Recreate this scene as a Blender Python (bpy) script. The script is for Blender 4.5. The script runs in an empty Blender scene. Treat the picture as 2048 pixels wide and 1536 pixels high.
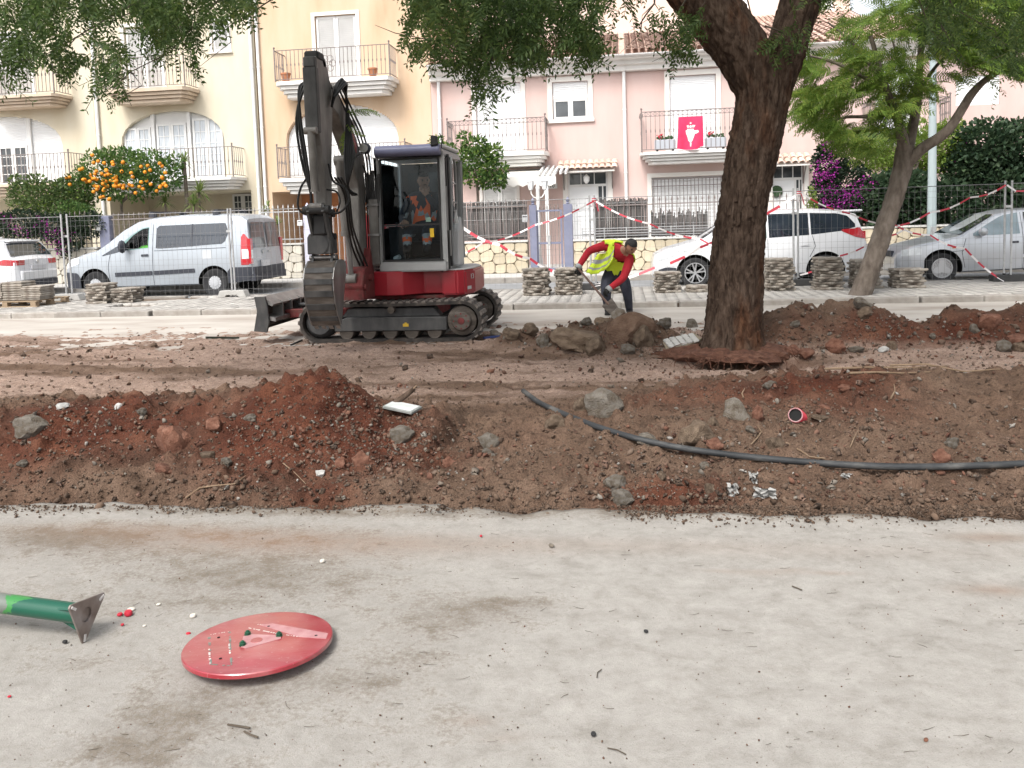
import bpy, bmesh, math, random
import numpy as np
from mathutils import Vector, Matrix, noise as mnoise

S = bpy.context.scene
COL = S.collection
rnd = random.Random(7)
rng = np.random.default_rng(11)
R_ = math.radians

# ---------------------------------------------------------------- camera
F, CAMH, HOR = 1650., 1.62, 440.
PITCH, ROLL, YAW = R_(4.5), -0.032, R_(7.7)
CX, CY = 1024., HOR + F*math.tan(PITCH)
cam_d = bpy.data.cameras.new('camera')
cam = bpy.data.objects.new('camera', cam_d); COL.objects.link(cam)
cam_d.sensor_width = 36.; cam_d.lens = 36*F/2048
cam_d.shift_y = (CY-768)/2048
cam_d.clip_start = .05; cam_d.clip_end = 600
CR = Matrix.Rotation(YAW, 3, 'Z') @ Matrix.Rotation(math.pi/2-PITCH, 3, 'X') @ Matrix.Rotation(ROLL, 3, 'Z')
CP = Vector((0, 0, CAMH))
cam.matrix_world = Matrix.Translation(CP) @ CR.to_4x4()
S.camera = cam

# ---------------------------------------------------------------- light
SUN_EL, SUN_AZ = R_(52), R_(200)
wd = bpy.data.worlds.new('World'); S.world = wd; wd.use_nodes = True
nt = wd.node_tree; nt.nodes.clear()
sk = nt.nodes.new('ShaderNodeTexSky'); sk.sky_type = 'NISHITA'; sk.sun_disc = False
sk.sun_elevation = SUN_EL; sk.sun_rotation = SUN_AZ; sk.air_density = 1; sk.dust_density = 4; sk.ozone_density = 1
hs = nt.nodes.new('ShaderNodeHueSaturation'); hs.inputs['Saturation'].default_value = .22
bg = nt.nodes.new('ShaderNodeBackground'); bg.inputs['Strength'].default_value = .14
wo = nt.nodes.new('ShaderNodeOutputWorld')
nt.links.new(sk.outputs[0], hs.inputs['Color']); nt.links.new(hs.outputs[0], bg.inputs['Color']); nt.links.new(bg.outputs[0], wo.inputs['Surface'])
sl = bpy.data.lights.new('sun', 'SUN'); sl.energy = 1.4; sl.angle = R_(18); sl.color = (1, .96, .9)
so = bpy.data.objects.new('sun', sl); COL.objects.link(so)
sd = Vector((math.sin(SUN_AZ)*math.cos(SUN_EL), math.cos(SUN_AZ)*math.cos(SUN_EL), math.sin(SUN_EL)))
so.rotation_euler = sd.to_track_quat('Z', 'Y').to_euler()
S.view_settings.view_transform = 'Standard'; S.view_settings.look = 'None'
S.view_settings.exposure = 1.06; S.view_settings.gamma = 1; S.view_settings.use_curve_mapping = False
S.render.engine = 'CYCLES'
S.cycles.use_denoising = True; S.cycles.max_bounces = 6; S.cycles.diffuse_bounces = 3; S.cycles.transparent_max_bounces = 12
S.cycles.sample_clamp_indirect = 4; S.cycles.caustics_reflective = False; S.cycles.caustics_refractive = False
try: S.cycles.denoiser = 'OPENIMAGEDENOISE'
except Exception: pass

# ---------------------------------------------------------------- where a photographed point stands in the world
def ray(px, py): return CR @ Vector(((px-CX)/F, -(py-CY)/F, -1.))
def G(px, py, z=0.):
    d = ray(px, py); return CP + d*((z-CAMH)/d.z)
def Yp(px, py, y):
    d = ray(px, py); return CP + d*(y/d.y)
def Xp(px, py, x):
    d = ray(px, py); return CP + d*(x/d.x)

# ---------------------------------------------------------------- object helpers
def thing(name, label, cat, loc=(0, 0, 0), rz=0, group=None):
    o = bpy.data.objects.new(name, None); COL.objects.link(o); o.empty_display_size = .2
    o.location = loc; o.rotation_euler = (0, 0, rz); return tag(o, label, cat, group)
def tag(o, label, cat, group=None):
    o['label'] = label; o['category'] = cat; o['kind'] = 'thing'
    if group: o['group'] = group
    return o
def kind(o, k): o['kind'] = k; return o
def tree_of(o): return [o]+[x for c in o.children for x in tree_of(c)]
def dup(o, loc=None, rz=None, label=None, parent=None):
    c = o.copy(); COL.objects.link(c)
    if parent is not None: c.parent = parent
    if loc is not None: c.location = loc
    if rz is not None: c.rotation_euler = (0, 0, rz)
    if label: c['label'] = label
    for ch in list(o.children): dup(ch, parent=c)
    return c
def place(name, me, parent=None, loc=(0, 0, 0), rot=(0, 0, 0), sc=None):
    o = bpy.data.objects.new(name, me); COL.objects.link(o)
    if parent is not None: o.parent = parent
    o.location = loc; o.rotation_euler = rot
    if sc is not None: o.scale = sc if hasattr(sc, '__len__') else (sc,)*3
    return o
def finish(me, smooth):
    if smooth:
        me.polygons.foreach_set('use_smooth', [True]*len(me.polygons))
        me.set_sharp_from_angle(angle=R_(smooth if smooth is not True else 40))
    me.update()
class MB:
    def __init__(s): s.v = []; s.f = []; s.m = []; s.mi = 0
    def add(s, V, Fs, mi=None):
        n = len(s.v); s.v += [tuple(p) for p in V]
        s.f += [tuple(i+n for i in f) for f in Fs]; s.m += [s.mi if mi is None else mi]*len(Fs); return s
    def box(s, x0, x1, y0, y1, z0, z1, mi=None):
        return s.add([(x0,y0,z0),(x1,y0,z0),(x1,y1,z0),(x0,y1,z0),(x0,y0,z1),(x1,y0,z1),(x1,y1,z1),(x0,y1,z1)],
            [(0,3,2,1),(4,5,6,7),(0,1,5,4),(1,2,6,5),(2,3,7,6),(3,0,4,7)], mi)
    def cbox(s, c, size, rot=None, mi=None):
        a, b, d = [k/2 for k in size]
        V = [Vector((i, j, k)) for k in (-d, d) for i, j in ((-a,-b),(a,-b),(a,b),(-a,b))]
        if rot is not None:
            m = rot if isinstance(rot, Matrix) else (Matrix.Rotation(rot[2],3,'Z')@Matrix.Rotation(rot[1],3,'Y')@Matrix.Rotation(rot[0],3,'X'))
            V = [m@p for p in V]
        return s.add([p+Vector(c) for p in V], [(0,3,2,1),(4,5,6,7),(0,1,5,4),(1,2,6,5),(2,3,7,6),(3,0,4,7)], mi)
    def bar(s, p0, p1, w, h, up=(0,0,1), mi=None):
        p0, p1 = Vector(p0), Vector(p1); d = p1-p0; L = d.length; x = d.normalized(); u = Vector(up)
        y = u.cross(x)
        if y.length < 1e-4: y = Vector((0,1,0)).cross(x)
        y.normalize(); z = x.cross(y); m = Matrix((x, y, z)).transposed()
        return s.cbox((p0+p1)/2, (L, w, h), m, mi)
    def tube(s, pts, r, n=8, cap=True, mi=None):
        P = [Vector(p) for p in pts]; k = len(P); rr = r if hasattr(r, '__len__') else [r]*k
        T = [(P[min(i+1,k-1)]-P[max(i-1,0)]).normalized() for i in range(k)]
        a = T[0].orthogonal().normalized(); V = []
        for i in range(k):
            a = (a-T[i]*a.dot(T[i]))
            a = a.normalized() if a.length > 1e-6 else T[i].orthogonal().normalized()
            b = T[i].cross(a)
            V += [P[i]+(a*math.cos(t)+b*math.sin(t))*rr[i] for t in [2*math.pi*j/n for j in range(n)]]
        Fs = [(i*n+j, i*n+(j+1)%n, (i+1)*n+(j+1)%n, (i+1)*n+j) for i in range(k-1) for j in range(n)]
        if cap: Fs += [tuple(range(n-1,-1,-1)), tuple((k-1)*n+j for j in range(n))]
        return s.add(V, Fs, mi)
    def cyl(s, p0, p1, r, r1=None, n=12, mi=None): return s.tube([p0, p1], [r, r if r1 is None else r1], n, True, mi)
    def prism(s, poly, ax, a0, a1, mi=None):
        n = len(poly); f = {'x': lambda u,v,a:(a,u,v), 'y': lambda u,v,a:(u,a,v), 'z': lambda u,v,a:(u,v,a)}[ax]
        V = [f(u,v,a0) for u,v in poly]+[f(u,v,a1) for u,v in poly]
        return s.add(V, [tuple(range(n)), tuple(range(2*n-1,n-1,-1))]+[(i, i+n, (i+1)%n+n, (i+1)%n) for i in range(n)], mi)
    def lathe(s, prof, n=16, c=(0,0,0), ax='z', mi=None, cap=True):
        f = {'x': lambda r,h,t:(h,r*math.cos(t),r*math.sin(t)), 'y': lambda r,h,t:(r*math.cos(t),h,r*math.sin(t)), 'z': lambda r,h,t:(r*math.cos(t),r*math.sin(t),h)}[ax]
        V = [Vector(f(max(r,1e-4),h,2*math.pi*j/n))+Vector(c) for r,h in prof for j in range(n)]; k = len(prof)
        Fs = [(i*n+j, i*n+(j+1)%n, (i+1)*n+(j+1)%n, (i+1)*n+j) for i in range(k-1) for j in range(n)]
        if cap and prof[0][0] > 1e-3 and prof[0] != prof[-1]: Fs.append(tuple(range(n-1,-1,-1)))
        if cap and prof[-1][0] > 1e-3 and prof[0] != prof[-1]: Fs.append(tuple((k-1)*n+j for j in range(n)))
        return s.add(V, Fs, mi)
    def ball(s, c, r, n=12, sc=(1,1,1), mi=None):
        k = max(4, n//2); V = []
        for i in range(k+1):
            t = math.pi*i/k
            for j in range(n):
                p = 2*math.pi*j/n; V.append((c[0]+r*sc[0]*max(math.sin(t),1e-3)*math.cos(p), c[1]+r*sc[1]*max(math.sin(t),1e-3)*math.sin(p), c[2]+r*sc[2]*math.cos(t)))
        return s.add(V, [(i*n+j, (i+1)*n+j, (i+1)*n+(j+1)%n, i*n+(j+1)%n) for i in range(k) for j in range(n)], mi)
    def grid(s, P, mi=None):
        a, b = len(P), len(P[0])
        return s.add([p for r in P for p in r], [(i*b+j, i*b+j+1, (i+1)*b+j+1, (i+1)*b+j) for i in range(a-1) for j in range(b-1)], mi)
    def mesh(s, name, mats, smooth=False, bevel=0, bseg=1, fix=True):
        me = bpy.data.meshes.new(name); me.from_pydata(s.v, [], s.f)
        for m in (mats if isinstance(mats, (list, tuple)) else [mats]): me.materials.append(m)
        me.polygons.foreach_set('material_index', s.m)
        if fix or bevel:
            bm = bmesh.new(); bm.from_mesh(me)
            if bevel:
                bmesh.ops.remove_doubles(bm, verts=bm.verts, dist=1e-5)
                bmesh.ops.bevel(bm, geom=[e for e in bm.edges if len(e.link_faces)==2 and e.calc_face_angle(0) > .5], offset=bevel, segments=bseg, affect='EDGES', clamp_overlap=True)
            bmesh.ops.recalc_face_normals(bm, faces=bm.faces); bm.to_mesh(me); bm.free()
        finish(me, smooth); return me
    def build(s, name, mats, parent=None, smooth=False, bevel=0, loc=(0,0,0), rot=(0,0,0), bseg=1, fix=True):
        return place(name, s.mesh(name, mats, smooth, bevel, bseg, fix), parent, loc, rot)
def npmesh(name, V, Fa, mats, smooth=False, mi=None):
    me = bpy.data.meshes.new(name); V = np.asarray(V, np.float32); Fa = np.asarray(Fa, np.int32); k = Fa.shape[1]
    me.vertices.add(len(V)); me.vertices.foreach_set('co', V.ravel())
    me.loops.add(Fa.size); me.loops.foreach_set('vertex_index', Fa.ravel())
    me.polygons.add(len(Fa)); me.polygons.foreach_set('loop_start', np.arange(0, Fa.size, k, dtype=np.int32))
    try: me.polygons.foreach_set('loop_total', np.full(len(Fa), k, np.int32))
    except Exception: pass
    for m in (mats if isinstance(mats, (list, tuple)) else [mats]): me.materials.append(m)
    if mi is not None: me.polygons.foreach_set('material_index', np.asarray(mi, np.int32))
    if smooth: me.polygons.foreach_set('use_smooth', np.ones(len(Fa), bool))
    me.update(calc_edges=True); me.validate(); return me
def scatter(TV, TF, Ms, Ts):
    """copies of a template (verts, faces) under 3x3 matrices Ms and offsets Ts, as one vertex/face array"""
    TV = np.asarray(TV, float); TF = np.asarray(TF); n = len(Ms)
    V = np.einsum('nij,kj->nki', np.asarray(Ms), TV)+np.asarray(Ts)[:, None, :]
    return V.reshape(-1, 3), (TF[None]+(np.arange(n)*len(TV))[:, None, None]).reshape(-1, TF.shape[1])
def rotmats(n, tilt=math.pi, yaw=True):
    a = rng.uniform(0, 2*np.pi, n); b = rng.uniform(-tilt, tilt, n); c = rng.uniform(-tilt, tilt, n); o = np.zeros(n); l = np.ones(n)
    Z = np.array([[np.cos(a),-np.sin(a),o],[np.sin(a),np.cos(a),o],[o,o,l]]).transpose(2,0,1)
    X = np.array([[l,o,o],[o,np.cos(b),-np.sin(b)],[o,np.sin(b),np.cos(b)]]).transpose(2,0,1)
    Yy = np.array([[np.cos(c),o,np.sin(c)],[o,l,o],[-np.sin(c),o,np.cos(c)]]).transpose(2,0,1)
    return Z@X@Yy
# value noise on numpy arrays
_lat = np.random.default_rng(3).random((256, 256))
def vn(x, y, s=0):
    x = np.asarray(x, float)+s*17.3; y = np.asarray(y, float)+s*9.7
    i, j = np.floor(x).astype(int), np.floor(y).astype(int); u, v = x-i, y-j
    u = u*u*(3-2*u); v = v*v*(3-2*v); L = lambda a, b: _lat[a & 255, b & 255]
    return (L(i,j)*(1-u)+L(i+1,j)*u)*(1-v)+(L(i,j+1)*(1-u)+L(i+1,j+1)*u)*v
def fbm(x, y, s=0, o=4, g=.5):
    t = 0; a = 1; n = 0
    for k in range(o): t = t+a*vn(np.asarray(x)*2**k, np.asarray(y)*2**k, s+k); n += a; a *= g
    return t/n

# ---------------------------------------------------------------- materials
def lin(c):   # '#rrggbb' or linear triple
    if isinstance(c, str):
        c = [int(c[i:i+2], 16)/255 for i in (1, 3, 5)]; c = [k/12.92 if k < .04045 else ((k+.055)/1.055)**2.4 for k in c]
    return (*c[:3], 1)
def newmat(name):
    m = bpy.data.materials.new(name); m.use_nodes = True; t = m.node_tree
    return m, t, t.nodes['Principled BSDF']
def nd(t, ty, **kw):
    n = t.nodes.new(ty)
    for k, v in kw.items():
        if k in n.inputs: n.inputs[k].default_value = v
        else: setattr(n, k, v)
    return n
def ramp(t, fac, stops):
    r = t.nodes.new('ShaderNodeValToRGB'); e = r.color_ramp.elements
    while len(e) < len(stops): e.new(.5)
    for k, (p, c) in zip(e, stops): k.position = p; k.color = lin(c)
    t.links.new(fac, r.inputs[0]); return r.outputs[0]
def coords(t, stretch=(1,1,1), space='Object', warp=0):
    tc = nd(t, 'ShaderNodeTexCoord'); mp = nd(t, 'ShaderNodeMapping'); mp.inputs['Scale'].default_value = stretch
    t.links.new(tc.outputs[space], mp.inputs[0]); return mp.outputs[0]
def noise(t, vec, scale, detail=5, rough=.55, dist=0):
    n = nd(t, 'ShaderNodeTexNoise', Scale=scale, Detail=detail, Roughness=rough, Distortion=dist); t.links.new(vec, n.inputs['Vector']); return n.outputs[0]
def mixc(t, fac, a, b, mode='MIX'):
    m = nd(t, 'ShaderNodeMix', data_type='RGBA', blend_type=mode)
    for s_, v in ((0, fac), (6, a), (7, b)):
        if hasattr(v, 'is_linked') or hasattr(v, 'links'): t.links.new(v, m.inputs[s_])
        else: m.inputs[s_].default_value = v if s_ == 0 else lin(v)
    return m.outputs[2]
def bumpit(t, b, h, strength, dist=.01):
    n = nd(t, 'ShaderNodeBump', Strength=strength, Distance=dist); t.links.new(h, n.inputs['Height']); t.links.new(n.outputs[0], b.inputs['Normal'])
def mat(name, *cols, scale=4, rough=.75, metal=0, bump=0, bscale=None, spec=.35, stretch=(1,1,1), rv=0, isl=0, space='Object', detail=5, coat=0, lo=.3, hi=.7, bd=.01):
    m, t, b = newmat(name)
    b.inputs['Roughness'].default_value = rough; b.inputs['Metallic'].default_value = metal
    b.inputs['Specular IOR Level'].default_value = spec; b.inputs['Coat Weight'].default_value = coat
    vec = coords(t, stretch, space) if (len(cols) > 1 or bump) else None
    out = None
    if len(cols) > 1:
        k = len(cols); out = ramp(t, noise(t, vec, scale, detail), [(lo+(hi-lo)*i/(k-1), c) for i, c in enumerate(cols)])
    if rv or isl:
        src = nd(t, 'ShaderNodeObjectInfo').outputs['Random'] if rv else nd(t, 'ShaderNodeNewGeometry').outputs['Random Per Island']
        a = rv or isl; mr = nd(t, 'ShaderNodeMapRange'); t.links.new(src, mr.inputs[0]); mr.inputs[3].default_value = 1-a; mr.inputs[4].default_value = 1+a
        h = nd(t, 'ShaderNodeHueSaturation'); t.links.new(mr.outputs[0], h.inputs['Value'])
        if out is not None: t.links.new(out, h.inputs['Color'])
        else: h.inputs['Color'].default_value = lin(cols[0])
        out = h.outputs[0]
    if out is not None: t.links.new(out, b.inputs['Base Color'])
    else: b.inputs['Base Color'].default_value = lin(cols[0])
    if bump: bumpit(t, b, noise(t, vec, bscale or scale*4, 5), bump, bd)
    return m
def leafmat(name, *cols, trans=.35, rough=.55, spec=.3):
    m, t, b = newmat(name); b.inputs['Roughness'].default_value = rough; b.inputs['Specular IOR Level'].default_value = spec
    g = nd(t, 'ShaderNodeNewGeometry'); k = len(cols)
    n = noise(t, coords(t, space='Object'), 1.6, 2); mm = nd(t, 'ShaderNodeMath', operation='MULTIPLY_ADD'); mm.inputs[1].default_value = .55
    t.links.new(g.outputs['Random Per Island'], mm.inputs[0]); m2 = nd(t, 'ShaderNodeMath', operation='MULTIPLY_ADD'); m2.inputs[1].default_value = .9; m2.inputs[2].default_value = -.22
    t.links.new(n, m2.inputs[0]); t.links.new(m2.outputs[0], mm.inputs[2])
    c = ramp(t, mm.outputs[0], [(.1+.8*i/(k-1), x) for i, x in enumerate(cols)]); t.links.new(c, b.inputs['Base Color'])
    tr = nd(t, 'ShaderNodeBsdfTranslucent'); t.links.new(c, tr.inputs[0]); mx = nd(t, 'ShaderNodeMixShader'); mx.inputs[0].default_value = trans
    t.links.new(b.outputs[0], mx.inputs[1]); t.links.new(tr.outputs[0], mx.inputs[2]); t.links.new(mx.outputs[0], t.nodes['Material Output'].inputs[0])
    return m
def glassmat(name, tint=(.75,.8,.8), tr=.6, rough=.03):
    m, t, b = newmat(name); t.nodes.remove(b)
    gl = nd(t, 'ShaderNodeBsdfGlossy', Roughness=rough); tp = nd(t, 'ShaderNodeBsdfTransparent'); tp.inputs[0].default_value = (*[c*tr for c in tint], 1)
    fr = nd(t, 'ShaderNodeFresnel', IOR=1.3); mx = nd(t, 'ShaderNodeMixShader')
    ad = nd(t, 'ShaderNodeMath', operation='MULTIPLY_ADD'); ad.inputs[1].default_value = 1.; ad.inputs[2].default_value = .0; t.links.new(fr.outputs[0], ad.inputs[0])
    t.links.new(ad.outputs[0], mx.inputs[0]); t.links.new(tp.outputs[0], mx.inputs[1]); t.links.new(gl.outputs[0], mx.inputs[2]); t.links.new(mx.outputs[0], t.nodes['Material Output'].inputs[0])
    return m
m_white = mat('white_paint', (.78,.78,.77), (.70,.70,.69), scale=2, rough=.5)
m_shut = mat('white_shutter', (.80,.81,.82), rough=.45)
m_black = mat('black_rubber', (.018,.018,.019), (.03,.03,.03), rough=.7)
m_dark = mat('dark_void', (.01,.01,.01), rough=.9)
m_iron = mat('iron_railing', (.16,.13,.12), (.24,.21,.2), scale=20, rough=.6)
m_galv = mat('galvanised_steel', (.42,.42,.42), (.55,.56,.57), scale=14, rough=.45, metal=.6)
m_glassdark = mat('window_glass', (.03,.035,.04), (.09,.10,.11), scale=1.5, rough=.06, spec=.8)
m_curtain = mat('curtained_glass', (.40,.44,.48), (.62,.66,.70), scale=7, stretch=(3,1,.3), rough=.12, spec=.7)
# ================================================================= ground, concrete, soil
def crest(pts, yc): 
    q = [Yp(px, py, yc) for px, py in pts]; return [p.x for p in q], [p.z for p in q]
_cy = lambda x: np.interp(x, [-6, -1.2, -.2, 1, 6], [6.1, 6.1, 6.5, 6.9, 7.1])
_cl = crest([(-700,800),(0,808),(150,802),(330,796),(420,792),(500,782),(570,768),(620,752),(655,746),(690,762),(730,790),(800,820),(900,822)], 6.1)
_cr = crest([(960,815),(1080,800),(1180,788),(1300,768),(1420,758),(1600,750),(1750,742),(1900,746),(2048,750),(2700,745)], 6.95)
_cx = np.array(_cl[0]+_cr[0]); _cz = np.array(_cl[1]+_cr[1]); _o = np.argsort(_cx); _cx, _cz = _cx[_o], _cz[_o]
LUMPS = []   # (x, y, height, sx, sy)
for px, py, y, sx, sy in [(1250,632,10.15,.42,.42),(1120,665,10.0,.35,.3),(1035,660,10.2,.22,.22),(1345,668,10.0,.28,.35),(1170,652,10.4,.4,.3),
        (1600,618,10.4,.55,.5),(1690,610,10.5,.6,.5),(1800,645,10.2,.5,.45),(1950,622,10.3,.5,.5),(2060,615,10.3,.7,.5),(2300,600,10.5,1.1,.6)]:
    p = Yp(px, py, y); LUMPS.append((p.x, y, p.z, sx, sy))
TRX, TRY = G(1462, 716)[:2]
def smooth01(t): t = np.clip(t, 0, 1); return t*t*(3-2*t)
def Tz(x, y, fine=True):
    x = np.asarray(x, float); y = np.asarray(y, float)
    x, y = x+.10*(fbm(x*3.1+y, y*3.3-x, 71, 3)-.5)+.03*(vn(x*17, y*17, 72)-.5), y+.10*(fbm(x*3.3-y, y*3.1+x, 73, 3)-.5)+.03*(vn(x*17, y*17, 74)-.5)
    yc = _cy(x)+.25*(fbm(x*.9, y*0, 5, 2)-.5); h = np.interp(x, _cx, _cz)
    y0 = 4.60+.16*(fbm(x*1.7, y*0, 9, 4, .6)-.5)+.16*(fbm(x*12, y*7, 19, 4, .65)-.5)
    t = (y-y0)/(yc-y0)
    face = -.13+.12*smooth01((y-y0)/.14)+(h+.01)*(.45*smooth01(t*1.05)+.55*smooth01(t)**1.25)+.05*np.sin(np.clip(t, 0, 1)*math.pi)*np.exp(-((x+3)/2.5)**2)
    mid = .03*smooth01((12-y)/3)+.05*(fbm(x*.8, y*.8, 2, 3)-.5)-.06*smooth01((y-11.6)/1.0)
    back = smooth01((y-yc)/.85)
    z = np.where(y < yc, face, h*(1-back)+mid*back)
    for lx, ly, lh, sx, sy in LUMPS:
        d = ((x-lx)/sx)**2+((y-ly)/sy)**2; z = np.where(y > 8.2, np.maximum(z, lh*np.exp(-d*.55)+mid*.4), z)
    z = z-.26*np.exp(-(((x-TRX+.05)/.80)**2+((y-TRY+.50)/.27)**2)**2)
    if fine:
        bank = np.where(y < yc+.5, 1., .45)+.7*smooth01((z-.08)/.15)*(y > 8.5)
        z = z+bank*(.09*(fbm(x*2.6+y, y*2.6-x, 1, 3)-.5)+.075*(fbm(x*6+y*3, y*6-x*3, 4, 5, .62)-.5)+.05*(fbm(x*19, y*19, 6, 3, .65)-.5))*smooth01((y-4.5)/.08)
        z = z+.06*(fbm(x*.9+.25*y, y*5.5, 8, 4, .6)-.5)*smooth01((y-7.2)/.8)*smooth01((12.2-y)/.8)
        ch = np.clip(fbm(x*11, y*11, 12, 2)-.56, 0, 1); z = z+ch*.22*bank*smooth01((y-4.6)/.3)
    return z
def tz(x, y): return float(Tz(np.array([x]), np.array([y]))[0])
def onT(px, py, y0=4.7, y1=13.):
    """first hit of the sight line through (px, py) with the soil"""
    d = ray(px, py); ys = np.linspace(y0, y1, 500); t = ys/d.y
    zs = CAMH+d.z*t; g = Tz(d.x*t, ys); k = np.argmax(zs <= g)
    if zs[k] > g[k]: k = len(ys)-1
    return Vector((d.x*t[k], ys[k], g[k]))

# soil
def soil_patch(xs, ys, name):
    X, Yy = np.meshgrid(xs, ys); Z = Tz(X, Yy); nx, ny = len(xs), len(ys)
    V = np.stack([X, Yy, Z], -1).reshape(-1, 3); i = np.arange(nx*ny).reshape(ny, nx)
    Fa = np.stack([i[:-1,:-1], i[:-1,1:], i[1:,1:], i[1:,:-1]], -1).reshape(-1, 4)
    me = npmesh(name, V, Fa, m_soil, True)
    x, y, z = V.T; n = fbm(x*1.1, y*1.1, 21, 3)
    red = np.zeros(len(x))
    def blob(px, py, rx, ry, a=1.):
        p = onT(px, py); nonlocal red; red = np.maximum(red, a*np.exp(-(((x-p.x)/rx)**2+((y-p.y)/ry)**2)**1.5))
    for b in [(120,850,.95,.6,1.),(330,850,.5,.5,.9),(620,800,.8,.7,1.),(520,850,.7,.5,1.),(730,870,.45,.4,.95),(700,900,.4,.3,.8),(850,920,.3,.25,.7),(640,985,.3,.2,.6),
              (1440,775,.55,.35,.85),(1640,780,.8,.4,.8),(1700,800,.5,.4,.7),(1340,790,.4,.3,.6),(1320,985,.45,.18,.8),(220,900,.5,.2,.7),
              (1760,660,.6,.5,.9),(1620,640,.4,.3,.5),(1950,660,.9,.6,.85),(1560,680,.3,.3,.4),(2040,700,.6,.4,.9),(1900,690,.5,.3,.7),(1460,735,.75,.25,.9)]: blob(*b)
    red = np.clip(red+(n-.5)*.9*np.where(red > .1, 1, .55), 0, 1)
    pale = smooth01((y-_cy(x)-.5)/.6)*smooth01((.15-z)/.08)*np.clip(.62+4.2*(fbm(x*.65+.1*y, y*2.6, 31, 5, .58)-.48)+.25*smooth01((y-8.5)/3)+.5*np.exp(-((y-8.3)/.5)**2)*smooth01((x-1.2)/.6), 0, 1)
    for nm, a in (('red', red), ('pale', pale)):
        at = me.attributes.new(nm, 'FLOAT', 'POINT'); at.data.foreach_set('value', a.astype(np.float32))
    return kind(place(name, me), 'structure')
m_soil, t, b = newmat('soil'); b.inputs['Roughness'].default_value = .95; b.inputs['Specular IOR Level'].default_value = .15
v = coords(t, space='Object'); n1 = noise(t, v, 3.2, 7, .62); n2 = noise(t, v, 24, 6, .65); n3 = noise(t, v, 90, 4, .7)
brown = ramp(t, n1, [(.28,(.095,.060,.042)),(.5,(.145,.094,.066)),(.72,(.20,.135,.097))])
redc = ramp(t, n1, [(.28,(.048,.017,.011)),(.5,(.100,.035,.021)),(.72,(.165,.067,.039))])
palec = ramp(t, n2, [(.3,(.23,.155,.118)),(.5,(.35,.25,.198)),(.75,(.43,.33,.272))])
ar = nd(t, 'ShaderNodeAttribute', attribute_name='red'); ap = nd(t, 'ShaderNodeAttribute', attribute_name='pale')
c = mixc(t, ar.outputs['Fac'], brown, redc); c = mixc(t, ap.outputs['Fac'], c, palec)
sp = ramp(t, n3, [(.33,(.45,.45,.45)),(.5,(1,1,1)),(.72,(1.5,1.5,1.5))]); c = mixc(t, .75, c, sp, 'MULTIPLY')
t.links.new(c, b.inputs['Base Color'])
ma = nd(t, 'ShaderNodeMath', operation='ADD'); t.links.new(n2, ma.inputs[0]); t.links.new(n3, ma.inputs[1]); bumpit(t, b, ma.outputs[0], .9, .025)
soil_patch(np.arange(-8.6, 8.4, .019), np.concatenate([np.arange(4.42, 7.9, .019)]), 'dirt_ground')
soil_patch(np.arange(-13, 11.5, .04), np.arange(7.86, 12.9, .035), 'dirt_ground')

# concrete in front: a broken slab edge at the trench
m_conc, t, b = newmat('worn_concrete'); b.inputs['Roughness'].default_value = .9; b.inputs['Specular IOR Level'].default_value = .2
v = coords(t, space='Object'); big = noise(t, v, .9, 6, .6, .6); midn = noise(t, coords(t, (1,1.3,1)), 6, 9, .72, .3); fin = noise(t, v, 55, 6, .7); gr = noise(t, v, 210, 3, .7)
base = ramp(t, midn, [(.28,(.220,.205,.184)),(.48,(.290,.274,.251)),(.7,(.345,.329,.305))])
dust = ramp(t, fin, [(.3,(.115,.097,.078)),(.55,(.175,.150,.123)),(.8,(.235,.206,.175))])
at = nd(t, 'ShaderNodeAttribute', attribute_name='dust'); mm = nd(t, 'ShaderNodeMath', operation='MULTIPLY_ADD'); mm.inputs[1].default_value = 2.4; mm.inputs[2].default_value = -1.15
ad = nd(t, 'ShaderNodeMath', operation='ADD'); t.links.new(midn, mm.inputs[0]); t.links.new(mm.outputs[0], ad.inputs[0]); t.links.new(at.outputs['Fac'], ad.inputs[1])
m4 = nd(t, 'ShaderNodeMath', operation='MULTIPLY_ADD'); m4.inputs[1].default_value = 1.7; m4.inputs[2].default_value = -.85; t.links.new(fin, m4.inputs[0])
a2 = nd(t, 'ShaderNodeMath', operation='ADD', use_clamp=True); t.links.new(ad.outputs[0], a2.inputs[0]); t.links.new(m4.outputs[0], a2.inputs[1])
c = mixc(t, ramp(t, a2.outputs[0], [(.18,(0,0,0)),(.78,(1,1,1))]), base, dust)
ar = nd(t, 'ShaderNodeAttribute', attribute_name='rust'); rm = nd(t, 'ShaderNodeMath', operation='MULTIPLY', use_clamp=True); t.links.new(ar.outputs['Fac'], rm.inputs[0]); t.links.new(midn, rm.inputs[1])
c = mixc(t, rm.outputs[0], c, (.20,.115,.07))
sp = ramp(t, gr, [(.26,(.55,.53,.5)),(.42,(1,1,1)),(.7,(1.10,1.10,1.10))]); c = mixc(t, .7, c, sp, 'MULTIPLY')
sp2 = ramp(t, fin, [(.24,(.6,.58,.55)),(.36,(1,1,1))]); c = mixc(t, .6, c, sp2, 'MULTIPLY')
t.links.new(c, b.inputs['Base Color'])
m18 = ramp(t, noise(t, v, 21, 7, .72), [(.3,(.88,.87,.86)),(.5,(1,1,1)),(.72,(1.08,1.08,1.08))]); c = mixc(t, .9, c, m18, 'MULTIPLY'); t.links.new(c, b.inputs['Base Color'])
hm = nd(t, 'ShaderNodeMath', operation='ADD'); t.links.new(fin, hm.inputs[0]); t.links.new(gr, hm.inputs[1]); bumpit(t, b, hm.outputs[0], .55, .006)
xs = np.arange(-9, 9.01, .04); ys = np.concatenate([np.arange(-3, 1.6, .2), np.arange(1.6, 4.7, .04)])
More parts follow.
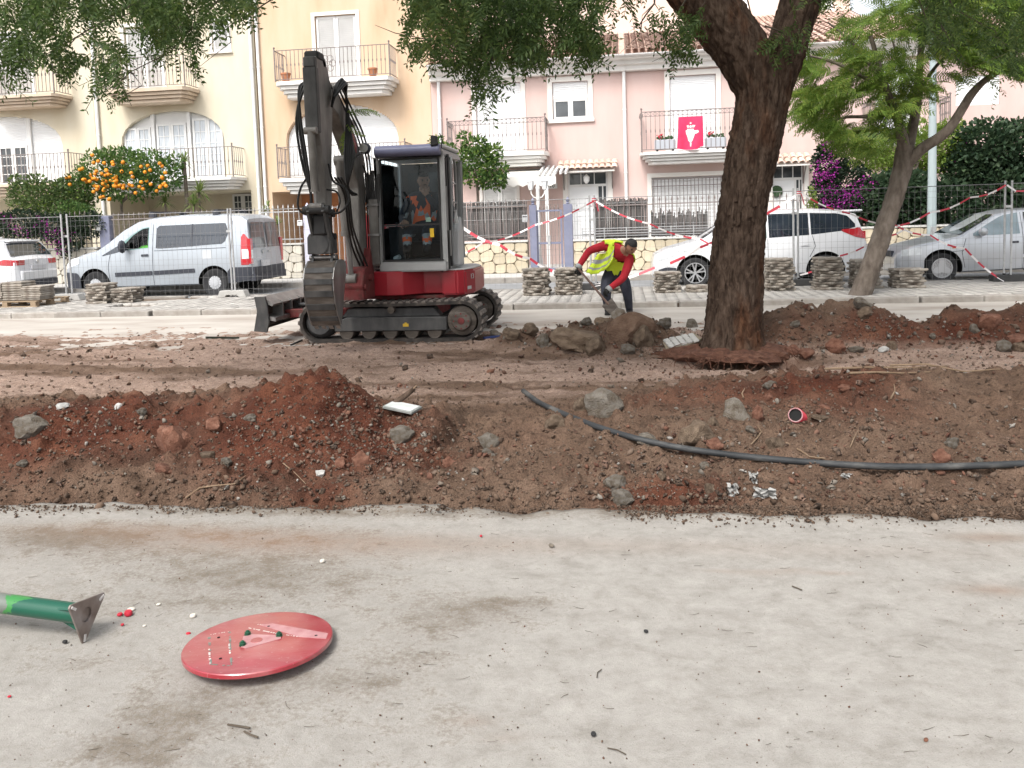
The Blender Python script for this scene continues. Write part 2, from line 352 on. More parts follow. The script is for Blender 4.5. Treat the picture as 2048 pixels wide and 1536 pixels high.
X, Yy = np.meshgrid(xs, ys); edge = 4.50+.10*(fbm(xs*1.6, xs*0, 40, 3, .6)-.5)*2+.05*(fbm(xs*9, xs*0, 42, 3, .6)-.5)*2
Yy = np.where(Yy > 3.6, 3.6+(Yy-3.6)*((edge[None]-3.6)/(ys[-1]-3.6)), Yy)
Z = .012*(fbm(X*1.5, Yy*1.5, 41, 4)-.5)+.008*(fbm(X*9, Yy*9, 43, 2)-.5)+.05*(fbm(X*5, Yy*5, 44, 3)-.5)*smooth01((Yy-4.25)/.25)
Z[-1] -= .12
nx, ny = len(xs), len(ys); i = np.arange(nx*ny).reshape(ny, nx)
me = npmesh('concrete_pavement', np.stack([X, Yy, Z], -1).reshape(-1, 3), np.stack([i[:-1,:-1], i[:-1,1:], i[1:,1:], i[1:,:-1]], -1).reshape(-1, 4), m_conc, True)
x, y = X.ravel(), Yy.ravel(); du = np.full(len(x), -.10)+.10*smooth01((.3-x)/1.6)+.34*(fbm(x*1.2, y*1.8, 47, 4)-.5)
def spot(arr, px, py, rx, ry, a):
    p = G(px, py); arr += a*np.exp(-(((x-p.x)/rx)**2+((y-p.y)/ry)**2)); return arr
for s_ in [(640,1140,.7,.28,.4),(940,1225,.34,.16,.75),(1040,1205,.22,.08,.5),(300,1110,.6,.2,.45),(60,1080,.5,.22,.6),(180,1075,.4,.12,.5),(700,1360,.3,.1,.4),(420,1210,.5,.12,.35),(1000,1100,.6,.1,.25),(820,1300,.35,.25,.55),(330,1430,.30,.15,.8),(250,1500,.35,.12,.75),(560,1380,.4,.12,.3),
           (200,1330,.4,.08,.3),(500,1160,.6,.15,.4),(120,1190,.4,.2,.3),(900,1450,.35,.12,.3),(400,1060,1.2,.16,.35),(1600,1035,1.6,.12,.4),(1500,1020,2.2,.09,.9),(500,1022,2.,.07,.7),(1950,1230,.15,.06,.4),(1340,1455,.3,.06,.2),(1850,1480,.3,.06,.25)]: spot(du, *s_[:4], s_[4]*.82)
for s_ in [(1500,1300,1.1,.6,-.32),(1300,1120,1.2,.4,-.2),(1800,1400,.8,.35,-.25),(1900,1120,.6,.3,-.1),(90,1450,.3,.2,-.35),(420,1480,.15,.08,-.3)]: spot(du, *s_)
ru = np.zeros(len(x))
for s_ in [(560,1085,1.,.15,1.4),(1990,1180,.15,.05,1.5),(1985,1075,.2,.06,1.6),(1520,1145,.12,.02,.9),(1660,1145,.1,.02,1.),(1440,1140,.08,.02,.7),(1580,1140,.08,.02,.8),(1200,1090,2.,.1,.5),(300,1060,.8,.1,.9),(1580,1000,2.2,.1,1.),(950,1440,.06,.03,.9),(1010,1470,.08,.02,.8)]: spot(ru, *s_[:4], s_[4]*.6)
for nm, a in (('dust', du), ('rust', ru)): me.attributes.new(nm, 'FLOAT', 'POINT').data.foreach_set('value', a.astype(np.float32))
kind(place('concrete_pavement', me), 'structure')

# far layers
m_base = mat('earth', (.12,.085,.06), (.17,.125,.09), scale=1.5, rough=.95)
m_sand = mat('pale_path', (.29,.25,.215), (.40,.365,.325), (.47,.44,.40), scale=1.1, stretch=(.5,1.4,1), rough=.95, bump=.4, bscale=30, detail=8)
m_road = mat('asphalt', (.20,.205,.21), (.27,.275,.28), scale=2.5, stretch=(.4,1,1), rough=.9, bump=.2, bscale=90, detail=7)
m_kerb = mat('kerb_stone', (.24,.215,.19), (.36,.34,.31), scale=5, rough=.9, bump=.3, rv=.12)
m_tile = mat('paving_tiles', (.33,.31,.285), (.44,.42,.39), scale=2.2, rough=.9, isl=.09)
m_pave = mat('far_pavement', (.42,.41,.39), (.50,.49,.47), scale=1.2, rough=.9)
kind(MB().box(-300, 300, -60, 500, -.6, -.35).build('ground', m_base), 'structure')
kind(MB().box(-60, 50, 10.4, 14.7, -.3, 0).build('path', m_sand), 'structure')
kind(MB().box(-60, 50, 18.03, 20.9, -.3, 0.004).build('road', m_road), 'structure')
kind(MB().box(-60, 50, 21.04, 60, -.3, .135).build('pavement', m_pave), 'structure')
KT = .10
med = kind(MB().box(-60, 50, 14.88, 17.88, -.3, KT-.05).build('median_strip', m_base), 'structure')
def kerb_row(y0, y1, zt, x0, x1, L=1.0):
    k = MB().box(.006, L-.006, y0, y1, -.25, zt).mesh('kerb_stone', m_kerb, bevel=.015)
    return k
for (y0, y1, zt, par) in ((14.7, 14.88, KT, med), (17.88, 18.03, KT, med)):
    k = kerb_row(y0, y1, zt, 0, 0)
    for i in range(27): place('kerb_stone', k, par, (-16+i, rnd.uniform(-.008,.008), rnd.uniform(-.006,.006)), (0,0,rnd.uniform(-.004,.004)))
fk = kind(MB().box(-60, 50, 20.92, 21.035, -.3, .06).build('kerb', m_kerb), 'structure'); k = kerb_row(20.9, 21.04, .15, 0, 0)
for i in range(30): place('kerb_stone', k, fk, (-18+i, rnd.uniform(-.006,.006), rnd.uniform(-.004,.004)))
# small tiles of the median; the empty cells are the tree pits, the left end is sanded over
PITS = [(G(1020,610,KT), .6), (G(1440,606,KT), .75), (G(1690,600,KT), .75), (G(1965,590,KT), .55), (G(270,610,KT), .5), (G(590,610,KT), .5)]
TV = [(.004,.004,0),(.196,.004,0),(.196,.196,0),(.004,.196,0)]; TV = TV+[(a,b,-.05) for a,b,_ in TV]; TF = [(0,1,2,3),(0,4,5,1),(1,5,6,2),(2,6,7,3),(3,7,4,0)]
T = []
for ix in range(-82, 56):
    for iy in range(15):
        X0, Y0 = ix*.2, 14.885+iy*.2
        if any(abs(X0+.1-p.x) < w and abs(Y0+.1-p.y) < .34 for p, w in PITS): continue
        if X0 < -5 and iy > 8 and vn(X0*.8, Y0*.8, 3) > .62: continue
        T.append((X0, Y0, KT+rnd.uniform(-.004,.004)))
V, Fa = scatter(TV, TF, np.repeat(np.eye(3)[None], len(T), 0), T)
kind(place('paving_tiles', npmesh('paving_tiles', V, Fa, m_tile), med), 'stuff')
# ================================================================= houses
FY = 27.
def rect(l, r, t, b, y=FY):
    mx, my = (l+r)/2, (t+b)/2
    return Yp(l, my, y).x, Yp(r, my, y).x, Yp(mx, b, y).z, Yp(mx, t, y).z
def arc_pts(a, b, s, d, n=14):   # right spring to left spring
    return [((a+b)/2+(b-a)/2*math.cos(math.pi*i/n), s+(d-s)*math.sin(math.pi*i/n)**.9) for i in range(n+1)]
def wall_front(par, x0, x1, z0, z1, y, holes, m, depth=.22):
    """a wall face with real openings and reveals; hole = (xa, xb, za, zb, arch spring or None, depth)"""
    mb = MB(); xs = sorted({x0, x1, *[min(max(k, x0), x1) for h in holes for k in h[:2]]}); zs = sorted({z0, z1, *[min(max(k, z0), z1) for h in holes for k in h[2:4]]})
    for a, b in zip(xs, xs[1:]):
        for c, d in zip(zs, zs[1:]):
            mx, mz = (a+b)/2, (c+d)/2
            if any(h[0] < mx < h[1] and h[2] < mz < h[3] for h in holes): continue
            mb.add([(a,y,c),(b,y,c),(b,y,d),(a,y,d)], [(0,1,2,3)])
    for h in holes:
        a, b, c, d = max(h[0], x0), min(h[1], x1), h[2], h[3]; D = y+(h[5] if len(h) > 5 else depth); s = h[4] if len(h) > 4 else None
        if s is None: loop = [(a,c),(a,d),(b,d),(b,c)]
        else:
            ar = arc_pts(h[0], h[1], s, d); n = len(ar)//2
            mb.add([(h[1],y,d)]+[(u,y,w) for u, w in ar[:n+1]], [tuple(range(n+2))]); mb.add([(h[0],y,d)]+[(u,y,w) for u, w in ar[n:]], [tuple(range(len(ar)-n+1))])
            loop = [(h[0],c)]+ar[::-1]+[(h[1],c)]
        for (u, w), (u2, w2) in zip(loop, loop[1:]+loop[:1]): mb.add([(u,y,w),(u2,y,w2),(u2,D,w2),(u,D,w)], [(0,1,2,3)])
    mb.add([(x0,y,z0),(x0,y+8,z0),(x0,y+8,z1),(x0,y,z1)], [(0,1,2,3)]); mb.add([(x1,y,z0),(x1,y+8,z0),(x1,y+8,z1),(x1,y,z1)], [(0,1,2,3)])
    mb.add([(x0,y+8,z0),(x1,y+8,z0),(x1,y+8,z1),(x0,y+8,z1)], [(0,1,2,3)])
    return mb.build('wall', m, par, fix=False)
def roller(par, a, b, c, d, y, m=None, name='roller_shutter', pitch=.055, arch=None):
    n = max(2, int((d-c)/pitch)); h = (d-c)/n; mb = MB()
    for i in range(n):
        z = c+i*h; A, B = a, b
        if arch:
            u = min(max((z+h/2-arch)/(d-arch), 0), .995); w = (b-a)/2*math.cos(math.asin(u)) if z > arch else (b-a)/2; A, B = (a+b)/2-w, (a+b)/2+w
        mb.add([(A,y,z),(B,y,z),(B,y-.012,z+h*.3),(A,y-.012,z+h*.3),(B,y-.012,z+h*.75),(A,y-.012,z+h*.75),(B,y,z+h),(A,y,z+h)], [(0,1,2,3),(3,2,4,5),(5,4,6,7)])
    return mb.build(name, m or m_shut, par, fix=False)
def frame_rect(mb, a, b, c, d, y0, y1, w, wb=None):
    wb = w if wb is None else wb
    mb.box(a, a+w, y0, y1, c, d); mb.box(b-w, b, y0, y1, c, d); mb.box(a+w, b-w, y0, y1, d-w, d)
    if wb: mb.box(a+w, b-w, y0, y1, c, c+wb)
def casement(par, a, b, c, d, y, leaves=2, mx=2, mz=4, glass=None, name='window'):
    mb = MB(); w = (b-a)/leaves
    for i in range(leaves):
        A, B = a+i*w+.004, a+(i+1)*w-.004; frame_rect(mb, A, B, c, d, y-.03, y+.03, .075)
        for j in range(1, mx): x = A+.075+(B-A-.15)*j/mx; mb.box(x-.012, x+.012, y-.022, y+.02, c+.075, d-.075)
        for j in range(1, mz): z = c+.075+(d-c-.15)*j/mz; mb.box(A+.075, B-.075, y-.021, y+.019, z-.012, z+.012)
    o = mb.build(name, m_white, par)
    for i in range(leaves):
        A, B = a+i*w+.07, a+(i+1)*w-.07; MB().box(A, B, y-.004, y+.004, c+.07, d-.07).build('pane', glass or m_glassdark, o)
    return o
def louvre(par, a, b, c, d, y, leaves=2, pitch=.06, name='shutter'):
    w = (b-a)/leaves
    for i in range(leaves):
        A, B = a+i*w+.005, a+(i+1)*w-.005; f = MB(); frame_rect(f, A, B, c, d, y-.03, y+.02, .07); o = f.build(name, m_white, par)
        s = MB(); n = int((d-c-.14)/pitch)
        for j in range(n): z = c+.07+(j+.5)*(d-c-.14)/n; s.cbox(((A+B)/2, y-.004, z), (B-A-.15, .066, .010), (R_(-62), 0, 0))
        kind(s.build('slats', m_white, o), 'stuff')
        MB().box(A+.07, B-.07, y+.03, y+.035, c+.07, d-.07).build('backing', m_cap0, o)
def surround(par, a, b, c, d, y, w=.13, p=.03, sill=True, m=None):
    mb = MB(); mb.box(a-w, a-.003, y-p, y+.02, c, d+w); mb.box(b+.003, b+w, y-p, y+.02, c, d+w); mb.box(a-.003, b+.003, y-p, y+.02, d+.003, d+w)
    if sill: mb.box(a-w-.03, b+w+.03, y-p-.05, y+.02, c-w*.7, c-.003)
    return mb.build('window_surround', m or m_trim, par)
def balcony(par, l, r, top, bot, railtop, m, proj=.95, y=FY, scroll=False, pitch=.135, side=.22):
    yf = y-proj; x0, x1, zb, zt = rect(l, r, top, bot, yf); zr = Yp((l+r)/2, railtop, yf).z; n = 4; mb = MB(); hh = (zt-zb)/n
    for i in range(n):
        k = (n-1-i)*.085; a, b, f = x0+k, x1-k, yf+k
        mb.prism([(a,y-.002),(a,f+side),(a+side*.55,f),(b-side*.55,f),(b,f+side),(b,y-.002)], 'z', zb+i*hh+(.0 if i == 0 else .001), zb+(i+1)*hh-(.02 if i < n-1 else 0))
        if i < n-1: k += .03; mb.prism([(a+.03,y-.002),(a+.03,f+side),(a+.03+side*.5,f+.03),(b-.03-side*.5,f+.03),(b-.03,f+side),(b-.03,y-.002)], 'z', zb+(i+1)*hh-.021, zb+(i+1)*hh+.0005)
    o = mb.build('balcony', m, par)
    path = [(x0+.05,y-.02),(x0+.05,yf+.06),(x1-.05,yf+.06),(x1-.05,y-.02)]; rl = MB()
    for (ax, ay), (bx, by) in zip(path, path[1:]):
        for z, w in ((zr, .022), (zt+.07, .018))+(((zr-.14, .014),) if scroll else ()): rl.bar((ax,ay,z), (bx,by,z), .03, w)
    for px_, py_ in path[1:3]: rl.box(px_-.018, px_+.018, py_-.018, py_+.018, zt, zr+.06); rl.ball((px_,py_,zr+.09), .035, 8)
    rl.build('railing', m_iron, o)
    h = zr-zt-.07; bb = MB(); bb.box(-.008, .008, -.008, .008, 0, h); bb.box(-.016, .016, -.016, .016, h*.45, h*.53); bal = bb.mesh('baluster', m_iron); P = []
    for (ax, ay), (bx, by) in zip(path, path[1:]):
        k = max(2, int(math.hypot(bx-ax, by-ay)/pitch)); P += [(ax+(bx-ax)*j/k, ay+(by-ay)*j/k) for j in range(1, k)]
    for q in P: place('baluster', bal, o, (*q, zt+.07))
    if scroll:
        s = MB()
        for q in P[::1]: s.lathe([(.05,-.006),(.062,-.006),(.062,.006),(.05,.006),(.05,-.006)], 8, (q[0], q[1], zr-.07), 'y')
        kind(s.build('scrollwork', m_iron, o), 'stuff')
    return o, x0, x1, zt, zr, yf
def downpipe(par, px, t, b, y=FY, m=None):
    p, q = Yp(px, t, y-.08), Yp(px, b, y-.08); x = (p.x+q.x)/2; mb = MB(); mb.cyl((x,y-.08,0.1), (x,y-.08,p.z), .055, n=8)
    for z in (1.2, 3., 5., 7.):
        if z < p.z: mb.lathe([(.06,z),(.068,z),(.068,z+.04),(.06,z+.04)], 8, (x,y-.08,0))
    mb.build('downpipe', m or m_white, par, 40)
m_cream = mat('cream_render', (.50,.44,.33), (.60,.535,.41), (.635,.58,.465), scale=.9, stretch=(1.4,1,.4), lo=.22, hi=.62, rough=.9, bump=.15, bscale=60)
m_orange = mat('orange_render', (.49,.34,.22), (.585,.425,.29), (.62,.475,.345), scale=.9, stretch=(1.4,1,.35), lo=.2, hi=.62, rough=.9, bump=.15, bscale=60)
m_terra = mat('terracotta_render', (.46,.20,.10), (.52,.25,.13), scale=.8, rough=.9)
m_pink = mat('pink_render', (.49,.345,.312), (.575,.42,.385), (.61,.465,.43), scale=.9, stretch=(1.4,1,.35), lo=.2, hi=.62, rough=.9, bump=.15, bscale=60)
m_cap0 = mat('shutter_backing', (.45,.45,.45), rough=.8)
m_trim = mat('pale_trim', (.74,.71,.67), rough=.8)
m_stoneb = mat('beige_cast_stone', (.52,.41,.31), (.60,.50,.40), scale=3, rough=.85)
m_whites = mat('white_cast_stone', (.72,.70,.67), (.77,.76,.74), scale=3, rough=.85)
m_rooft = mat('roof_tile', (.46,.30,.235), (.62,.47,.40), scale=6, rough=.85, isl=.22)
m_pot = mat('terracotta_pot', (.45,.19,.10), rough=.85)

def barrel_tiles(x0, x1, ya, za, yb, zb, pitch=.22, row=.36):
    """rows of half-round tiles on the slope from (ya, za) up to (yb, zb)"""
    L = math.hypot(yb-ya, zb-za); uy, uz = (yb-ya)/L, (zb-za)/L; ny_, nz_ = -uz, uy; n = 5; TV, TFs = [], []
    for e, (s0, r0) in enumerate(((0, .105), (row*1.06, .082))):
        for j in range(n+1): a = math.pi*j/n; TV.append((r0*math.cos(a), s0*uy+ny_*(r0*.75*math.sin(a)+.02*(1-e)), s0*uz+nz_*(r0*.75*math.sin(a)+.02*(1-e))))
    TFs = [(j, j+1, n+2+j, n+1+j) for j in range(n)]; T = []
    for i in range(int((x1-x0)/pitch)+1):
        for k in range(int(L/row)): T.append((x0+i*pitch+rng.uniform(-.008,.008), ya+k*row*uy, za+k*row*uz+rng.uniform(-.006,.006)))
    return scatter(TV, TFs, np.repeat(np.eye(3)[None], len(T), 0), T)

# ---- cream house with the orange tree (two dwellings drawn apart by the white pipe)
def cream_house(lbl, l, r, slab_up, rail_up, arch, slab_lo, rail_lo, loc, second):
    h = thing('cream_house', lbl, 'house', loc); h.location = (0, 0, 0)
    x0, x1 = Yp(l, 250, FY).x, Yp(r, 250, FY).x
    a, b, c, d = rect(*arch); _, _, uz, _ = rect(slab_up[0], slab_up[1], slab_up[3], slab_up[3]); ux0, ux1, _, _ = rect(slab_up[0]+45, slab_up[1]-48, 60, 170)
    zt = Yp((slab_up[0]+slab_up[1])/2, slab_up[2], FY-.95).z; zl = Yp((slab_lo[0]+slab_lo[1])/2, slab_lo[2], FY-.95).z
    spring = c+(d-c)*.52; c = zl; holes = [(a, b, c, d, spring, .25), (ux0, ux1, zt, zt+2.25, None, .15)]
    pa, pb = x0+.35, x1-.4; holes.append((pa, pb, .1, zl-.42, None, 2.4))
    if second:
        e = rect(424, 458, 40, 104); holes.append((*e, None, .12))
    wall_front(h, x0, x1, .1, 10.5, FY, holes, m_cream)
    if second: louvre(h, *e, FY+.08, 1); surround(h, *e, FY, .07, sill=True)
    louvre(h, ux0+.02, ux1-.02, zt+.02, zt+2.2, FY+.1); surround(h, ux0, ux1, zt, zt+2.25, FY, .12, sill=False)
    if second:
        ps = [rect(*q, FY+.18) for q in ((251,307,256,360), (316,378,247,360), (388,450,236,360))]
        # white infill of the arch, then three glazed doors at stepped heads
        mb = MB(); ar = arc_pts(a, b, spring, d); mb.add([(u, FY+.2, w) for u, w in ar]+[(a,FY+.2,spring-.25),(b,FY+.2,spring-.25)], [tuple(range(len(ar)))+(len(ar), len(ar)+1)]); mb.build('arch_panel', m_white, h, fix=False)
        for (p, q, s_, t_) in ps: casement(h, p+.02, q-.02, zl+.03, min(t_, d), FY+.14, 2, 2, 5, m_curtain, 'balcony_door')
        for q in ((ps[0][1]+ps[1][0])/2, (ps[1][1]+ps[2][0])/2): MB().box(q-.06, q+.06, FY+.08, FY+.19, zl+.03, d-.06).build('mullion', m_white, h)
    else:
        roller(h, a+.02, b-.02, zl+.02, d, FY+.2, arch=spring); q = rect(0, 58, 292, 380, FY+.1)
        casement(h, q[0], q[1], zl+.03, q[3], FY+.12, 2, 2, 4, None, 'balcony_door'); mp = MB(); mp.box(q[1]+.02, q[1]+.16, FY+.1, FY+.17, zl+.03, d-.1); mp.build('mullion', m_white, h)
    balcony(h, *slab_up, rail_up, m_stoneb); balcony(h, *slab_lo, rail_lo, m_whites if second else m_stoneb)
    # recessed porch
    MB().add([(pa,FY+2.4,.1),(pb,FY+2.4,.1),(pb,FY+2.4,zl-.4),(pa,FY+2.4,zl-.4)], [(0,1,2,3)]).build('porch_wall', m_cream, h, fix=False)
    if second: casement(h, *rect(466, 508, 388, 432, FY+2.3), FY+2.3, 2, 2, 3, None, 'porch_door')
    return h
cream_house('cream house left of the white drainpipe with closed arched shutter', -330, 190, (-60,110,190,212), 116, (-110,126,232,365), (-110,142,368,391), 310, (-20,27,0), False)
cb = cream_house('cream house with arched glazed doors behind the orange tree', 190.5, 517, (206,372,176,203), 113, (243,449,221,352), (208,469,358,381), 298, (-14,27,0), True)
downpipe(cb, 189, 0, 320); downpipe(cb, 508, 0, 420)

# ---- orange house
oh = thing('orange_house', 'orange rendered house with balcony and arched white shutter', 'house')
x0, x1 = Yp(517.5, 200, FY).x, Yp(862, 200, FY).x
zt, zl = Yp(665, 157, FY-.95).z, Yp(678, 352, FY-.95).z
a, b, c, d = rect(572, 797, 208, 350); spring = c+(d-c)*.5; e = rect(632, 714, 30, 160)
wall_front(oh, x0, x1, .1, 10.8, FY, [(a,b,zl,d,spring,.22), (e[0],e[1],zt,e[3],None,.14), (x0+.3,x1-.1,.1,zl-.4,None,2.6)], m_orange)
louvre(oh, e[0]+.02, e[1]-.02, zt+.02, e[3]-.02, FY+.08); surround(oh, e[0], e[1], zt, e[3], FY, .12, sill=False)
roller(oh, a+.02, b-.02, zl+.02, d, FY+.18, arch=spring)
mp = MB(); q = rect(700, 712, 208, 350, FY+.1); mp.box(q[0], q[1], FY+.1, FY+.165, zl+.02, d-.02); mp.build('mullion', m_white, oh)
for w in ((729,750,308,345), (586,652,343,353)): casement(oh, *rect(*w, FY+.12), FY+.13, 1 if w[0] > 700 else 3, 2, 2 if w[0] > 700 else 1, m_curtain)
MB().add([(x0+.3,FY+2.6,.1),(x1-.1,FY+2.6,.1),(x1-.1,FY+2.6,zl-.38),(x0+.3,FY+2.6,zl-.38)], [(0,1,2,3)]).build('porch_wall', m_terra, oh, fix=False)
bo, bx0, bx1, bzt, bzr, byf = balcony(oh, 547, 783, 157, 188, 94, m_whites)
sc = MB()
cxr, czr = Yp(654, 124, byf).x, (bzt+bzr)/2
for k in range(6): t_ = k*math.pi/3; sc.lathe([(.10,-.006),(.115,-.006),(.115,.006),(.10,.006),(.10,-.006)], 12, (cxr+.17*math.cos(t_), byf+.05, czr+.17*math.sin(t_)), 'y')
sc.build('rosette', m_iron, bo)
balcony(oh, 553, 815, 352, 383, 289, m_whites)
downpipe(oh, 521, -10, 420)
ln = Yp(557, 403, FY+2.5); lt = MB(); lt.lathe([(.02,-.16),(.07,-.1),(.08,.08),(.03,.15),(.01,.2)], 8, ln); lt.box(ln.x-.015, ln.x+.015, ln.y, FY+2.6, ln.z+.12, ln.z+.15); lt.build('porch_lantern', m_iron, oh)
for k, px in enumerate((572, 746)):
    p = Yp(px, 160 if k == 0 else 152, FY-.75); t = thing('flower_pot', ['terracotta pot at the left end of the orange house balcony', 'terracotta trough at the right end of the orange house balcony'][k], 'flower pot', (p.x, p.y, bzt))
    q = MB(); q.lathe([(.10,0),(.15,.24),(.165,.24),(.165,.29),(.14,.29),(.13,.25)], 14); q.build('pot', m_pot, t, 40); MB().lathe([(.001,.26),(.135,.26)], 12).build('potting_soil', m_base, t)

# ---- pink terraced houses
def pink_house(lbl, l, r, top_l, top_r):
    h = thing('pink_house', lbl, 'house'); return h, Yp(l, 200, FY).x, Yp(r, 200, FY).x
EAVE = 6.62
def pink_roof(h, x0, x1):
    MB().prism([(FY-.02,EAVE-.42),(FY-.18,EAVE-.40),(FY-.18,EAVE-.26),(FY-.3,EAVE-.22),(FY-.3,EAVE-.1),(FY-.45,EAVE-.07),(FY-.45,EAVE+.04),(FY-.02,EAVE+.04)], 'x', x0+.003, x1-.003).build('cornice', m_whites, h)
    g = MB(); g.prism([(FY-.62+.06*math.cos(t_), EAVE+.03+.06*math.sin(t_)) for t_ in np.linspace(math.pi, 2*math.pi, 7)], 'x', x0+.004, x1-.004); g.build('gutter', m_white, h)
    r0 = MB(); r0.prism([(FY-.55,EAVE+.05),(FY+4.3,EAVE+1.72),(FY+8,EAVE+.1)], 'x', x0+.002, x1-.002); rr = r0.build('roof', m_rooft, h)
    V, Fa = barrel_tiles(x0+.1, x1-.1, FY-.6, EAVE+.1, FY+4.3, EAVE+1.77); kind(place('roof_tiles', npmesh('roof_tiles', V, Fa, m_rooft, True), rr), 'stuff')
def awning_tiles(h, l, r, t, b, y=FY):
    x0, x1, z0, z1 = rect(l, r, t, b, y-.5); n = int((x1-x0)/.19); V, Fa = barrel_tiles(0, .01, -.62, 0, 0, .34, .2, .32)
    a = MB(); a.prism([(y-.6,z0-.03),(y-.001,z0+.28),(y-.001,z0+.2),(y-.6,z0-.07)], 'x', x0, x1); can = a.build('door_canopy', m_trim, h)
    me = npmesh('roof_tile', V[:len(V)//max(1,len(V)//24)], Fa[Fa.max(1) < 24] if len(V) > 24 else Fa, m_rooft2, True)
    for i in range(n+1): place('roof_tile', me, can, (x0+i*(x1-x0)/n, y-.02+rnd.uniform(-.01,.01), z0+.0))
    for xx in (x0+.08, x1-.08): br = MB(); br.bar((xx,y-.5,z0-.03), (xx,y-.03,z0-.55), .03, .03); br.box(xx-.015, xx+.015, y-.05, y-.01, z0-.6, z0+.15); br.build('bracket', m_iron, can)
m_rooft2 = mat('canopy_tile', (.56,.36,.27), (.70,.54,.46), scale=5, rough=.85, rv=.15)
def front_door(h, l, r, t, b, mirror=False):
    a, b_, c, d = rect(l, r, t, b); c = .9; m = a+(b_-a)*.74
    fr = MB(); frame_rect(fr, a, b_, c, d, FY+.06, FY+.14, .06, 0); fr.box(a+.06, b_-.06, FY+.065, FY+.135, d-.5, d-.42); fr.box(m-.03, m+.03, FY+.062, FY+.138, c, d-.5)
    for k in (1, 2): x = a+(b_-a)*k/3; fr.box(x-.015, x+.015, FY+.07, FY+.12, d-.42, d-.06)
    fr.box((m+b_)/2-.02, (m+b_)/2+.02, FY+.07, FY+.12, c, d-.5); dr = fr.build('door_frame', m_white, h)
    lf = MB(); lf.box(a+.062, m-.032, FY+.08, FY+.13, c, d-.502)
    for z0_, z1_ in ((c+.15, c+.8), (c+.95, d-.65)): frame_rect(lf, a+.2, m-.17, z0_, z1_, FY+.065, FY+.08, .03)
    lf.build('door_leaf', m_shut, dr); MB().box(a+.06, b_-.06, FY+.1, FY+.11, d-.42, d-.06).build('fanlight', m_glassdark, dr); MB().box(m+.03, b_-.06, FY+.1, FY+.11, c, d-.5).build('sidelight', m_glassdark, dr)
    hd = MB(); hd.cyl((m-.1,FY+.05,1.75), (m-.1,FY+.05,2.0), .015); hd.build('handle', m_galv, dr); return dr
# house number ten
h, x0, x1 = pink_house('pink house number 10 with small window beside its balcony', 862.5, 1251.5, 0, 0)
win = rect(1105, 1176, 163, 238); dr1 = rect(953, 1043, 166, 308); zs_ = Yp(993, 306, FY-.95).z; fd = rect(1136, 1216, 342, 440); sh = rect(966, 1034, 371, 440)
wall_front(h, x0, x1, .1, EAVE-.05, FY, [(*win,None,.14), (dr1[0],dr1[1],zs_,dr1[3],None,.14), (fd[0],fd[1],.9,fd[3],None,.16), (*sh,None,.14)], m_pink)
w3 = rect(1105, 1176, 197, 238); casement(h, win[0]+.01, win[1]-.01, win[2]+.01, w3[3], FY+.1, 2, 1, 1); roller(h, win[0]+.01, win[1]-.01, w3[3], win[3], FY+.07); surround(h, *win, FY, .16)
roller(h, dr1[0]+.01, dr1[1]-.01, zs_+.01, dr1[3], FY+.08); surround(h, dr1[0], dr1[1], zs_, dr1[3], FY, .15, sill=False)
balcony(h, 893, 1095, 306, 333, 238, m_whites, scroll=True)
louvre(h, *sh, FY+.08); surround(h, *sh, FY, .1)
front_door(h, 1136, 1216, 342, 440); surround(h, fd[0], fd[1], .9, fd[3], FY, .16, sill=False); awning_tiles(h, 1120, 1229, 322, 340)
pink_roof(h, x0, x1); downpipe(h, 881, 135, 420); downpipe(h, 1250, 112, 420)
np_ = Yp(1104, 372, FY-.03); pl = MB(); pl.box(np_.x-.17, np_.x+.17, FY-.02, FY-.002, np_.z-.085, np_.z+.085); pq = pl.build('number_plate', m_white, h)
def text(body, size, m, par, loc, rot=(math.pi/2,0,0), name='lettering', ex=.002):
    cu = bpy.data.curves.new(name, 'FONT'); cu.body = body; cu.size = size; cu.align_x = 'CENTER'; cu.align_y = 'CENTER'; cu.extrude = ex; cu.materials.append(m)
    tmp = bpy.data.objects.new(name, cu); COL.objects.link(tmp); me = bpy.data.meshes.new_from_object(tmp.evaluated_get(bpy.context.evaluated_depsgraph_get())); bpy.data.objects.remove(tmp)
    return place(name, me, par, loc, rot)
text('10', .17, m_black, pq, (np_.x, FY-.024, np_.z))
p = Yp(1173, 358, FY-.25); lg = MB(); lg.lathe([(.03,-.15),(.09,-.07),(.1,.06),(.04,.12),(.01,.16)], 8, (p.x, FY-.3, p.z)); lg.box(p.x-.012, p.x+.012, FY-.3, FY-.001, p.z+.12, p.z+.15); lg.build('door_lantern', m_white, h)
# white scalloped pergola awning over the shuttered window
aw = thing('patio_awning', 'white scalloped awning on a post beside the door of number 10', 'awning'); p0, p1 = Yp(1000, 362, FY-1.6), Yp(1112, 345, FY-1.6)
cv = MB(); za = p0.z
N = 22; top = [(p0.x+(p1.x-p0.x)*i/N, FY-1.7, za-.12-.09*abs(math.sin(i*math.pi/3.6))) for i in range(N+1)]; mid_ = [(q[0], FY-1.7, za+.12) for q in top]; bk = [(q[0], FY-.03, za+.42) for q in top]
cv.grid([top, mid_, bk]); c_ = cv.build('canvas', mat('awning_canvas', (.78,.76,.72), rough=.9), aw, 30)
ps = MB(); ps.box(p1.x-.35, p1.x-.25, FY-1.66, FY-1.56, .13, za+.1); ps.build('post', m_white, aw)
rf = MB()
for k in range(6): rf.bar((p1.x-.5+k*.16,FY-1.75,za+.17), (p1.x-.5+k*.16,FY-.03,za+.48), .06, .09)
rf.build('rafter', m_white, aw)
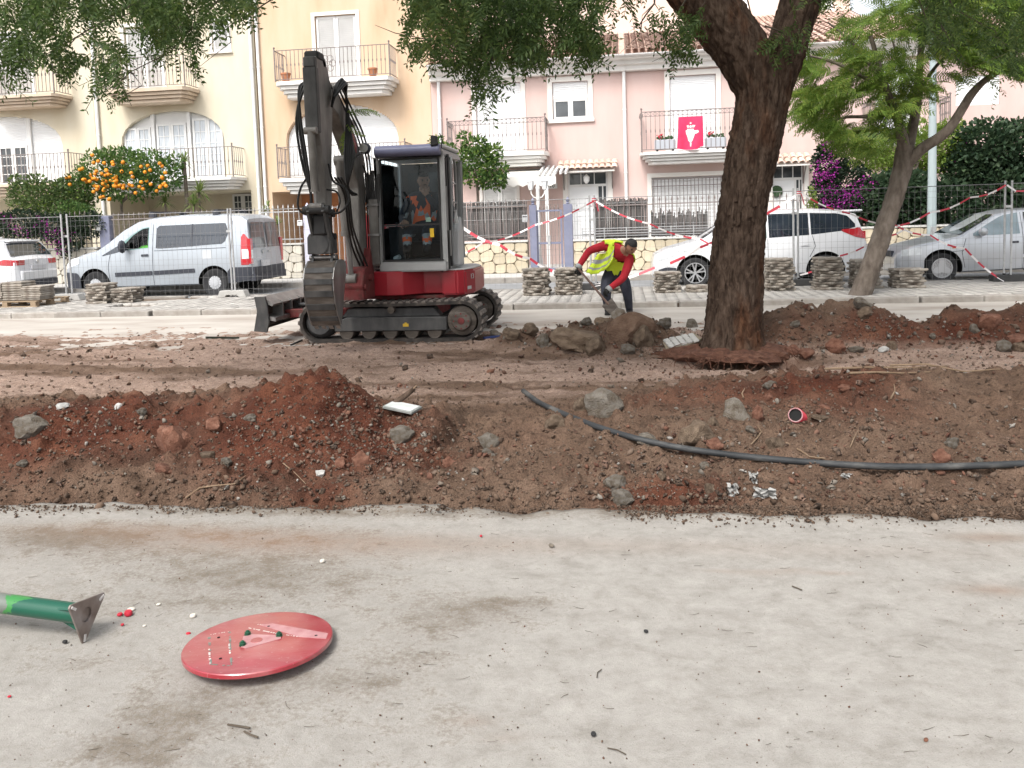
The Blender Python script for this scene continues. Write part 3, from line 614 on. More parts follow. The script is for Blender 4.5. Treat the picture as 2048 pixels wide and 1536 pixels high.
# middle pink house
h, x0, x1 = pink_house('middle pink house with a red flag on its balcony', 1251.6, 1660, 0, 0)
dr2 = rect(1340, 1432, 150, 300); zs_ = Yp(1385, 300, FY-.95).z; ga = rect(1304, 1446, 353, 440); fd = rect(1545, 1608, 328, 440)
wall_front(h, x0, x1, .1, EAVE-.05, FY, [(dr2[0],dr2[1],zs_,dr2[3],None,.14), (ga[0],ga[1],.3,ga[3],None,.18), (fd[0],fd[1],.9,fd[3],None,.16)], m_pink)
roller(h, dr2[0]+.01, dr2[1]-.01, zs_+.01, dr2[3], FY+.08); surround(h, dr2[0], dr2[1], zs_, dr2[3], FY, .16, sill=False)
bm_, bx0, bx1, bzt2, bzr2, byf2 = balcony(h, 1281, 1492, 300, 324, 219, m_whites, scroll=True)
roller(h, ga[0]+.01, ga[1]-.01, .3, ga[3], FY+.12, name='garage_door', pitch=.12); surround(h, ga[0], ga[1], .3, ga[3], FY, .14, sill=False)
gb = MB()
for i in range(19): x = ga[0]+.06+i*(ga[1]-ga[0]-.12)/18; gb.box(x-.01, x+.01, FY-.055, FY-.035, .3, ga[3]-.05)
for z in (ga[3]-.06, ga[3]-.28, .6): gb.box(ga[0], ga[1], FY-.034, FY-.02, z-.012, z+.012)
gb.build('window_grille', m_iron, h)
front_door(h, 1545, 1608, 328, 440); surround(h, fd[0], fd[1], .9, fd[3], FY, .14, sill=False); awning_tiles(h, 1520, 1618, 310, 328)
p = Yp(1553, 383, FY+.05); MB().lathe([(.1,-.02),(.13,-.035),(.17,-.03),(.19,0),(.17,.03),(.13,.035),(.1,.02)], 14, (p.x, FY+.03, p.z), 'y').build('wreath', mat('wreath_green', (.02,.05,.02), (.05,.09,.04), scale=30, bump=1), h, 60)
pink_roof(h, x0, x1)
p = Yp(1476, 118, FY); MB().box(p.x-.5, p.x+.5, FY-.03, FY-.002, p.z-.12, p.z+.02).build('street_name_plate', m_white, h)
# flag
fl0, fl1, fz0, fz1 = rect(1358, 1406, 233, 296, byf2-.03); fg = thing('flag', 'red flag with a white figure hanging from the balcony railing', 'flag', ((fl0+fl1)/2, byf2, fz1))
cl = MB(); n = 14
def fpt(u, w): return ((u-.5)*(fl1-fl0)*(1+.12*w)-.03*w, -.04-.03*math.sin(u*9+w*2)*(.3+w)-.02*w, -w*(fz1-fz0)*(1+.06*math.sin(u*3.1)-.05*(u > .85)))
cl.grid([[fpt(i/n, j/n) for i in range(n+1)] for j in range(n+1)]); cl.build('cloth', mat('flag_red', (.62,.03,.10), (.70,.05,.13), scale=4, rough=.85), fg, True, fix=False)
fe = MB()
def fig(pts): fe.add([(lambda q: (q[0], q[1]-.006, q[2]))(fpt(u, w)) for u, w in pts], [tuple(range(len(pts)))])
fig([(.5+.05*math.cos(t_), .30+.045*math.sin(t_)) for t_ in np.linspace(0, 6.28, 10)[:-1]])
fig([(.33,.27),(.42,.25),(.44,.33),(.38,.34)]); fig([(.56,.33),(.57,.25),(.69,.27),(.64,.33)]); fig([(.47,.22),(.5,.15),(.53,.22)]); fig([(.45,.17),(.48,.2),(.47,.22)]); fig([(.55,.17),(.52,.2),(.53,.22)])
fig([(.36,.37),(.62,.37),(.66,.55),(.58,.72),(.50,.80),(.42,.72),(.36,.55)]); fig([(.62,.42),(.80,.43),(.83,.49),(.72,.53),(.63,.52)]); fig([(.30,.42),(.37,.40),(.38,.6),(.33,.52)]); fig([(.48,.80),(.54,.78),(.53,.9),(.49,.9)])
fe.build('emblem', mat('flag_white', (.75,.70,.68), rough=.9), fg, fix=False)
for k, (px, nm) in enumerate(((1330, 'left'), (1431, 'right'))):
    p = Yp(px, 290, byf2+.18); q = Yp(px+21, 290, byf2+.18); w = q.x-p.x
    t = thing('planter_box', f'grey planter box {"between the flag and the balcony corner" if k == 0 else "between the red flag and the big trunk"}', 'planter', (p.x, p.y, bzt2+.02)); MB().box(-w, w, -.11, .11, .04, .34).build('box', mat('planter_grey', (.42,.44,.48), rough=.7), t, bevel=.015)
    ft = MB()
    for s_ in (-1, 1): ft.box(s_*w*.75-.03, s_*w*.75+.03, -.09, .09, 0, .04)
    ft.build('foot', m_black, t)
    ge = MB()
    for j in range(40): ge.ball((rnd.uniform(-w*.8,w*.8), rnd.uniform(-.08,.08), .36+rnd.uniform(0,.09)), rnd.uniform(.02,.04), 5)
    ge.build('leaves', mat('geranium_leaf', (.05,.10,.04)), t); ge = MB()
    for j in range(14): ge.ball((-w*.5+rnd.gauss(0,.06), -.05+rnd.uniform(-.05,.05), .46+rnd.gauss(0,.04)), rnd.uniform(.02,.035), 5)
    ge.build('blossom', mat('geranium_red', (.5,.02,.04)), t)
# right pink house
h, x0, x1 = pink_house('pink house on the right behind the feathery tree', 1660.1, 2420, 0, 0)
wb = rect(1912, 2000, 150, 210); w5 = rect(1760, 1830, 130, 270)
wall_front(h, x0, x1, .1, EAVE-.05, FY, [(*wb,None,.1), (*w5,None,.14)], m_pink); roller(h, *wb, FY+.06); roller(h, *w5, FY+.08); surround(h, *w5, FY, .14, sill=False)
balcony(h, 1738, 1905, 262, 288, 196, m_whites, scroll=True); balcony(h, 2080, 2300, 262, 288, 196, m_whites, scroll=True)
pink_roof(h, x0, x1)
# the taller houses behind
h = thing('apartment_block', 'peach apartment block rising behind the pink roofs', 'building'); a, b = Yp(870, 30, 41).x, Yp(1700, 30, 41).x
sw = [rect(q, q+42, -60, 20, 41) for q in (1455, 1625)]
wall_front(h, a, b, .1, 16, 41, [(*k, None, .2) for k in sw], mat('peach_render', (.74,.56,.47), (.78,.62,.54), scale=.5, rough=.9))
for k in sw: roller(h, *k, 41.1)
V, Fa = barrel_tiles(Yp(1420, 50, 38).x, b, 37.6, Yp(1500, 50, 38).z-.3, 41, Yp(1500, 50, 38).z+1.0); place('roof_tiles', npmesh('roof_tiles', V, Fa, m_rooft, True), h)['kind'] = 'stuff'
# ================================================================= garden walls, railings, site fence
WY = 22.8
m_mortar = mat('mortar', (.20,.165,.12), (.27,.23,.17), scale=8, rough=.95)
m_stone = mat('sandstone', (.44,.37,.26), (.54,.48,.37), scale=3, rough=.9, bump=.3, bscale=25, rv=.16)
m_stone2 = mat('pale_limestone', (.50,.46,.39), (.58,.55,.48), scale=3, rough=.9, bump=.3, bscale=25, rv=.10)
m_cap = mat('wall_cap', (.50,.49,.46), (.58,.57,.54), scale=4, rough=.85)
m_blue = mat('blue_grey_paint', (.16,.17,.24), (.20,.21,.29), scale=6, rough=.5)
m_lilac = mat('pale_lilac_paint', (.50,.50,.60), (.55,.55,.64), scale=5, rough=.5)
m_reed = mat('reed_screen', (.075,.070,.068), (.15,.14,.135), scale=9, stretch=(1,1,.15), rough=.95, rv=.35)
def clip_poly(P, a, b):   # keep the side of P nearer to a than b
    m = ((a[0]+b[0])/2, (a[1]+b[1])/2); n = (b[0]-a[0], b[1]-a[1]); f = lambda p: (p[0]-m[0])*n[0]+(p[1]-m[1])*n[1]; out = []
    for i in range(len(P)):
        p, q = P[i], P[(i+1)%len(P)]; fp, fq = f(p), f(q)
        if fp <= 0: out.append(p)
        if fp*fq < 0: t_ = fp/(fp-fq); out.append((p[0]+(q[0]-p[0])*t_, p[1]+(q[1]-p[1])*t_))
    return out
def garden_wall(lbl, x0, x1, ztop, stone, y=WY, cell=.30):
    w = thing('garden_wall', lbl, 'wall', ((x0+x1)/2, y, .135)); X = (x1-x0)/2; Hh = ztop-.135
    MB().box(-X, X, .02, .24, 0, Hh-.05).build('wall_core', m_mortar, w); MB().box(-X-.01, X+.01, -.05, .28, Hh-.05, Hh).build('cap', m_cap, w, bevel=.008)
    nx, nz = max(1, int(2*X/cell)), max(2, round((Hh-.06)/(cell*.85))); cz = (Hh-.06)/nz; cx = 2*X/nx
    pts = {(i, j): (-X+(i+.5+rnd.uniform(-.36,.36))*cx, (j+.5+rnd.uniform(-.36,.36))*cz) for i in range(nx) for j in range(nz)}
    for (i, j), a in pts.items():
        P = [(max(a[0]-cx*2,-X), max(a[1]-cz*2,0)), (min(a[0]+cx*2,X), max(a[1]-cz*2,0)), (min(a[0]+cx*2,X), min(a[1]+cz*2,Hh-.055)), (max(a[0]-cx*2,-X), min(a[1]+cz*2,Hh-.055))]
        for di in (-2,-1,0,1,2):
            for dj in (-2,-1,0,1,2):
                b = pts.get((i+di, j+dj))
                if b and (di or dj): P = clip_poly(P, a, b)
        if len(P) < 3: continue
        gx, gz = sum(p[0] for p in P)/len(P), sum(p[1] for p in P)/len(P)
        def ins(d): 
            o = []
            for p in P: L = math.hypot(p[0]-gx, p[1]-gz); k = max(0, 1-d/max(L, .03)); o.append((gx+(p[0]-gx)*k, gz+(p[1]-gz)*k))
            return o
        # soften corners: each corner becomes two points
        def soft(Q): return [(p[0]*(1-k)+q[0]*k, p[1]*(1-k)+q[1]*k) for p, q in zip(Q, Q[1:]+Q[:1]) for k in (.2, .8)]
        A, B = soft(ins(.0085)), soft(ins(.02)); n = len(A); e = rnd.uniform(0, .012); mb = MB()
        mb.add([(u-gx,.021,v-gz) for u, v in A]+[(u-gx,-.004-e,v-gz) for u, v in A]+[(u-gx,-.016-e,v-gz) for u, v in B]+[(0,-.0175-e,0)],
            [(k+s_*n, k+s_*n+n, (k+1)%n+s_*n+n, (k+1)%n+s_*n) for s_ in (0,1) for k in range(n)]+[(2*n+k, 3*n, 2*n+(k+1)%n) for k in range(n)])
        mb.build('stone', stone, w, 30, loc=(gx, 0, gz))
    return w
def wx(px, py=480, y=WY): return Yp(px, py, y).x
wz = lambda px, py: Yp(px, py, WY).z
garden_wall('pale crazy paving stone wall under the purple bougainvillea', wx(-90), wx(194), wz(100,497), m_stone2)
garden_wall('stone wall stretch hidden partly behind the silver van', wx(221), wx(515), wz(400,490), m_stone2)
garden_wall('pale stone wall between the van and the excavator bucket', wx(521), wx(603), wz(570,487), m_stone2)
garden_wall('sandstone wall below the reed screen, between excavator and gate', wx(866), wx(1055), wz(1000,482), m_stone)
garden_wall('sandstone wall behind the stooping worker', wx(1147), wx(1500), wz(1300,475), m_stone)
garden_wall('sandstone wall behind the leaning tree, below the dark hedge', wx(1502), wx(1900), wz(1750,453), m_stone)
garden_wall('sandstone wall behind the silver car', wx(1902), wx(2130), wz(2000,450), m_stone)
def picket_mesh(h, m, spear=True):
    mb = MB(); mb.box(-.009, .009, -.009, .009, 0, h)
    if spear: mb.lathe([(.012,h-.02),(.022,h+.02),(.012,h+.07),(.001,h+.12)], 6)
    return mb.mesh('picket', m)
def picket_fence(lbl, x0, x1, z0, z1, m, pitch=.16, spear=True, y=WY+.1, posts=()):
    f = thing('picket_fence', lbl, 'fence', ((x0+x1)/2, y, z0)); X = (x1-x0)/2; me = picket_mesh(z1-z0-(.12 if spear else 0), m, spear); r = MB()
    for z in (.12, z1-z0-.22): r.box(-X, X, -.018, .018, z-.015, z+.015)
    for px in posts: u = px-(x0+x1)/2; r.box(u-.03, u+.03, -.03, .03, 0, z1-z0+.02)
    r.build('rail', m, f); n = int(2*X/pitch)
    for i in range(n): place('picket', me, f, (-X+(i+.5)*2*X/n, 0, 0))
    return f
def reed(lbl, x0, x1, z0, z1, y=WY+.16, w=.085, ragged=.05):
    f = thing('reed_screen', lbl, 'screen', ((x0+x1)/2, y, z0)); X = (x1-x0)/2; n = int(2*X/w); ms = []
    for k in range(6):
        mb = MB()
        for j in range(3): q = (j-1)*w/3; mb.tube([(q,0,0),(q+rnd.uniform(-.006,.006),.006,(z1-z0)*.5),(q+rnd.uniform(-.01,.01),0,(z1-z0)+rnd.uniform(-ragged,ragged))], w/5.2, 5)
        ms.append(mb.mesh('reed', m_reed))
    for i in range(n): place('reed', ms[i%6], f, (-X+(i+.5)*w, rnd.uniform(-.008,.008), 0), (0, rnd.uniform(-.012,.012), 0))
    wr = MB()
    for z in (.15, (z1-z0)*.55, (z1-z0)*.92): wr.box(-X, X, -.035, -.03, z-.004, z+.004)
    wr.build('binding_wire', m_galv, f)
picket_fence('dark picket railing above the bougainvillea wall', wx(-90), wx(194), wz(100,497), wz(100,423), m_iron)
picket_fence('picket railing behind the van roof', wx(221), wx(515), wz(400,490), wz(400,418), m_iron)
picket_fence('pale spear topped railing in front of the orange porch', wx(521), wx(603), wz(570,487), wz(570,408), m_galv, .15)
picket_fence('spear topped railing between lilac post and excavator boom', wx(620), wx(866), .4, wz(680,410), m_galv, .15)
picket_fence('spear topped railing over the reed screen left of the gate', wx(936), wx(1055), wz(1000,482), wz(1000,398), m_iron)
picket_fence('spear topped railing over the ragged reed screen right of the gate', wx(1182), wx(1500), wz(1300,475), wz(1300,392), m_iron)
picket_fence('short picket panel between gate and fence post', wx(1147), wx(1180), wz(1165,479), wz(1165,402), m_galv)
picket_fence('picket railing in front of the middle pink house door', wx(1502), wx(1622), wz(1560,456), wz(1560,385), m_iron)
reed('dark reed screen between the excavator cab and the garden gate', wx(880), wx(1054), wz(1000,482)+.02, wz(1000,405))
reed('tall reed screen just right of the garden gate', wx(1190), wx(1300), wz(1250,478)+.02, wz(1250,399))
reed('low tattered reed screen beside the big trunk', wx(1303), wx(1420), wz(1360,473)+.02, wz(1360,425), ragged=.14)
# bars on the sandstone wall near the worker
bw = thing('bar_railing', 'low grey horizontal bar railing on the wall behind the worker', 'railing', (wx(1320), WY+.02, wz(1320,474))); X = (wx(1500)-wx(1185))/2; mb = MB()
for k in range(4): mb.box(-X, X, -.012, .012, .06+k*.07, .078+k*.07)
for k in range(8): mb.box(-X+k*X/3.5-.012, -X+k*X/3.5+.012, -.011, .011, 0, .3)
mb.build('bars', m_galv, bw)
# gate posts and garden gate
def gate_post(lbl, l, r, top, m, ball=True, y=WY, zb=.135):
    x0, x1 = wx(l, top), wx(r, top); z = wz((l+r)/2, top); p = thing('gate_post', lbl, 'gate post', ((x0+x1)/2, y+.1, zb)); w = (x1-x0)/2
    MB().box(-w, w, -.1, .1, 0, z-zb).build('post', m, p, bevel=.01)
    if ball: q = MB(); q.lathe([(.03,0),(.06,.02),(.03,.05),(.05,.09),(.06,.12),(.03,.17),(.001,.21)], 10, (0,0,z-zb)); q.build('finial', m, p, 40)
    return p
gate_post('blue grey gate post left of the van, with letter box', 196, 217, 432, m_blue, False)
gate_post('lilac gate post with finial in front of the orange porch', 605, 619, 420, m_lilac)
gate_post('dark blue gate post left of the barred garden gate', 1058, 1072, 410, m_blue)
gate_post('dark blue gate post right of the barred garden gate', 1126, 1144, 408, m_blue)
g0, g1 = wx(1073), wx(1125); gt = thing('garden_gate', 'narrow barred metal garden gate between dark blue posts', 'gate', ((g0+g1)/2, WY+.1, .16)); X = (g1-g0)/2; hz = wz(1100,412)-.16; mb = MB()
frame_rect(mb, -X, X, 0, hz-.1, -.025, .025, .05, .1); mb.box(-X+.05, X-.05, -.02, .02, hz*.42, hz*.45); mb.build('gate_frame', m_blue, gt); pm = picket_mesh(hz-.12, m_iron)
for i in range(6): place('picket', pm, gt, (-X+.05+(i+.5)*(2*X-.1)/6, 0, .05))
kw = MB(); kw.box(-.05, .02, -.06, .06, hz*.4, hz*.55); kw.build('lock_box', m_galv, gt)
# things on posts
def letter_box(lbl, px, py, w, h, m=None):
    p = Yp(px, py, WY-.05); b = thing('letter_box', lbl, 'letter box', p); MB().box(-w, w, -.04, .04, -h, h).build('box', m or m_white, b, bevel=.01); q = MB(); q.box(-w*.7, w*.7, -.044, -.039, h*.35, h*.6); q.build('slot', m_dark, b); return b
letter_box('small white letter box on the blue grey post beside the van', 197, 455, .06, .09)
letter_box('white bell box on the railing beside the lilac post', 600, 446, .07, .08)
letter_box('grey letter box beside the dark gate post', 1050, 437, .08, .1, m_galv)
# white street-side cabinet and column seen between boom and cab
p = Yp(745, 470, WY-.2); cbn = thing('meter_cabinet', 'white meter cabinet seen between boom and cab', 'cabinet', (p.x, WY+.1, .135)); MB().box(-.35, .3, -.15, .15, 0, 1.45).build('cabinet', m_white, cbn, bevel=.01); q = MB(); q.box(-.3, .25, -.16, -.149, .1, .85); q.box(-.3, .25, -.16, -.149, .9, 1.38); q.build('door', m_shut, cbn); q = MB(); q.box(-.1, .06, -.17, -.159, 1.0, 1.3); q.build('warning_plate', m_lilac, cbn)
# garden lamp with two lanterns
p = Yp(1079, 500, WY+1.); gl = thing('garden_lamp', 'white garden lamp post with two lanterns behind the gate', 'lamp post', (p.x, WY+1., .135)); zt = Yp(1079, 372, WY+1.).z-.135; mb = MB()
mb.lathe([(.10,0),(.10,.3),(.06,.4),(.055,zt-.1),(.07,zt-.05),(.02,zt+.06)], 10); mb.build('post', m_white, gl, 40); ar = MB()
for s_ in (-1, 1): ar.tube([(0,0,zt-.35),(s_*.12,0,zt-.32),(s_*.19,0,zt-.22),(s_*.2,0,zt-.12)], .018, 6)
ar.build('arm', m_white, gl)
for s_ in (-1, 1):
    q = MB(); q.lathe([(.03,-.12),(.05,-.10),(.045,-.09)], 6, (s_*.2,0,zt)); q.lathe([(.12,.14),(.06,.22),(.02,.28)], 6, (s_*.2,0,zt))
    for k in range(6): t_ = k*math.pi/3; q.bar((s_*.2+.05*math.cos(t_),.05*math.sin(t_),zt-.1), (s_*.2+.11*math.cos(t_),.11*math.sin(t_),zt+.14), .012, .012)
    lo_ = q.build('lantern', m_white, gl); q = MB(); q.lathe([(.045,-.09),(.10,.135)], 6, (s_*.2,0,zt)); q.build('lantern_glass', m_shut, lo_)
# tall grey street lamp pole on the right
p = G(1994, 556, .135); sp_ = thing('street_lamp', 'tall pale grey street lamp pole behind the silver car', 'street lamp', (p.x, 21.4, .135)); mb = MB(); mb.cyl((0,0,0), (0,0,7.6), .115, .06, 14); mb.lathe([(.16,0),(.16,.05),(.12,.08)], 14); mb.build('pole', mat('lamp_grey', (.33,.39,.40), (.37,.43,.44), scale=2, rough=.5), sp_, 40)
q = MB(); q.tube([(0,0,7.5),(0,-.3,7.9),(0,-1.2,8.05)], .045, 8); q.build('arm', m_galv, sp_); q = MB(); q.cbox((0,-1.5,8.05), (.28,.7,.14)); q.build('lamp_head', m_galv, sp_, bevel=.04); q = MB(); q.box(-.06, .06, -.118, -.09, .6, 1.0); q.build('hatch', m_galv, sp_)

# ---- temporary mesh fence
m_wire = mat('dull_wire', (.20,.20,.20), (.27,.27,.27), scale=9, rough=.6, metal=.4)
FNY = 17.45; FX = [-17.2]+[Yp(px, 590, FNY).x for px in (139, 468)]+[-4.6]+[Yp(px, 590, FNY).x for px in (1188, 1592, 2014)]+[11.6]
names = ['at the far left of the street','in front of the white van nose and bougainvillea','in front of the silver van','behind the excavator','between excavator cab and stooping worker','in front of the white people carrier','between leaning tree and silver car','at the right edge in front of the silver car']
def fence_panel(L):
    f = MB(); r = .021
    for s_ in (0, L): f.tube([(s_,0,.02),(s_,0,2.08)], r, 8)
    for i in range(int(L/.115)):
        x = .03+(i+.5)*(L-.06)/int(L/.115); f.tube([(x,0,.16),(x,0,1.0),(x,.0,2.02)], .0022, 4, False)
    zz = [.16,.28,.55,.85,.97,1.25,1.55,1.8,1.92,2.02]
    w = MB(); w.v, w.f, w.m = f.v[32:], [tuple(k-32 for k in q) for q in f.f[20:]], f.m[20:]; f.v, f.f, f.m = f.v[:32], f.f[:20], f.m[:20]
    for z in zz: w.tube([(.02,-.005,z),(L-.02,-.005,z)], .0024, 4, False)
    w.tube([(.02,0,2.02),(L-.02,0,2.02)], .008, 5)
    return f, w
for k in range(7):
    L = FX[k+1]-FX[k]-.10; t = thing('site_fence', 'galvanised wire mesh fence panel '+names[k+1 if k else 0] if k != 0 else 'galvanised wire mesh fence panel at the far left of the street', 'fence', (FX[k]+.05, FNY+(.03 if k % 2 else -.03), .0), 0, 'temporary mesh fence panels')
    f, w = fence_panel(L); [MB().tube([(s_,0,.02),(s_,0,2.08)], .021, 8).build('post', m_galv, t, 40) for s_ in (0, L)]; w.build('wire_mesh', m_wire, t, fix=False)
    MB().box(-.12, -.0, -.02, .02, 1.55, 1.6).build('clamp', m_galv, t)
foot_lbl = {1:'grey concrete fence foot beside the pallet of slabs',2:'grey concrete fence foot near the rear wheel of the van',3:'concrete fence foot behind the excavator blade',4:'dark fence foot behind the worker',5:'dark rubber fence foot beside the tall slab stack right of the trunk',6:'dark fence foot under the posts in front of the silver car'}
m_foot = mat('fence_foot_concrete', (.34,.33,.31), (.42,.41,.39), scale=6, rough=.95, bump=.3); m_foot2 = mat('fence_foot_dark', (.035,.035,.035), (.06,.06,.06), scale=6, rough=.9)
for k, lb in foot_lbl.items():
    t = thing('fence_foot', lb, 'fence foot', (FX[k], FNY, KT), 0, 'feet of the temporary fence'); q = MB()
    q.prism([(-.34,0),(-.30,.0),(-.16,0),(-.13,.05),(.13,.05),(.16,0),(.34,0),(.28,.15),(-.28,.15)][::-1], 'y', -.12, .12) if k < 4 else q.box(-.30, .30, -.12, .12, 0, .13)
    q.build('block', m_foot if k < 4 else m_foot2, t, bevel=.01); q = MB()
    for s_ in (-.06, .06): q.lathe([(.03,.13),(.03,.155),(.024,.155)], 8, (s_,0,.0))
    q.build('socket', m_dark, t)
# ---- barrier tape
m_tr = mat('tape_red', (.50,.05,.075), rough=.45); m_tw = mat('tape_white', (.78,.75,.75), rough=.45)
def tape(lbl, pts, y=FNY-.12, w=.036, seg=.16, sag=.06, par=None):
    P = [Yp(px, py, yy) for px, py, yy in [(*q, y)[:3] if len(q) == 2 else q for q in pts]]; Q = []
    for i in range(len(P)-1):
        n = max(2, int((P[i+1]-P[i]).length/seg))
        for j in range(n+(i == len(P)-2)): u = j/n; q = P[i].lerp(P[i+1], u); q.z -= sag*math.sin(math.pi*u); Q.append(q)
    o = Q[0].copy(); mb = MB()
    for i in range(len(Q)-1):
        a, b = Q[i]-o, Q[i+1]-o; t0, t1 = .5*math.sin(i*.55), .5*math.sin((i+1)*.55); d = (b-a).normalized(); up = Vector((0,0,1))-d*d.z; up.normalize(); s_ = up.cross(d)
        A, B = (up*math.cos(t0)+s_*math.sin(t0))*w/2, (up*math.cos(t1)+s_*math.sin(t1))*w/2
        mb.add([a-A, b-B, b+B, a+A], [(0,1,2,3)], i % 2)
    m_ = mb.build('barrier_tape', [m_tw, m_tr], fix=False, loc=o); return tag(m_, lbl, 'barrier tape', 'red and white barrier tapes')
tape('red and white tape rising from the excavator to the post behind the worker', [(860,530),(965,487),(1070,450),(1188,402)])
tape('red and white tape falling from the excavator cab to the slab stacks', [(925,455),(1000,490),(1060,517),(1120,545)], w=.06)
tape('red and white tape from the post behind the worker down to the trunk', [(1192,403),(1300,448),(1400,478),(1470,500)])
tape('red and white tape rising from the worker across the white car bonnet', [(1180,572),(1310,535),(1400,495),(1470,455),(1590,392)], w=.055, seg=.3)
tape('red and white tape falling from the right post past the leaning tree to the ground', [(1605,388),(1700,427),(1790,450),(1860,470),(1930,497),(2008,562)])
tape('red and white tape rising behind the leaning tree to the far right post', [(1780,454),(1860,425),(1940,395),(2012,370)])
tape('thin red and white tape over the rear wheel of the white car', [(1600,550),(1680,512),(1760,472),(1810,458)], w=.035)
tape('short red and white tape at the right edge of the picture', [(2014,370),(2050,382),(2120,420)])
for lb, px, py in (('knot of red and white tape on the post behind the worker',1188,402),('knot of red and white tape on the post right of the trunk',1598,388)):
    p = Yp(px, py, FNY-.03); mb = MB()
    for k in range(4): mb.lathe([(.045,-.02+k*.02),(.048,-.002+k*.02)], 8, mi=k % 2)
    mb.bar((.04,-.03,0), (.09,-.06,-.22), .05, .004, mi=1); mb.bar((-.04,-.03,0), (-.02,-.05,-.16), .05, .004, mi=0); tag(mb.build('tape_knot', [m_tw, m_tr], loc=p), lb, 'barrier tape')

# ---- stacks of wavy interlocking slabs
m_slab = mat('concrete_slab', (.14,.11,.09), (.27,.24,.205), (.34,.315,.28), scale=7, rough=.95, bump=.35, bscale=30, rv=.22)
def wavy_slab(w, amp, th=.052):
    P = []; n = 12
    for (dx, dy, ox, oy) in ((1,0,-1,-1),(0,1,1,-1),(-1,0,1,1),(0,-1,-1,1)):
        for i in range(n):
            u = i/n; s_ = amp*math.sin(u*2*math.pi*1.5+(0 if dx else 1.57))*(1 if dx else -1); P.append((ox*w+dx*2*w*u-dy*s_*(1), oy*w+dy*2*w*u+dx*s_))
    mb = MB(); k = len(P); V = [(x*.90,y*.90,0) for x,y in P]+[(x*.985,y*.985,.013) for x,y in P]+[(x,y,th-.014) for x,y in P]+[(x*.955,y*.955,th) for x,y in P]
    mb.add(V, [tuple(range(k-1,-1,-1)), tuple(range(3*k,4*k))]+[(j*k+i, j*k+(i+1)%k, (j+1)*k+(i+1)%k, (j+1)*k+i) for j in range(3) for i in range(k)])
    return mb.mesh('paving_slab', m_slab, 30)
ORD = ['topmost']+['second','third','fourth','fifth','sixth','seventh','eighth','ninth','tenth','eleventh','twelfth','thirteenth','fourteenth','fifteenth','sixteenth','seventeenth','eighteenth','nineteenth','twentieth']
slabs = [wavy_slab(.225, .05), wavy_slab(.225, -.05), wavy_slab(.23, .045)]; slab_flat = wavy_slab(.25, .004, .05)
def stack(where, px, pb, top, y, w=1., flat=False, zb=KT, ph=.0, gap=None):
    p = Yp(px, pb, y); zt_ = Yp(px, top, y).z; th = gap or .0535; n = max(1, round((zt_-zb)/th)); th = (zt_-zb)/n
    for i in range(n):
        k = n-1-i; r = (rnd.uniform(-.04,.04) if flat else (i % 2)*math.pi/2+rnd.uniform(-.09,.09)); wob = .012 if flat else .02
        o = place('paving_slab', slab_flat if flat else slabs[i % 3], None, (p.x+rnd.uniform(-wob,wob), y+rnd.uniform(-wob,wob), zb+i*th+ph), (rnd.uniform(-.012,.012), rnd.uniform(-.012,.012), r), (w, w, th/.0535))
        tag(o, f'{ORD[k]}{" from the top" if k else ""} {"flat" if flat else "wavy"} slab of the {where}', 'paving slab', 'stacked concrete paving slabs')
stack('stack left of the gate', 1074, 603, 536, 16.45); stack('stack beside the worker glove', 1138, 602, 535, 16.5)
stack('low stack behind the worker legs', 1228, 600, 566, 16.6, .95); stack('stack in front of the white car nose', 1334, 598, 543, 16.55, .95); stack('low stack against the big trunk', 1398, 597, 570, 16.5, .92)
stack('tall stack right of the big trunk', 1557, 592, 516, 16.5); stack('stack left of the leaning tree', 1655, 590, 514, 16.5); stack('stack behind the leaning tree foot', 1730, 588, 518, 16.6); stack('stack right of the leaning tree', 1813, 587, 536, 16.55, 1.05)
stack('stack before the van front wheel', 206, 615, 566, 16.6, 1., ph=.0); stack('low stack below the van sill', 256, 614, 575, 16.75, 1.05)
pz = .13; pp = Yp(40, 618, 16.4); pal = thing('wooden_pallet', 'wooden pallet carrying flat slabs at the left edge', 'pallet', (pp.x, 16.5, KT)); m_wood = mat('weathered_wood', (.20,.14,.09), (.33,.25,.17), scale=6, stretch=(.3,4,4), rough=.9)
bd = MB().box(-.75, .75, -.045, .045, 0, .02).mesh('deck_board', m_wood); bl = MB().box(-.06, .06, -.06, .06, 0, .09).mesh('pallet_block', m_wood)
for j in range(6): place('deck_board', bd, pal, (0, -.5+j*.2, .11))
for j in (-.5, 0, .5): place('deck_board', bd, pal, (0, j, 0))
for i in (-.66, 0, .66):
    for j in (-.48, 0, .48): place('pallet_block', bl, pal, (i, j, .02))
for dx, pt, lb in ((-.42,566,'left pallet stack'),(.06,563,'middle pallet stack'),(.5,572,'right pallet stack')):
    q = W2 = None; zt_ = Yp(40, pt, 16.3).z; n = 8
    for i in range(n):
        th = (zt_-KT-.13)/n; k = n-1-i
        o = place('paving_slab', slab_flat, None, (pp.x+dx+rnd.uniform(-.012,.012), 16.35+rnd.uniform(-.015,.015), KT+.13+i*th), (0,0,rnd.uniform(-.03,.03)), (.92, .92, th/.0505)); tag(o, f'{ORD[k]}{" from the top" if k else ""} flat slab of the {lb}', 'paving slab', 'stacked concrete paving slabs')
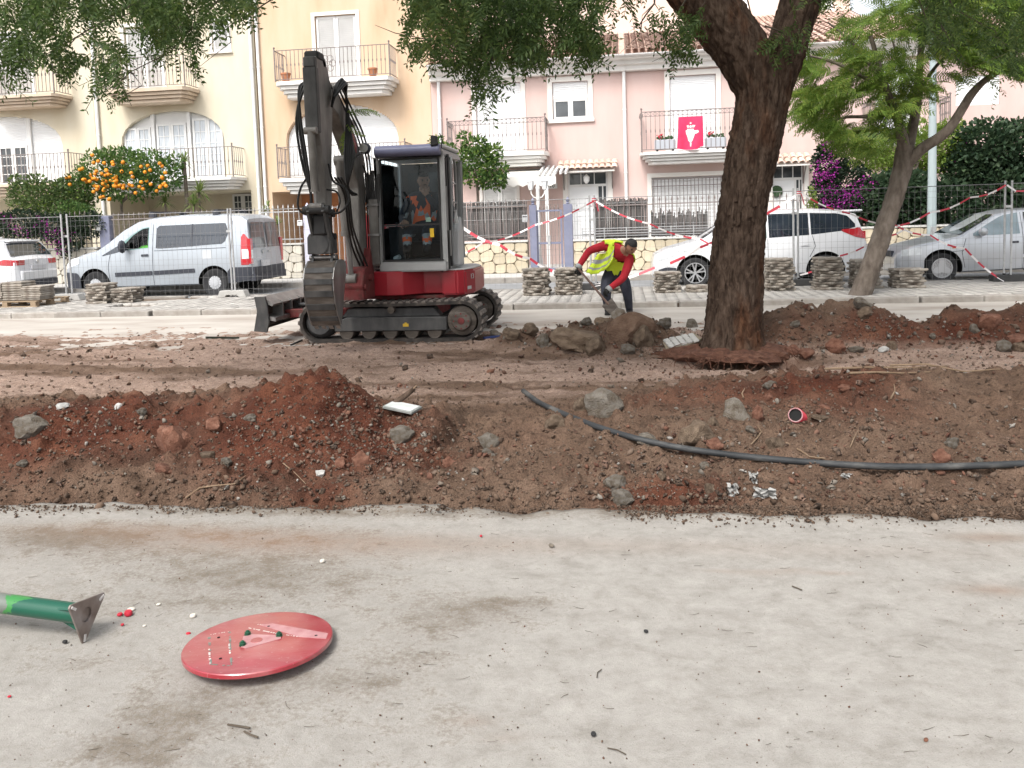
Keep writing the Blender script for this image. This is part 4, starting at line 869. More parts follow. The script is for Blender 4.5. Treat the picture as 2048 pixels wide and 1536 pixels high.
# ================================================================= vehicles
def boolean(me, cut, op='DIFFERENCE'):
    a = bpy.data.objects.new('a', me); c = bpy.data.objects.new('c', cut); COL.objects.link(a); COL.objects.link(c)
    md = a.modifiers.new('b', 'BOOLEAN'); md.object = c; md.operation = op; md.solver = 'EXACT'
    dg = bpy.context.evaluated_depsgraph_get(); out = bpy.data.meshes.new_from_object(a.evaluated_get(dg), preserve_all_data_layers=True, depsgraph=dg)
    bpy.data.objects.remove(a); bpy.data.objects.remove(c); return out
m_silver = mat('silver_paint', (.36,.395,.435), (.41,.445,.485), scale=1.2, rough=.32, metal=.25, coat=.5)
m_silver2 = mat('silver_paint_cool', (.47,.49,.52), (.53,.55,.58), scale=1.2, rough=.28, metal=.35, coat=.6)
m_carwhite = mat('white_car_paint', (.70,.71,.73), rough=.28, coat=.6)
m_plast = mat('dark_plastic', (.035,.038,.05), (.05,.053,.065), scale=8, rough=.6)
m_tyre = mat('tyre_rubber', (.022,.022,.024), (.04,.04,.042), scale=10, rough=.85)
m_alloy = mat('alloy_wheel', (.55,.56,.58), rough=.3, metal=.7)
m_hub = mat('grey_hubcap', (.40,.41,.43), (.48,.49,.51), scale=8, rough=.5)
m_red = mat('tail_lamp_red', (.45,.02,.03), rough=.15, coat=.8)
m_lamp = mat('headlamp_glass', (.55,.58,.60), (.75,.78,.80), scale=12, rough=.1, coat=.8)
m_cargl = mat('car_glass', (.010,.013,.02), (.03,.04,.055), scale=1.2, rough=.04, spec=.9)
m_cargl2 = mat('greenish_opaque_glass', (.03,.10,.09), (.06,.16,.15), scale=1.5, rough=.04, spec=.9)  # green of reflections and see-through is put into the opaque pane colour
m_plate = mat('licence_plate', (.60,.60,.62), rough=.4)
def itp(P, x): return float(np.interp(x, [p[0] for p in P], [p[1] for p in P]))
class Car:
    """x runs from the nose (0) to the tail (L), the near side is -y"""
    def __init__(s, L, W, top, belt, bot, plan, tumble=.28, wheels=(), wr=.32, round_=.07):
        s.L, s.W, s.top, s.belt, s.bot, s.plan, s.tm, s.wheels, s.wr, s.rd = L, W, top, belt, bot, plan, tumble, wheels, wr, round_
    def y(s, x, z):
        b, zb = itp(s.belt, x), itp(s.bot, x); w = s.W/2*itp(s.plan, x)
        if z < b: u = (z-zb)/(b-zb); return w*(.955+.045*math.sin(math.pi*min(max(.12+.78*u,0),1))) 
        return w*.966-(z-b)*s.tm
    def body(s, m, extra_cut=None):
        xs = sorted(set([round(i*s.L/44, 4) for i in range(45)]+[round(p[0], 4) for p in s.top]+[.03, .08, s.L-.03, s.L-.08])); secs = []
        for x in xs:
            zt, zb = itp(s.top, x), itp(s.bot, x); r = min(s.rd, (zt-zb)*.3); h = [(0, zb), (s.y(x, zb)*.93, zb)]; zz = zt-r
            for i in range(9): z = zb+.03+(zz-zb-.03)*i/8; h.append((s.y(x, z), z))
            yt = s.y(x, zz)
            for a in (.35, .75, 1.): h.append((yt-r*1.2*(1-math.cos(a*math.pi/2)), zz+r*math.sin(a*math.pi/2)*.86))
            ye = h[-1][0]
            for k in (.66, .33, 0): h.append((ye*k, zt-r*.14+.03*(1-k*k)*min(1, (zt-.6)*2) if zt > .6 else zt-r*.14))
            secs.append([(x, -a, b) for a, b in h]+[(x, a, b) for a, b in h[-2:0:-1]])
        mb = MB(); n = len(secs[0])
        mb.add([p for q in secs for p in q], [(i*n+j, i*n+(j+1)%n, (i+1)*n+(j+1)%n, (i+1)*n+j) for i in range(len(secs)-1) for j in range(n)]+[tuple(range(n-1,-1,-1)), tuple((len(secs)-1)*n+j for j in range(n))])
        me = mb.mesh('body', [m, m_dark], False); c = MB()
        for xw in s.wheels:
            for sg in (-1, 1): c.cyl((xw, sg*(s.W/2-.27), s.wr*1.0), (xw, sg*(s.W/2+.3), s.wr*1.0), s.wr+.075, n=28)
        if extra_cut: extra_cut(c)
        cm = c.mesh('cut', [m_dark, m_dark]); out = boolean(me, cm); finish(out, 32); return out
    def patch(s, mb, lo, up, xa, xb, off=.005, nx=14, nz=6, sides=(-1,)):
        for sg in sides:
            mb.grid([[(x, sg*(s.y(x, z)+off), z) for z in [itp(lo, x)+(itp(up, x)-itp(lo, x))*j/nz for j in range(nz+1)]] for x in [xa+(xb-xa)*i/nx for i in range(nx+1)]])
        return mb
    def strip(s, mb, pts, w, off=.004):
        for (x0, z0), (x1, z1) in zip(pts, pts[1:]):
            n = max(1, int(math.hypot(x1-x0, z1-z0)/.08)); d = Vector((x1-x0, z1-z0)).normalized(); nn = (-d[1]*w/2, d[0]*w/2)
            mb.grid([[(x0+(x1-x0)*i/n+k*nn[0], -(s.y(x0+(x1-x0)*i/n, z0+(z1-z0)*i/n+k*nn[1])+off), z0+(z1-z0)*i/n+k*nn[1]) for k in (-1, 1)] for i in range(n+1)])
        return mb
    def top_patch(s, mb, xa, xb, half=.86, off=.006, nx=8, ny=8):
        mb.grid([[(x, (2*j/ny-1)*half*s.y(x, itp(s.top, x)-.07), itp(s.top, x)-.0+off+.0*j) for j in range(ny+1)] for x in [xa+(xb-xa)*i/nx for i in range(nx+1)]]); return mb
def wheel_set(c, root, style, m_rim, both=True):
    r, w = c.wr, .2; ty = MB(); ty.lathe([(r*.62,-w*.42),(r*.70,-w*.5),(r*.93,-w*.5),(r,-w*.3),(r,w*.3),(r*.93,w*.5),(r*.62,w*.5)], 28, ax='y'); tm = ty.mesh('wheel', m_tyre, 40)
    rm = MB()
    if style == 'van':
        rm.lathe([(r*.66,-w*.40),(r*.6,-w*.36),(r*.5,-w*.2),(r*.3,-w*.2),(r*.3,-w*.42),(r*.26,-w*.5),(.001,-w*.52)], 24, ax='y')
        for k in range(14): t_ = k*math.pi/7; rm.bar((r*.28*math.cos(t_),-w*.40,r*.28*math.sin(t_)), (r*.46*math.cos(t_),-w*.36,r*.46*math.sin(t_)), .05, .03, (0,1,0))
    elif style == 'tri':
        rm.lathe([(r*.69,-w*.42),(r*.66,-w*.5),(r*.60,-w*.5),(r*.58,-w*.3),(.001,-w*.25)], 24, ax='y')
        P = []
        for k in range(3):
            t_ = math.pi/2+k*2*math.pi/3; P += [(r*.60*math.cos(t_-.28), r*.60*math.sin(t_-.28)), (r*.60*math.cos(t_+.28), r*.60*math.sin(t_+.28)), (r*.26*math.cos(t_+math.pi/3), r*.26*math.sin(t_+math.pi/3))]
        rm.prism(P, 'y', -w*.5, -w*.3)
    else:
        rm.lathe([(r*.70,-w*.42),(r*.69,-w*.5),(r*.63,-w*.5),(r*.61,-w*.2)], 28, ax='y'); rm.lathe([(r*.14,-w*.3),(r*.12,-w*.46),(.001,-w*.47)], 14, ax='y')
        for k in range(5):
            for e in (-.13, .13):
                t_ = k*2*math.pi/5+e+.3; rm.bar((r*.1*math.cos(t_-e*.8),-w*.38,r*.1*math.sin(t_-e*.8)), (r*.65*math.cos(t_+e*.6),-w*.42,r*.65*math.sin(t_+e*.6)), .03, .036, (0,1,0))
        rm2 = MB(); rm2.lathe([(r*.6,-w*.1),(.001,-w*.1)], 20, ax='y')
    rim = rm.mesh('rim', m_rim, 35)
    if style == 'alloy': brk = rm2.mesh('brake_disc', m_dark)
    for xw in c.wheels:
        for sg in (-1, 1):
            o = place('wheel', tm, root, (xw, sg*(c.W/2-.115), r), (0, 0, 0 if sg < 0 else math.pi)); place('rim', rim, o, (0,0,0), (0, rnd.uniform(0, 6), 0) if style != 'tri' else (0,0,0))
            if style == 'alloy': place('brake_disc', brk, o)
def put_car(c, root, pxf, pxr, pyg, y, scale=None):
    a, b = Yp(pxf, pyg, y).x, Yp(pxr, pyg, y).x if pxr else 0; k = scale or (b-a)/(c.wheels[1]-c.wheels[0])
    root.scale = (k,)*3; root.location = (a-c.wheels[0]*k, y+c.W/2*k, .004); print('car', root.name, 'scale', round(k, 3))
# ---- silver van
vn_ = Car(4.80, 1.90, [(0,.62),(.04,.80),(.2,.93),(.55,1.07),(.95,1.17),(1.25,1.36),(1.6,1.62),(1.95,1.80),(2.35,1.89),(3.2,1.93),(4.2,1.91),(4.55,1.87),(4.68,1.78),(4.76,1.2),(4.80,.6)],
    [(0,.9),(1,.98),(2,1.10),(3,1.17),(4.8,1.19)], [(0,.26),(.5,.24),(1.5,.26),(3.5,.28),(4.3,.30),(4.8,.36)], [(0,.72),(.06,.82),(.2,.92),(.5,.985),(1,1),(4.4,1),(4.68,.975),(4.76,.95),(4.8,.92)], .20, (.88, 3.88), .325, .09)
van = thing('parked_van', 'silver panel van with dark side windows and dented sliding door', 'van')
wl = [(1.42,1.10),(1.60,1.12),(2.30,1.17)]; wu = [(1.42,1.13),(1.60,1.30),(1.80,1.46),(2.02,1.60),(2.12,1.64),(2.30,1.665)]
def vcut(c_): c_.prism([(1.63,1.14),(2.26,1.18),(2.26,1.64),(2.12,1.62),(2.0,1.56),(1.85,1.46),(1.66,1.27)], 'y', -1.2, .7)
place('body', vn_.body(m_silver, vcut), van)
g = vn_.patch(MB(), wl, wu, 1.625, 2.275, .002, 8, 5); g.build('driver_window', glassmat('van_glass', (.75,.95,.88), .85), van, True, fix=False)
g = vn_.patch(MB(), [(1.08,1.0),(1.6,1.11)], [(1.08,1.02),(1.6,1.30)], 1.1, 1.56, .004, 6, 3); g.build('quarter_window', m_cargl, van, fix=False)
g = MB(); vn_.patch(g, [(2.46,1.16),(2.6,1.15),(4.1,1.22),(4.2,1.30),(4.25,1.46)], [(2.46,1.62),(2.52,1.68),(4.15,1.70),(4.22,1.68),(4.25,1.50)], 2.46, 4.25, .004, 24, 6); g.build('side_window', m_cargl, van, fix=False)
g = vn_.strip(MB(), [(3.36,1.18),(3.36,1.70)], .03, .007); g.build('window_divider', m_plast, van, fix=False)
def boxed(name, m, pts, w, c=vn_, par=van, off=.012): return c.strip(MB(), pts, w, off).build(name, m, par, fix=False)
boxed('side_moulding', m_plast, [(1.42,.565),(2.36,.585)], .095); boxed('side_moulding', m_plast, [(2.40,.586),(3.42,.62)], .095)
for pts in ([(1.28,.40),(1.25,.75),(1.30,1.05)], [(2.38,.30),(2.38,1.72)], [(4.32,.95),(4.34,1.74)], [(2.42,1.10),(4.2,1.13)]): boxed('panel_gap', m_plast, pts, .012, off=.003)
boxed('door_handle', m_plast, [(2.10,1.0),(2.28,1.005)], .05, off=.02); boxed('fuel_flap', m_silver2, [(3.62,.98),(3.84,.985)], .2, off=.004)
fb = None
for lo_, up, xa, xb in (([(-.02,.27),(.6,.25)],[(-.02,.63),(.1,.64),(.45,.62),(.52,.5)],.0,.52), ([(4.2,.30),(4.79,.38)],[(4.2,.55),(4.3,.67),(4.79,.67)],4.22,4.79)):
    fb = vn_.patch(MB(), lo_, up, xa, xb, .012, 10, 4, (-1, 1))
    if xa < 1: fb.box(-.015, .06, -.66, .66, .28, .62)
    else: fb.box(4.74, 4.86, -.88, .88, .34, .50); fb.box(4.74, 4.84, -.86, .86, .50, .66)
    kind(fb.build('bumper', m_plast, van), 'thing')
rw = MB()
for s_ in (-1, 1): rw.add([(4.70,s_*.05,1.10),(4.70+.035,s_*.05,1.10),(4.735,s_*.78,1.10),(4.71,s_*.72,1.70),(4.71,s_*.06,1.70),(4.78,s_*.05,1.10),(4.775,s_*.80,1.10),(4.735,s_*.72,1.70),(4.735,s_*.06,1.70)], [(5,6,7,8)])
rw.build('rear_window', m_cargl, van, fix=False)
for s_ in (-1, 1): tl = MB(); vn_.patch(tl, [(4.52,.72),(4.74,.72)], [(4.52,1.30),(4.62,1.46),(4.74,1.30)], 4.56, 4.74, .01, 4, 6, (s_,)); a, b = sorted((s_*.91, s_*.80)); tl.box(4.72, 4.795, a, b, .74, 1.32); tl.build('tail_lamp', m_red, van)
tl = MB(); vn_.patch(tl, [(4.56,.86),(4.74,.86)], [(4.56,1.08),(4.74,1.08)], 4.58, 4.74, .013, 3, 3); tl.box(4.73, 4.80, -.90, -.81, .86, 1.06); tl.build('reversing_lamp', m_lamp, van)
q = MB(); q.box(4.80, 4.865, -.42, -.06, .66, .80); q.build('licence_plate', m_plate, van); q = MB(); q.lathe([(.05,4.77),(.05,4.80),(.001,4.80)], 4, (0,-.25,1.0), 'x'); q.box(4.775, 4.80, .05, .17, .98, 1.02); q.build('badge', m_galv, van)
for s_ in (-1, 1): hl = MB(); vn_.patch(hl, [(.08,.72),(.5,.84)], [(.08,.82),(.3,.97),(.5,1.0)], .08, .5, .006, 6, 4, (s_,)); hl.build('headlamp', m_lamp, van, fix=False)
ws = MB(); vn_.top_patch(ws, 1.02, 1.88, .84, .012); ws.build('windscreen', m_cargl, van, fix=False)
for x in (2.3, 3.9): rk = MB(); rk.box(x-.05, x+.05, -.72, .72, 1.985, 2.02); rk.box(x-.07, x+.07, -.74, -.62, 1.88, 1.99); rk.box(x-.07, x+.07, .62, .74, 1.88, 1.99); rk.build('roof_bar', m_plast, van)
it = MB(); it.ball((2.12,-.35,1.28), .22, 12, (.8,.9,1.3)); it.ball((2.0,-.55,1.12), .13, 10, (1.6,1,.9)); it.build('hi_vis_jacket', mat('hi_vis_green', (.25,.62,.05), (.12,.45,.06), scale=6, rough=.8), van, True)
it = MB(); it.box(2.15, 2.32, -.6, .5, .9, 1.62); it.build('seat_back', m_plast, van); it = MB(); it.lathe([(.17,-.015),(.19,0),(.17,.015),(.155,0),(.17,-.015)], 20, (0,0,0)); o = it.build('steering_wheel', m_black, van, True, loc=(1.80,-.38,1.2), rot=(0,R_(-60),0))
mr = MB(); mr.ball((1.72,-1.08,1.22), .13, 10, (.6,1,1.2)); mr.box(1.70, 1.76, -1.0, -.92, 1.13, 1.19); mr.build('wing_mirror', m_plast, van, True)
wheel_set(vn_, van, 'van', m_hub); put_car(vn_, van, 191, 430, 587, 18.72)
# ---- white people carrier
mp_ = Car(4.53, 1.84, [(0,.60),(.05,.74),(.3,.86),(.8,.99),(1.05,1.06),(1.4,1.28),(1.8,1.50),(2.2,1.60),(2.8,1.645),(3.5,1.64),(4.05,1.60),(4.3,1.52),(4.42,1.18),(4.5,.92),(4.53,.6)],
    [(0,.8),(1,.93),(2,.98),(4.53,1.08)], [(0,.24),(.5,.20),(4,.24),(4.53,.36)], [(0,.62),(.06,.74),(.2,.86),(.5,.96),(.9,1),(3.9,1),(4.3,.95),(4.45,.9),(4.53,.82)], .33, (.90, 3.63), .33, .09)
mpv = thing('parked_car', 'white people carrier with dark windows behind the big trunk', 'car'); place('body', mp_.body(m_carwhite), mpv)
g = mp_.patch(MB(), [(1.25,1.0),(1.7,1.02),(3.3,1.08)], [(1.25,1.04),(1.7,1.34),(2.1,1.52),(2.7,1.565),(3.3,1.56)], 1.3, 2.42, .004, 12, 6); g.build('front_window', m_cargl2, mpv, fix=False)
g = mp_.patch(MB(), [(2.46,1.05),(3.3,1.09),(4.0,1.16),(4.28,1.24)], [(2.46,1.56),(3.3,1.56),(3.9,1.53),(4.12,1.47),(4.28,1.27)], 2.47, 3.30, .004, 12, 6); g.build('rear_door_window', m_cargl, mpv, fix=False)
g = mp_.patch(MB(), [(2.46,1.05),(3.3,1.09),(4.0,1.16),(4.28,1.24)], [(2.46,1.56),(3.3,1.56),(3.9,1.53),(4.12,1.47),(4.28,1.27)], 3.34, 4.26, .004, 12, 6); g.build('quarter_window', m_cargl, mpv, fix=False)
B = lambda *a, **k: boxed(*a, c=mp_, par=mpv, **k)
B('roof_rail', m_galv, [(1.7,1.565),(2.3,1.60),(3.7,1.60),(4.0,1.57)], .03, off=-.02)
for pts in ([(1.34,.35),(1.30,.7),(1.36,.98)], [(2.44,.28),(2.44,1.04)], [(3.3,.62),(3.42,.85),(3.36,1.08)]): B('panel_gap', m_plast, pts, .01, off=.003)
for x in (2.22, 3.1): B('door_handle', m_carwhite, [(x,.88),(x+.2,.885)], .04, off=.022)
for s_ in (-1, 1): tl = MB(); mp_.patch(tl, [(3.95,1.16),(4.25,1.02),(4.46,.98)], [(3.95,1.19),(4.25,1.20),(4.34,1.24),(4.40,1.15),(4.46,1.0)], 3.97, 4.45, .01, 10, 5, (s_,)); tl.build('tail_lamp', m_red, mpv, fix=False)
tl = MB(); tl.box(4.38, 4.47, -.80, -.70, .84, 1.14); tl.build('tail_lamp', m_red, mpv)
for s_ in (-1, 1): hl = MB(); mp_.patch(hl, [(.12,.60),(.3,.66),(.75,.82)], [(.12,.66),(.35,.82),(.75,.86)], .12, .75, .006, 8, 4, (s_,)); hl.build('headlamp', m_lamp, mpv, fix=False)
for s_ in (-1, 1): fg_ = MB(); mp_.patch(fg_, [(.1,.36),(.5,.37)], [(.1,.40),(.3,.47),(.5,.45)], .12, .5, .006, 5, 3, (s_,)); fg_.build('fog_lamp_recess', m_plast, mpv, fix=False)
ws = MB(); mp_.top_patch(ws, 1.08, 1.74, .86, .012); ws.build('windscreen', m_cargl, mpv, fix=False)
rs = MB(); rs.box(4.15, 4.46, -.62, .62, 1.555, 1.60); rs.build('spoiler', m_carwhite, mpv, bevel=.02)
mr = MB(); mr.ball((1.42,-1.0,1.05), .12, 10, (.7,1,.8)); mr.build('wing_mirror', m_carwhite, mpv, True); B('sill', m_plast, [(1.3,.25),(3.2,.26)], .06, off=.004)
wheel_set(mp_, mpv, 'alloy', m_alloy); put_car(mp_, mpv, 1391, 1652, 577, 18.35)
# ---- silver saloon at the right
sc_ = Car(4.14, 1.66, [(0,.50),(.05,.62),(.3,.76),(.8,.87),(1.15,.94),(1.5,1.14),(1.85,1.34),(2.2,1.41),(2.7,1.42),(3.1,1.36),(3.5,1.10),(3.65,1.0),(4.0,.98),(4.1,.8),(4.14,.5)],
    [(0,.7),(1,.86),(2,.90),(4.14,.96)], [(0,.22),(.5,.18),(4.14,.3)], [(0,.66),(.06,.78),(.2,.9),(.5,.98),(.9,1),(3.7,1),(4.14,.86)], .36, (.80, 3.25), .30, .08)
sal = thing('parked_car', 'silver saloon with three spoke wheel trims at the right edge', 'car'); place('body', sc_.body(m_silver2), sal); B = lambda *a, **k: boxed(*a, c=sc_, par=sal, **k)
g = sc_.patch(MB(), [(1.35,.92),(2.25,.945)], [(1.35,.95),(1.7,1.17),(1.95,1.31),(2.25,1.36)], 1.38, 2.24, .004, 10, 5); g.build('front_window', mat('pale_reflecting_glass', (.10,.15,.17), (.30,.38,.42), scale=1.2, rough=.05, spec=.9), sal, fix=False)
g = sc_.patch(MB(), [(2.33,.945),(3.3,.98)], [(2.33,1.365),(2.8,1.36),(3.3,1.05)], 2.34, 3.2, .004, 10, 5); g.build('rear_window', m_cargl, sal, fix=False)
ws = MB(); sc_.top_patch(ws, 1.17, 1.82, .86, .012); ws.build('windscreen', m_cargl, sal, fix=False)
for pts in ([(1.22,.3),(1.16,.6),(1.24,.88)], [(2.29,.25),(2.29,1.36)], [(.95,.62),(1.2,.64)]): B('panel_gap', m_plast, pts, .01, off=.003)
B('door_handle', m_plast, [(2.05,.78),(2.2,.785)], .04, off=.02); B('side_moulding', m_silver2, [(1.25,.50),(3.3,.52)], .06, off=.012); B('indicator', mat('amber_lens', (.5,.15,.03), rough=.3), [(.98,.70),(1.06,.703)], .03, off=.006)
for s_ in (-1, 1): hl = MB(); sc_.patch(hl, [(.07,.55),(.45,.58)], [(.07,.67),(.3,.71),(.45,.69)], .07, .42, .008, 6, 4, (s_,)); hl.build('headlamp', m_lamp, sal, fix=False)
gr = MB(); gr.box(-.012, .05, -.28, .28, .52, .64); gr.build('grille', m_plast, sal); bu = MB(); sc_.patch(bu, [(.0,.24),(.48,.22)], [(.0,.50),(.48,.52)], .0, .46, .014, 8, 4, (-1, 1)); bu.box(-.03, .05, -.55, .55, .25, .50); bu.build('bumper', m_silver2, sal)
mr = MB(); mr.ball((1.52,-.90,1.0), .11, 10, (.8,.9,.75)); mr.build('wing_mirror', m_silver2, sal, True)
wheel_set(sc_, sal, 'tri', m_alloy); put_car(sc_, sal, 1885, None, 562, 18.35, 1.06)
# ---- white hatchback at the left edge: only the tail shows
hb = Car(4.16, 1.80, [(0,.62),(.05,.78),(.8,.95),(1.15,1.02),(1.6,1.34),(2.1,1.52),(2.8,1.56),(3.5,1.52),(3.75,1.45),(3.98,1.10),(4.1,1.0),(4.16,.6)],
    [(0,.8),(4.16,1.05)], [(0,.24),(3.6,.26),(4.16,.34)], [(0,.7),(.2,.88),(.6,1),(3.5,1),(3.9,.95),(4.08,.86),(4.16,.74)], .30, (.82, 3.36), .32, .09)
hbo = thing('parked_car', 'white hatchback cut off by the left edge with red tail lamp', 'car'); place('body', hb.body(m_carwhite), hbo); B = lambda *a, **k: boxed(*a, c=hb, par=hbo, **k)
g = hb.patch(MB(), [(1.4,1.02),(3.5,1.1)], [(1.4,1.05),(2.0,1.42),(3.1,1.44),(3.5,1.14)], 1.5, 3.45, .004, 14, 5); g.build('side_window', m_cargl, hbo, fix=False)
g = MB(); g.grid([[(x, (2*j/8-1)*hw, itp(hb.top, x)+.006+.02*(1-(2*j/8-1)**2)) for j in range(9)] for x, hw in [(3.70,.58),(3.78,.62),(3.86,.68),(3.94,.72),(3.99,.74)]]); g.build('rear_window', m_cargl, hbo, fix=False)
for s_ in (-1, 1): tl = MB(); hb.patch(tl, [(3.6,.90),(4.1,.86)], [(3.6,.93),(3.85,1.03),(4.1,1.0)], 3.62, 4.1, .008, 6, 4, (s_,)); a, b = sorted((s_*.72, s_*.45)); tl.box(4.02, 4.125, a, b, .87, 1.0); tl.build('tail_lamp', m_red, hbo)
bu = MB(); hb.patch(bu, [(3.7,.27),(4.15,.34)], [(3.7,.40),(4.15,.46)], 3.7, 4.15, .012, 6, 3, (-1, 1)); bu.box(4.1, 4.19, -.66, .66, .32, .47); bu.build('bumper', m_plast, hbo)
bu = MB(); bu.box(4.1, 4.20, -.66, .66, .475, .72); bu.build('bumper', m_carwhite, hbo, bevel=.03); q = MB(); q.box(4.14, 4.175, -.26, .26, .74, .85); q.build('licence_plate', m_plate, hbo)
q = MB(); q.lathe([(.045,4.12),(.045,4.15),(.001,4.15)], 8, (0,0,.95), 'x'); q.build('badge', m_galv, hbo); q = MB(); q.box(3.55, 3.84, -.55, .55, 1.46, 1.50); q.build('spoiler', m_carwhite, hbo, bevel=.015)
q = MB(); q.cbox((2.9,-.62,1.58), (1.6,.04,.04)); q.build('roof_rail', m_galv, hbo); wheel_set(hb, hbo, 'alloy', m_alloy); hbo.location = (Yp(26, 560, 18.75).x-4.12, 18.75+.9, .004)
# ================================================================= excavator: tracks along the street, house turned to face the camera
ex = thing('excavator', 'red and grey tracked excavator with its bucket tucked in front of the cab', 'excavator', (-3.17, 11.75, .012))
m_exred = mat('excavator_red', (.24,.010,.018), (.31,.016,.026), scale=2, rough=.4, coat=.3)
m_exdirty = mat('dirty_red_steel', (.07,.025,.022), (.16,.03,.03), (.11,.06,.05), scale=7, rough=.8)
m_exgrey = mat('worn_grey_paint', (.075,.070,.064), (.145,.137,.127), (.23,.222,.21), scale=5, stretch=(1,1,.4), rough=.5, bump=.15)
m_exdark = mat('dark_steel', (.032,.032,.033), (.055,.055,.055), (.085,.083,.08), scale=7, stretch=(1,1,.5), rough=.55)
m_cabgrey = mat('cab_grey', (.27,.275,.275), (.34,.345,.345), scale=3, rough=.45)
m_cablight = mat('cab_light_grey', (.40,.40,.40), (.48,.48,.48), scale=3, rough=.5)
m_mudsteel = mat('muddy_steel', (.045,.036,.03), (.085,.07,.058), (.14,.122,.108), scale=6, stretch=(.6,1,3), rough=.75, bump=.3)
m_bright = mat('bare_steel', (.20,.195,.19), (.34,.335,.33), scale=8, stretch=(1,1,.3), rough=.4, metal=.7)
m_mudrub = mat('muddy_rubber', (.022,.02,.019), (.05,.043,.038), (.16,.13,.11), scale=7, rough=.85, lo=.35, hi=.8)
m_mudpad = mat('muddy_track_pad', (.05,.043,.037), (.13,.112,.098), (.20,.18,.165), scale=9, rough=.9)
m_hyd = mat('hydraulic_hose', (.012,.012,.012), rough=.5)
# --- tracks
def track(yc, right):
    Lh, r = 1.0, .275; w = .20; path = []
    for i in range(13): a = math.pi/2+math.pi*i/12; path.append((-Lh+r*math.cos(a), r+r*math.sin(a)))
    for i in range(1, 12): path.append((-Lh+2*Lh*i/12, 0.0))
    for i in range(13): a = -math.pi/2+math.pi*i/12; path.append((Lh+r*1.02*math.cos(a), r+r*math.sin(a)))
    for i in range(1, 12): u = i/12; path.append((Lh-2*Lh*u, 2*r-.022*math.sin(math.pi*u)))
    n = len(path); cxy = lambda p: (max(-Lh, min(Lh, p[0])), r)
    inn = [(p[0]+(cxy(p)[0]-p[0])*.16, p[1]+(r-p[1])*.16) for p in path]; mb = MB()
    V = [(u, s_*w, v) for s_ in (-1, 1) for u, v in path]+[(u, s_*w, v) for s_ in (-1, 1) for u, v in inn]
    Fs = []
    for i in range(n):
        j = (i+1)%n; Fs += [(i, j, n+j, n+i), (2*n+i, 3*n+i, 3*n+j, 2*n+j), (i, 2*n+i, 2*n+j, j), (n+i, n+j, 3*n+j, 3*n+i)]
    mb.add(V, Fs); tb = mb.build('track_belt', m_mudrub, ex, 40, loc=(0, yc, 0))
    # lugs evenly spaced round the belt
    seg = [math.dist(path[i], path[(i+1)%n]) for i in range(n)]; tot = sum(seg); N = 54; pad = MB(); pad.prism([(-.034,0),(.034,0),(.022,.022),(-.022,.022)], 'y', -w*1.0, w*1.0); pm = pad.mesh('track_pad', m_mudpad)
    for k in range(N):
        s_ = tot*k/N; i = 0
        while s_ > seg[i]: s_ -= seg[i]; i = (i+1)%n
        p, q = path[i], path[(i+1)%n]; u = s_/seg[i]; x, z = p[0]+(q[0]-p[0])*u, p[1]+(q[1]-p[1])*u; a = math.atan2(q[1]-p[1], q[0]-p[0])
        if z < .02: z += .0
        place('track_pad', pm, tb, (x, 0, z), (0, -a+math.pi, 0))
    f = MB(); f.prism([(-.78,.15),(.80,.15),(.80,.335),(-.60,.345),(-.78,.28)], 'y', -w*.93, w*.93); f.prism([(-.7,.335),(.7,.335),(.6,.46),(-.6,.46)], 'y', -w*.5, w*.6); f.build('track_frame', m_exdark, ex, loc=(0, yc, 0), bevel=.012)
    for x in (-.62, -.3, 0, .3, .62): q = MB(); q.lathe([(.03,-w*.8),(.095,-w*.8),(.105,-w*.7),(.105,w*.7),(.095,w*.8),(.03,w*.8)], 16, ax='y'); q.build('track_roller', m_mudsteel, ex, 40, loc=(x, yc, .135))
    q = MB(); q.lathe([(.03,-w*.95),(.05,-w*.95),(.05,w*.9)], 12, ax='y'); q.build('carrier_roller', m_mudsteel, ex, 40, loc=(.03, yc, .44))
    q = MB(); q.lathe([(.07,-w*.85),(.16,-w*.85),(.21,-w*.6),(.225,-w*.4),(.225,w*.4),(.07,w*.5)], 24, ax='y'); q.cyl((0,-w*.9,0), (0,w*.9,0), .05); q.build('idler', m_exdark, ex, 40, loc=(-Lh, yc, r))
    q = MB(); q.lathe([(.001,-w*1.04),(.12,-w*1.03),(.135,-w*.95),(.14,-w*.8),(.20,-w*.7),(.21,-w*.4),(.21,w*.5)], 24, ax='y'); s_ = q.build('drive_sprocket', m_mudsteel, ex, 40, loc=(Lh, yc, r)); q = MB(); q.lathe([(.001,-w*1.08),(.045,-w*1.07),(.05,-w*1.02)], 12, ax='y')
    for k in range(8): t_ = k*math.pi/4; q.cyl((.1*math.cos(t_),-w*1.07,.1*math.sin(t_)), (.1*math.cos(t_),-w*1.0,.1*math.sin(t_)), .012, n=6)
    q.build('hub_bolts', m_exdirty, s_)
track(-.72, 1); track(.72, 1)
q = MB(); st = m_yel = mat('yellow_sticker', (.55,.35,.03), rough=.5); q.box(.19, .27, -.9085, -.9065, .21, .25); q.box(.215, .245, -.9085, -.9065, .25, .265); q.build('sticker', m_yel, ex)
uc = MB(); uc.box(-.55, .55, -.55, .55, .28, .47); uc.lathe([(.42,.46),(.44,.48),(.44,.56),(.40,.58)], 28); uc.build('undercarriage', m_exdirty, ex, 40, bevel=.02)
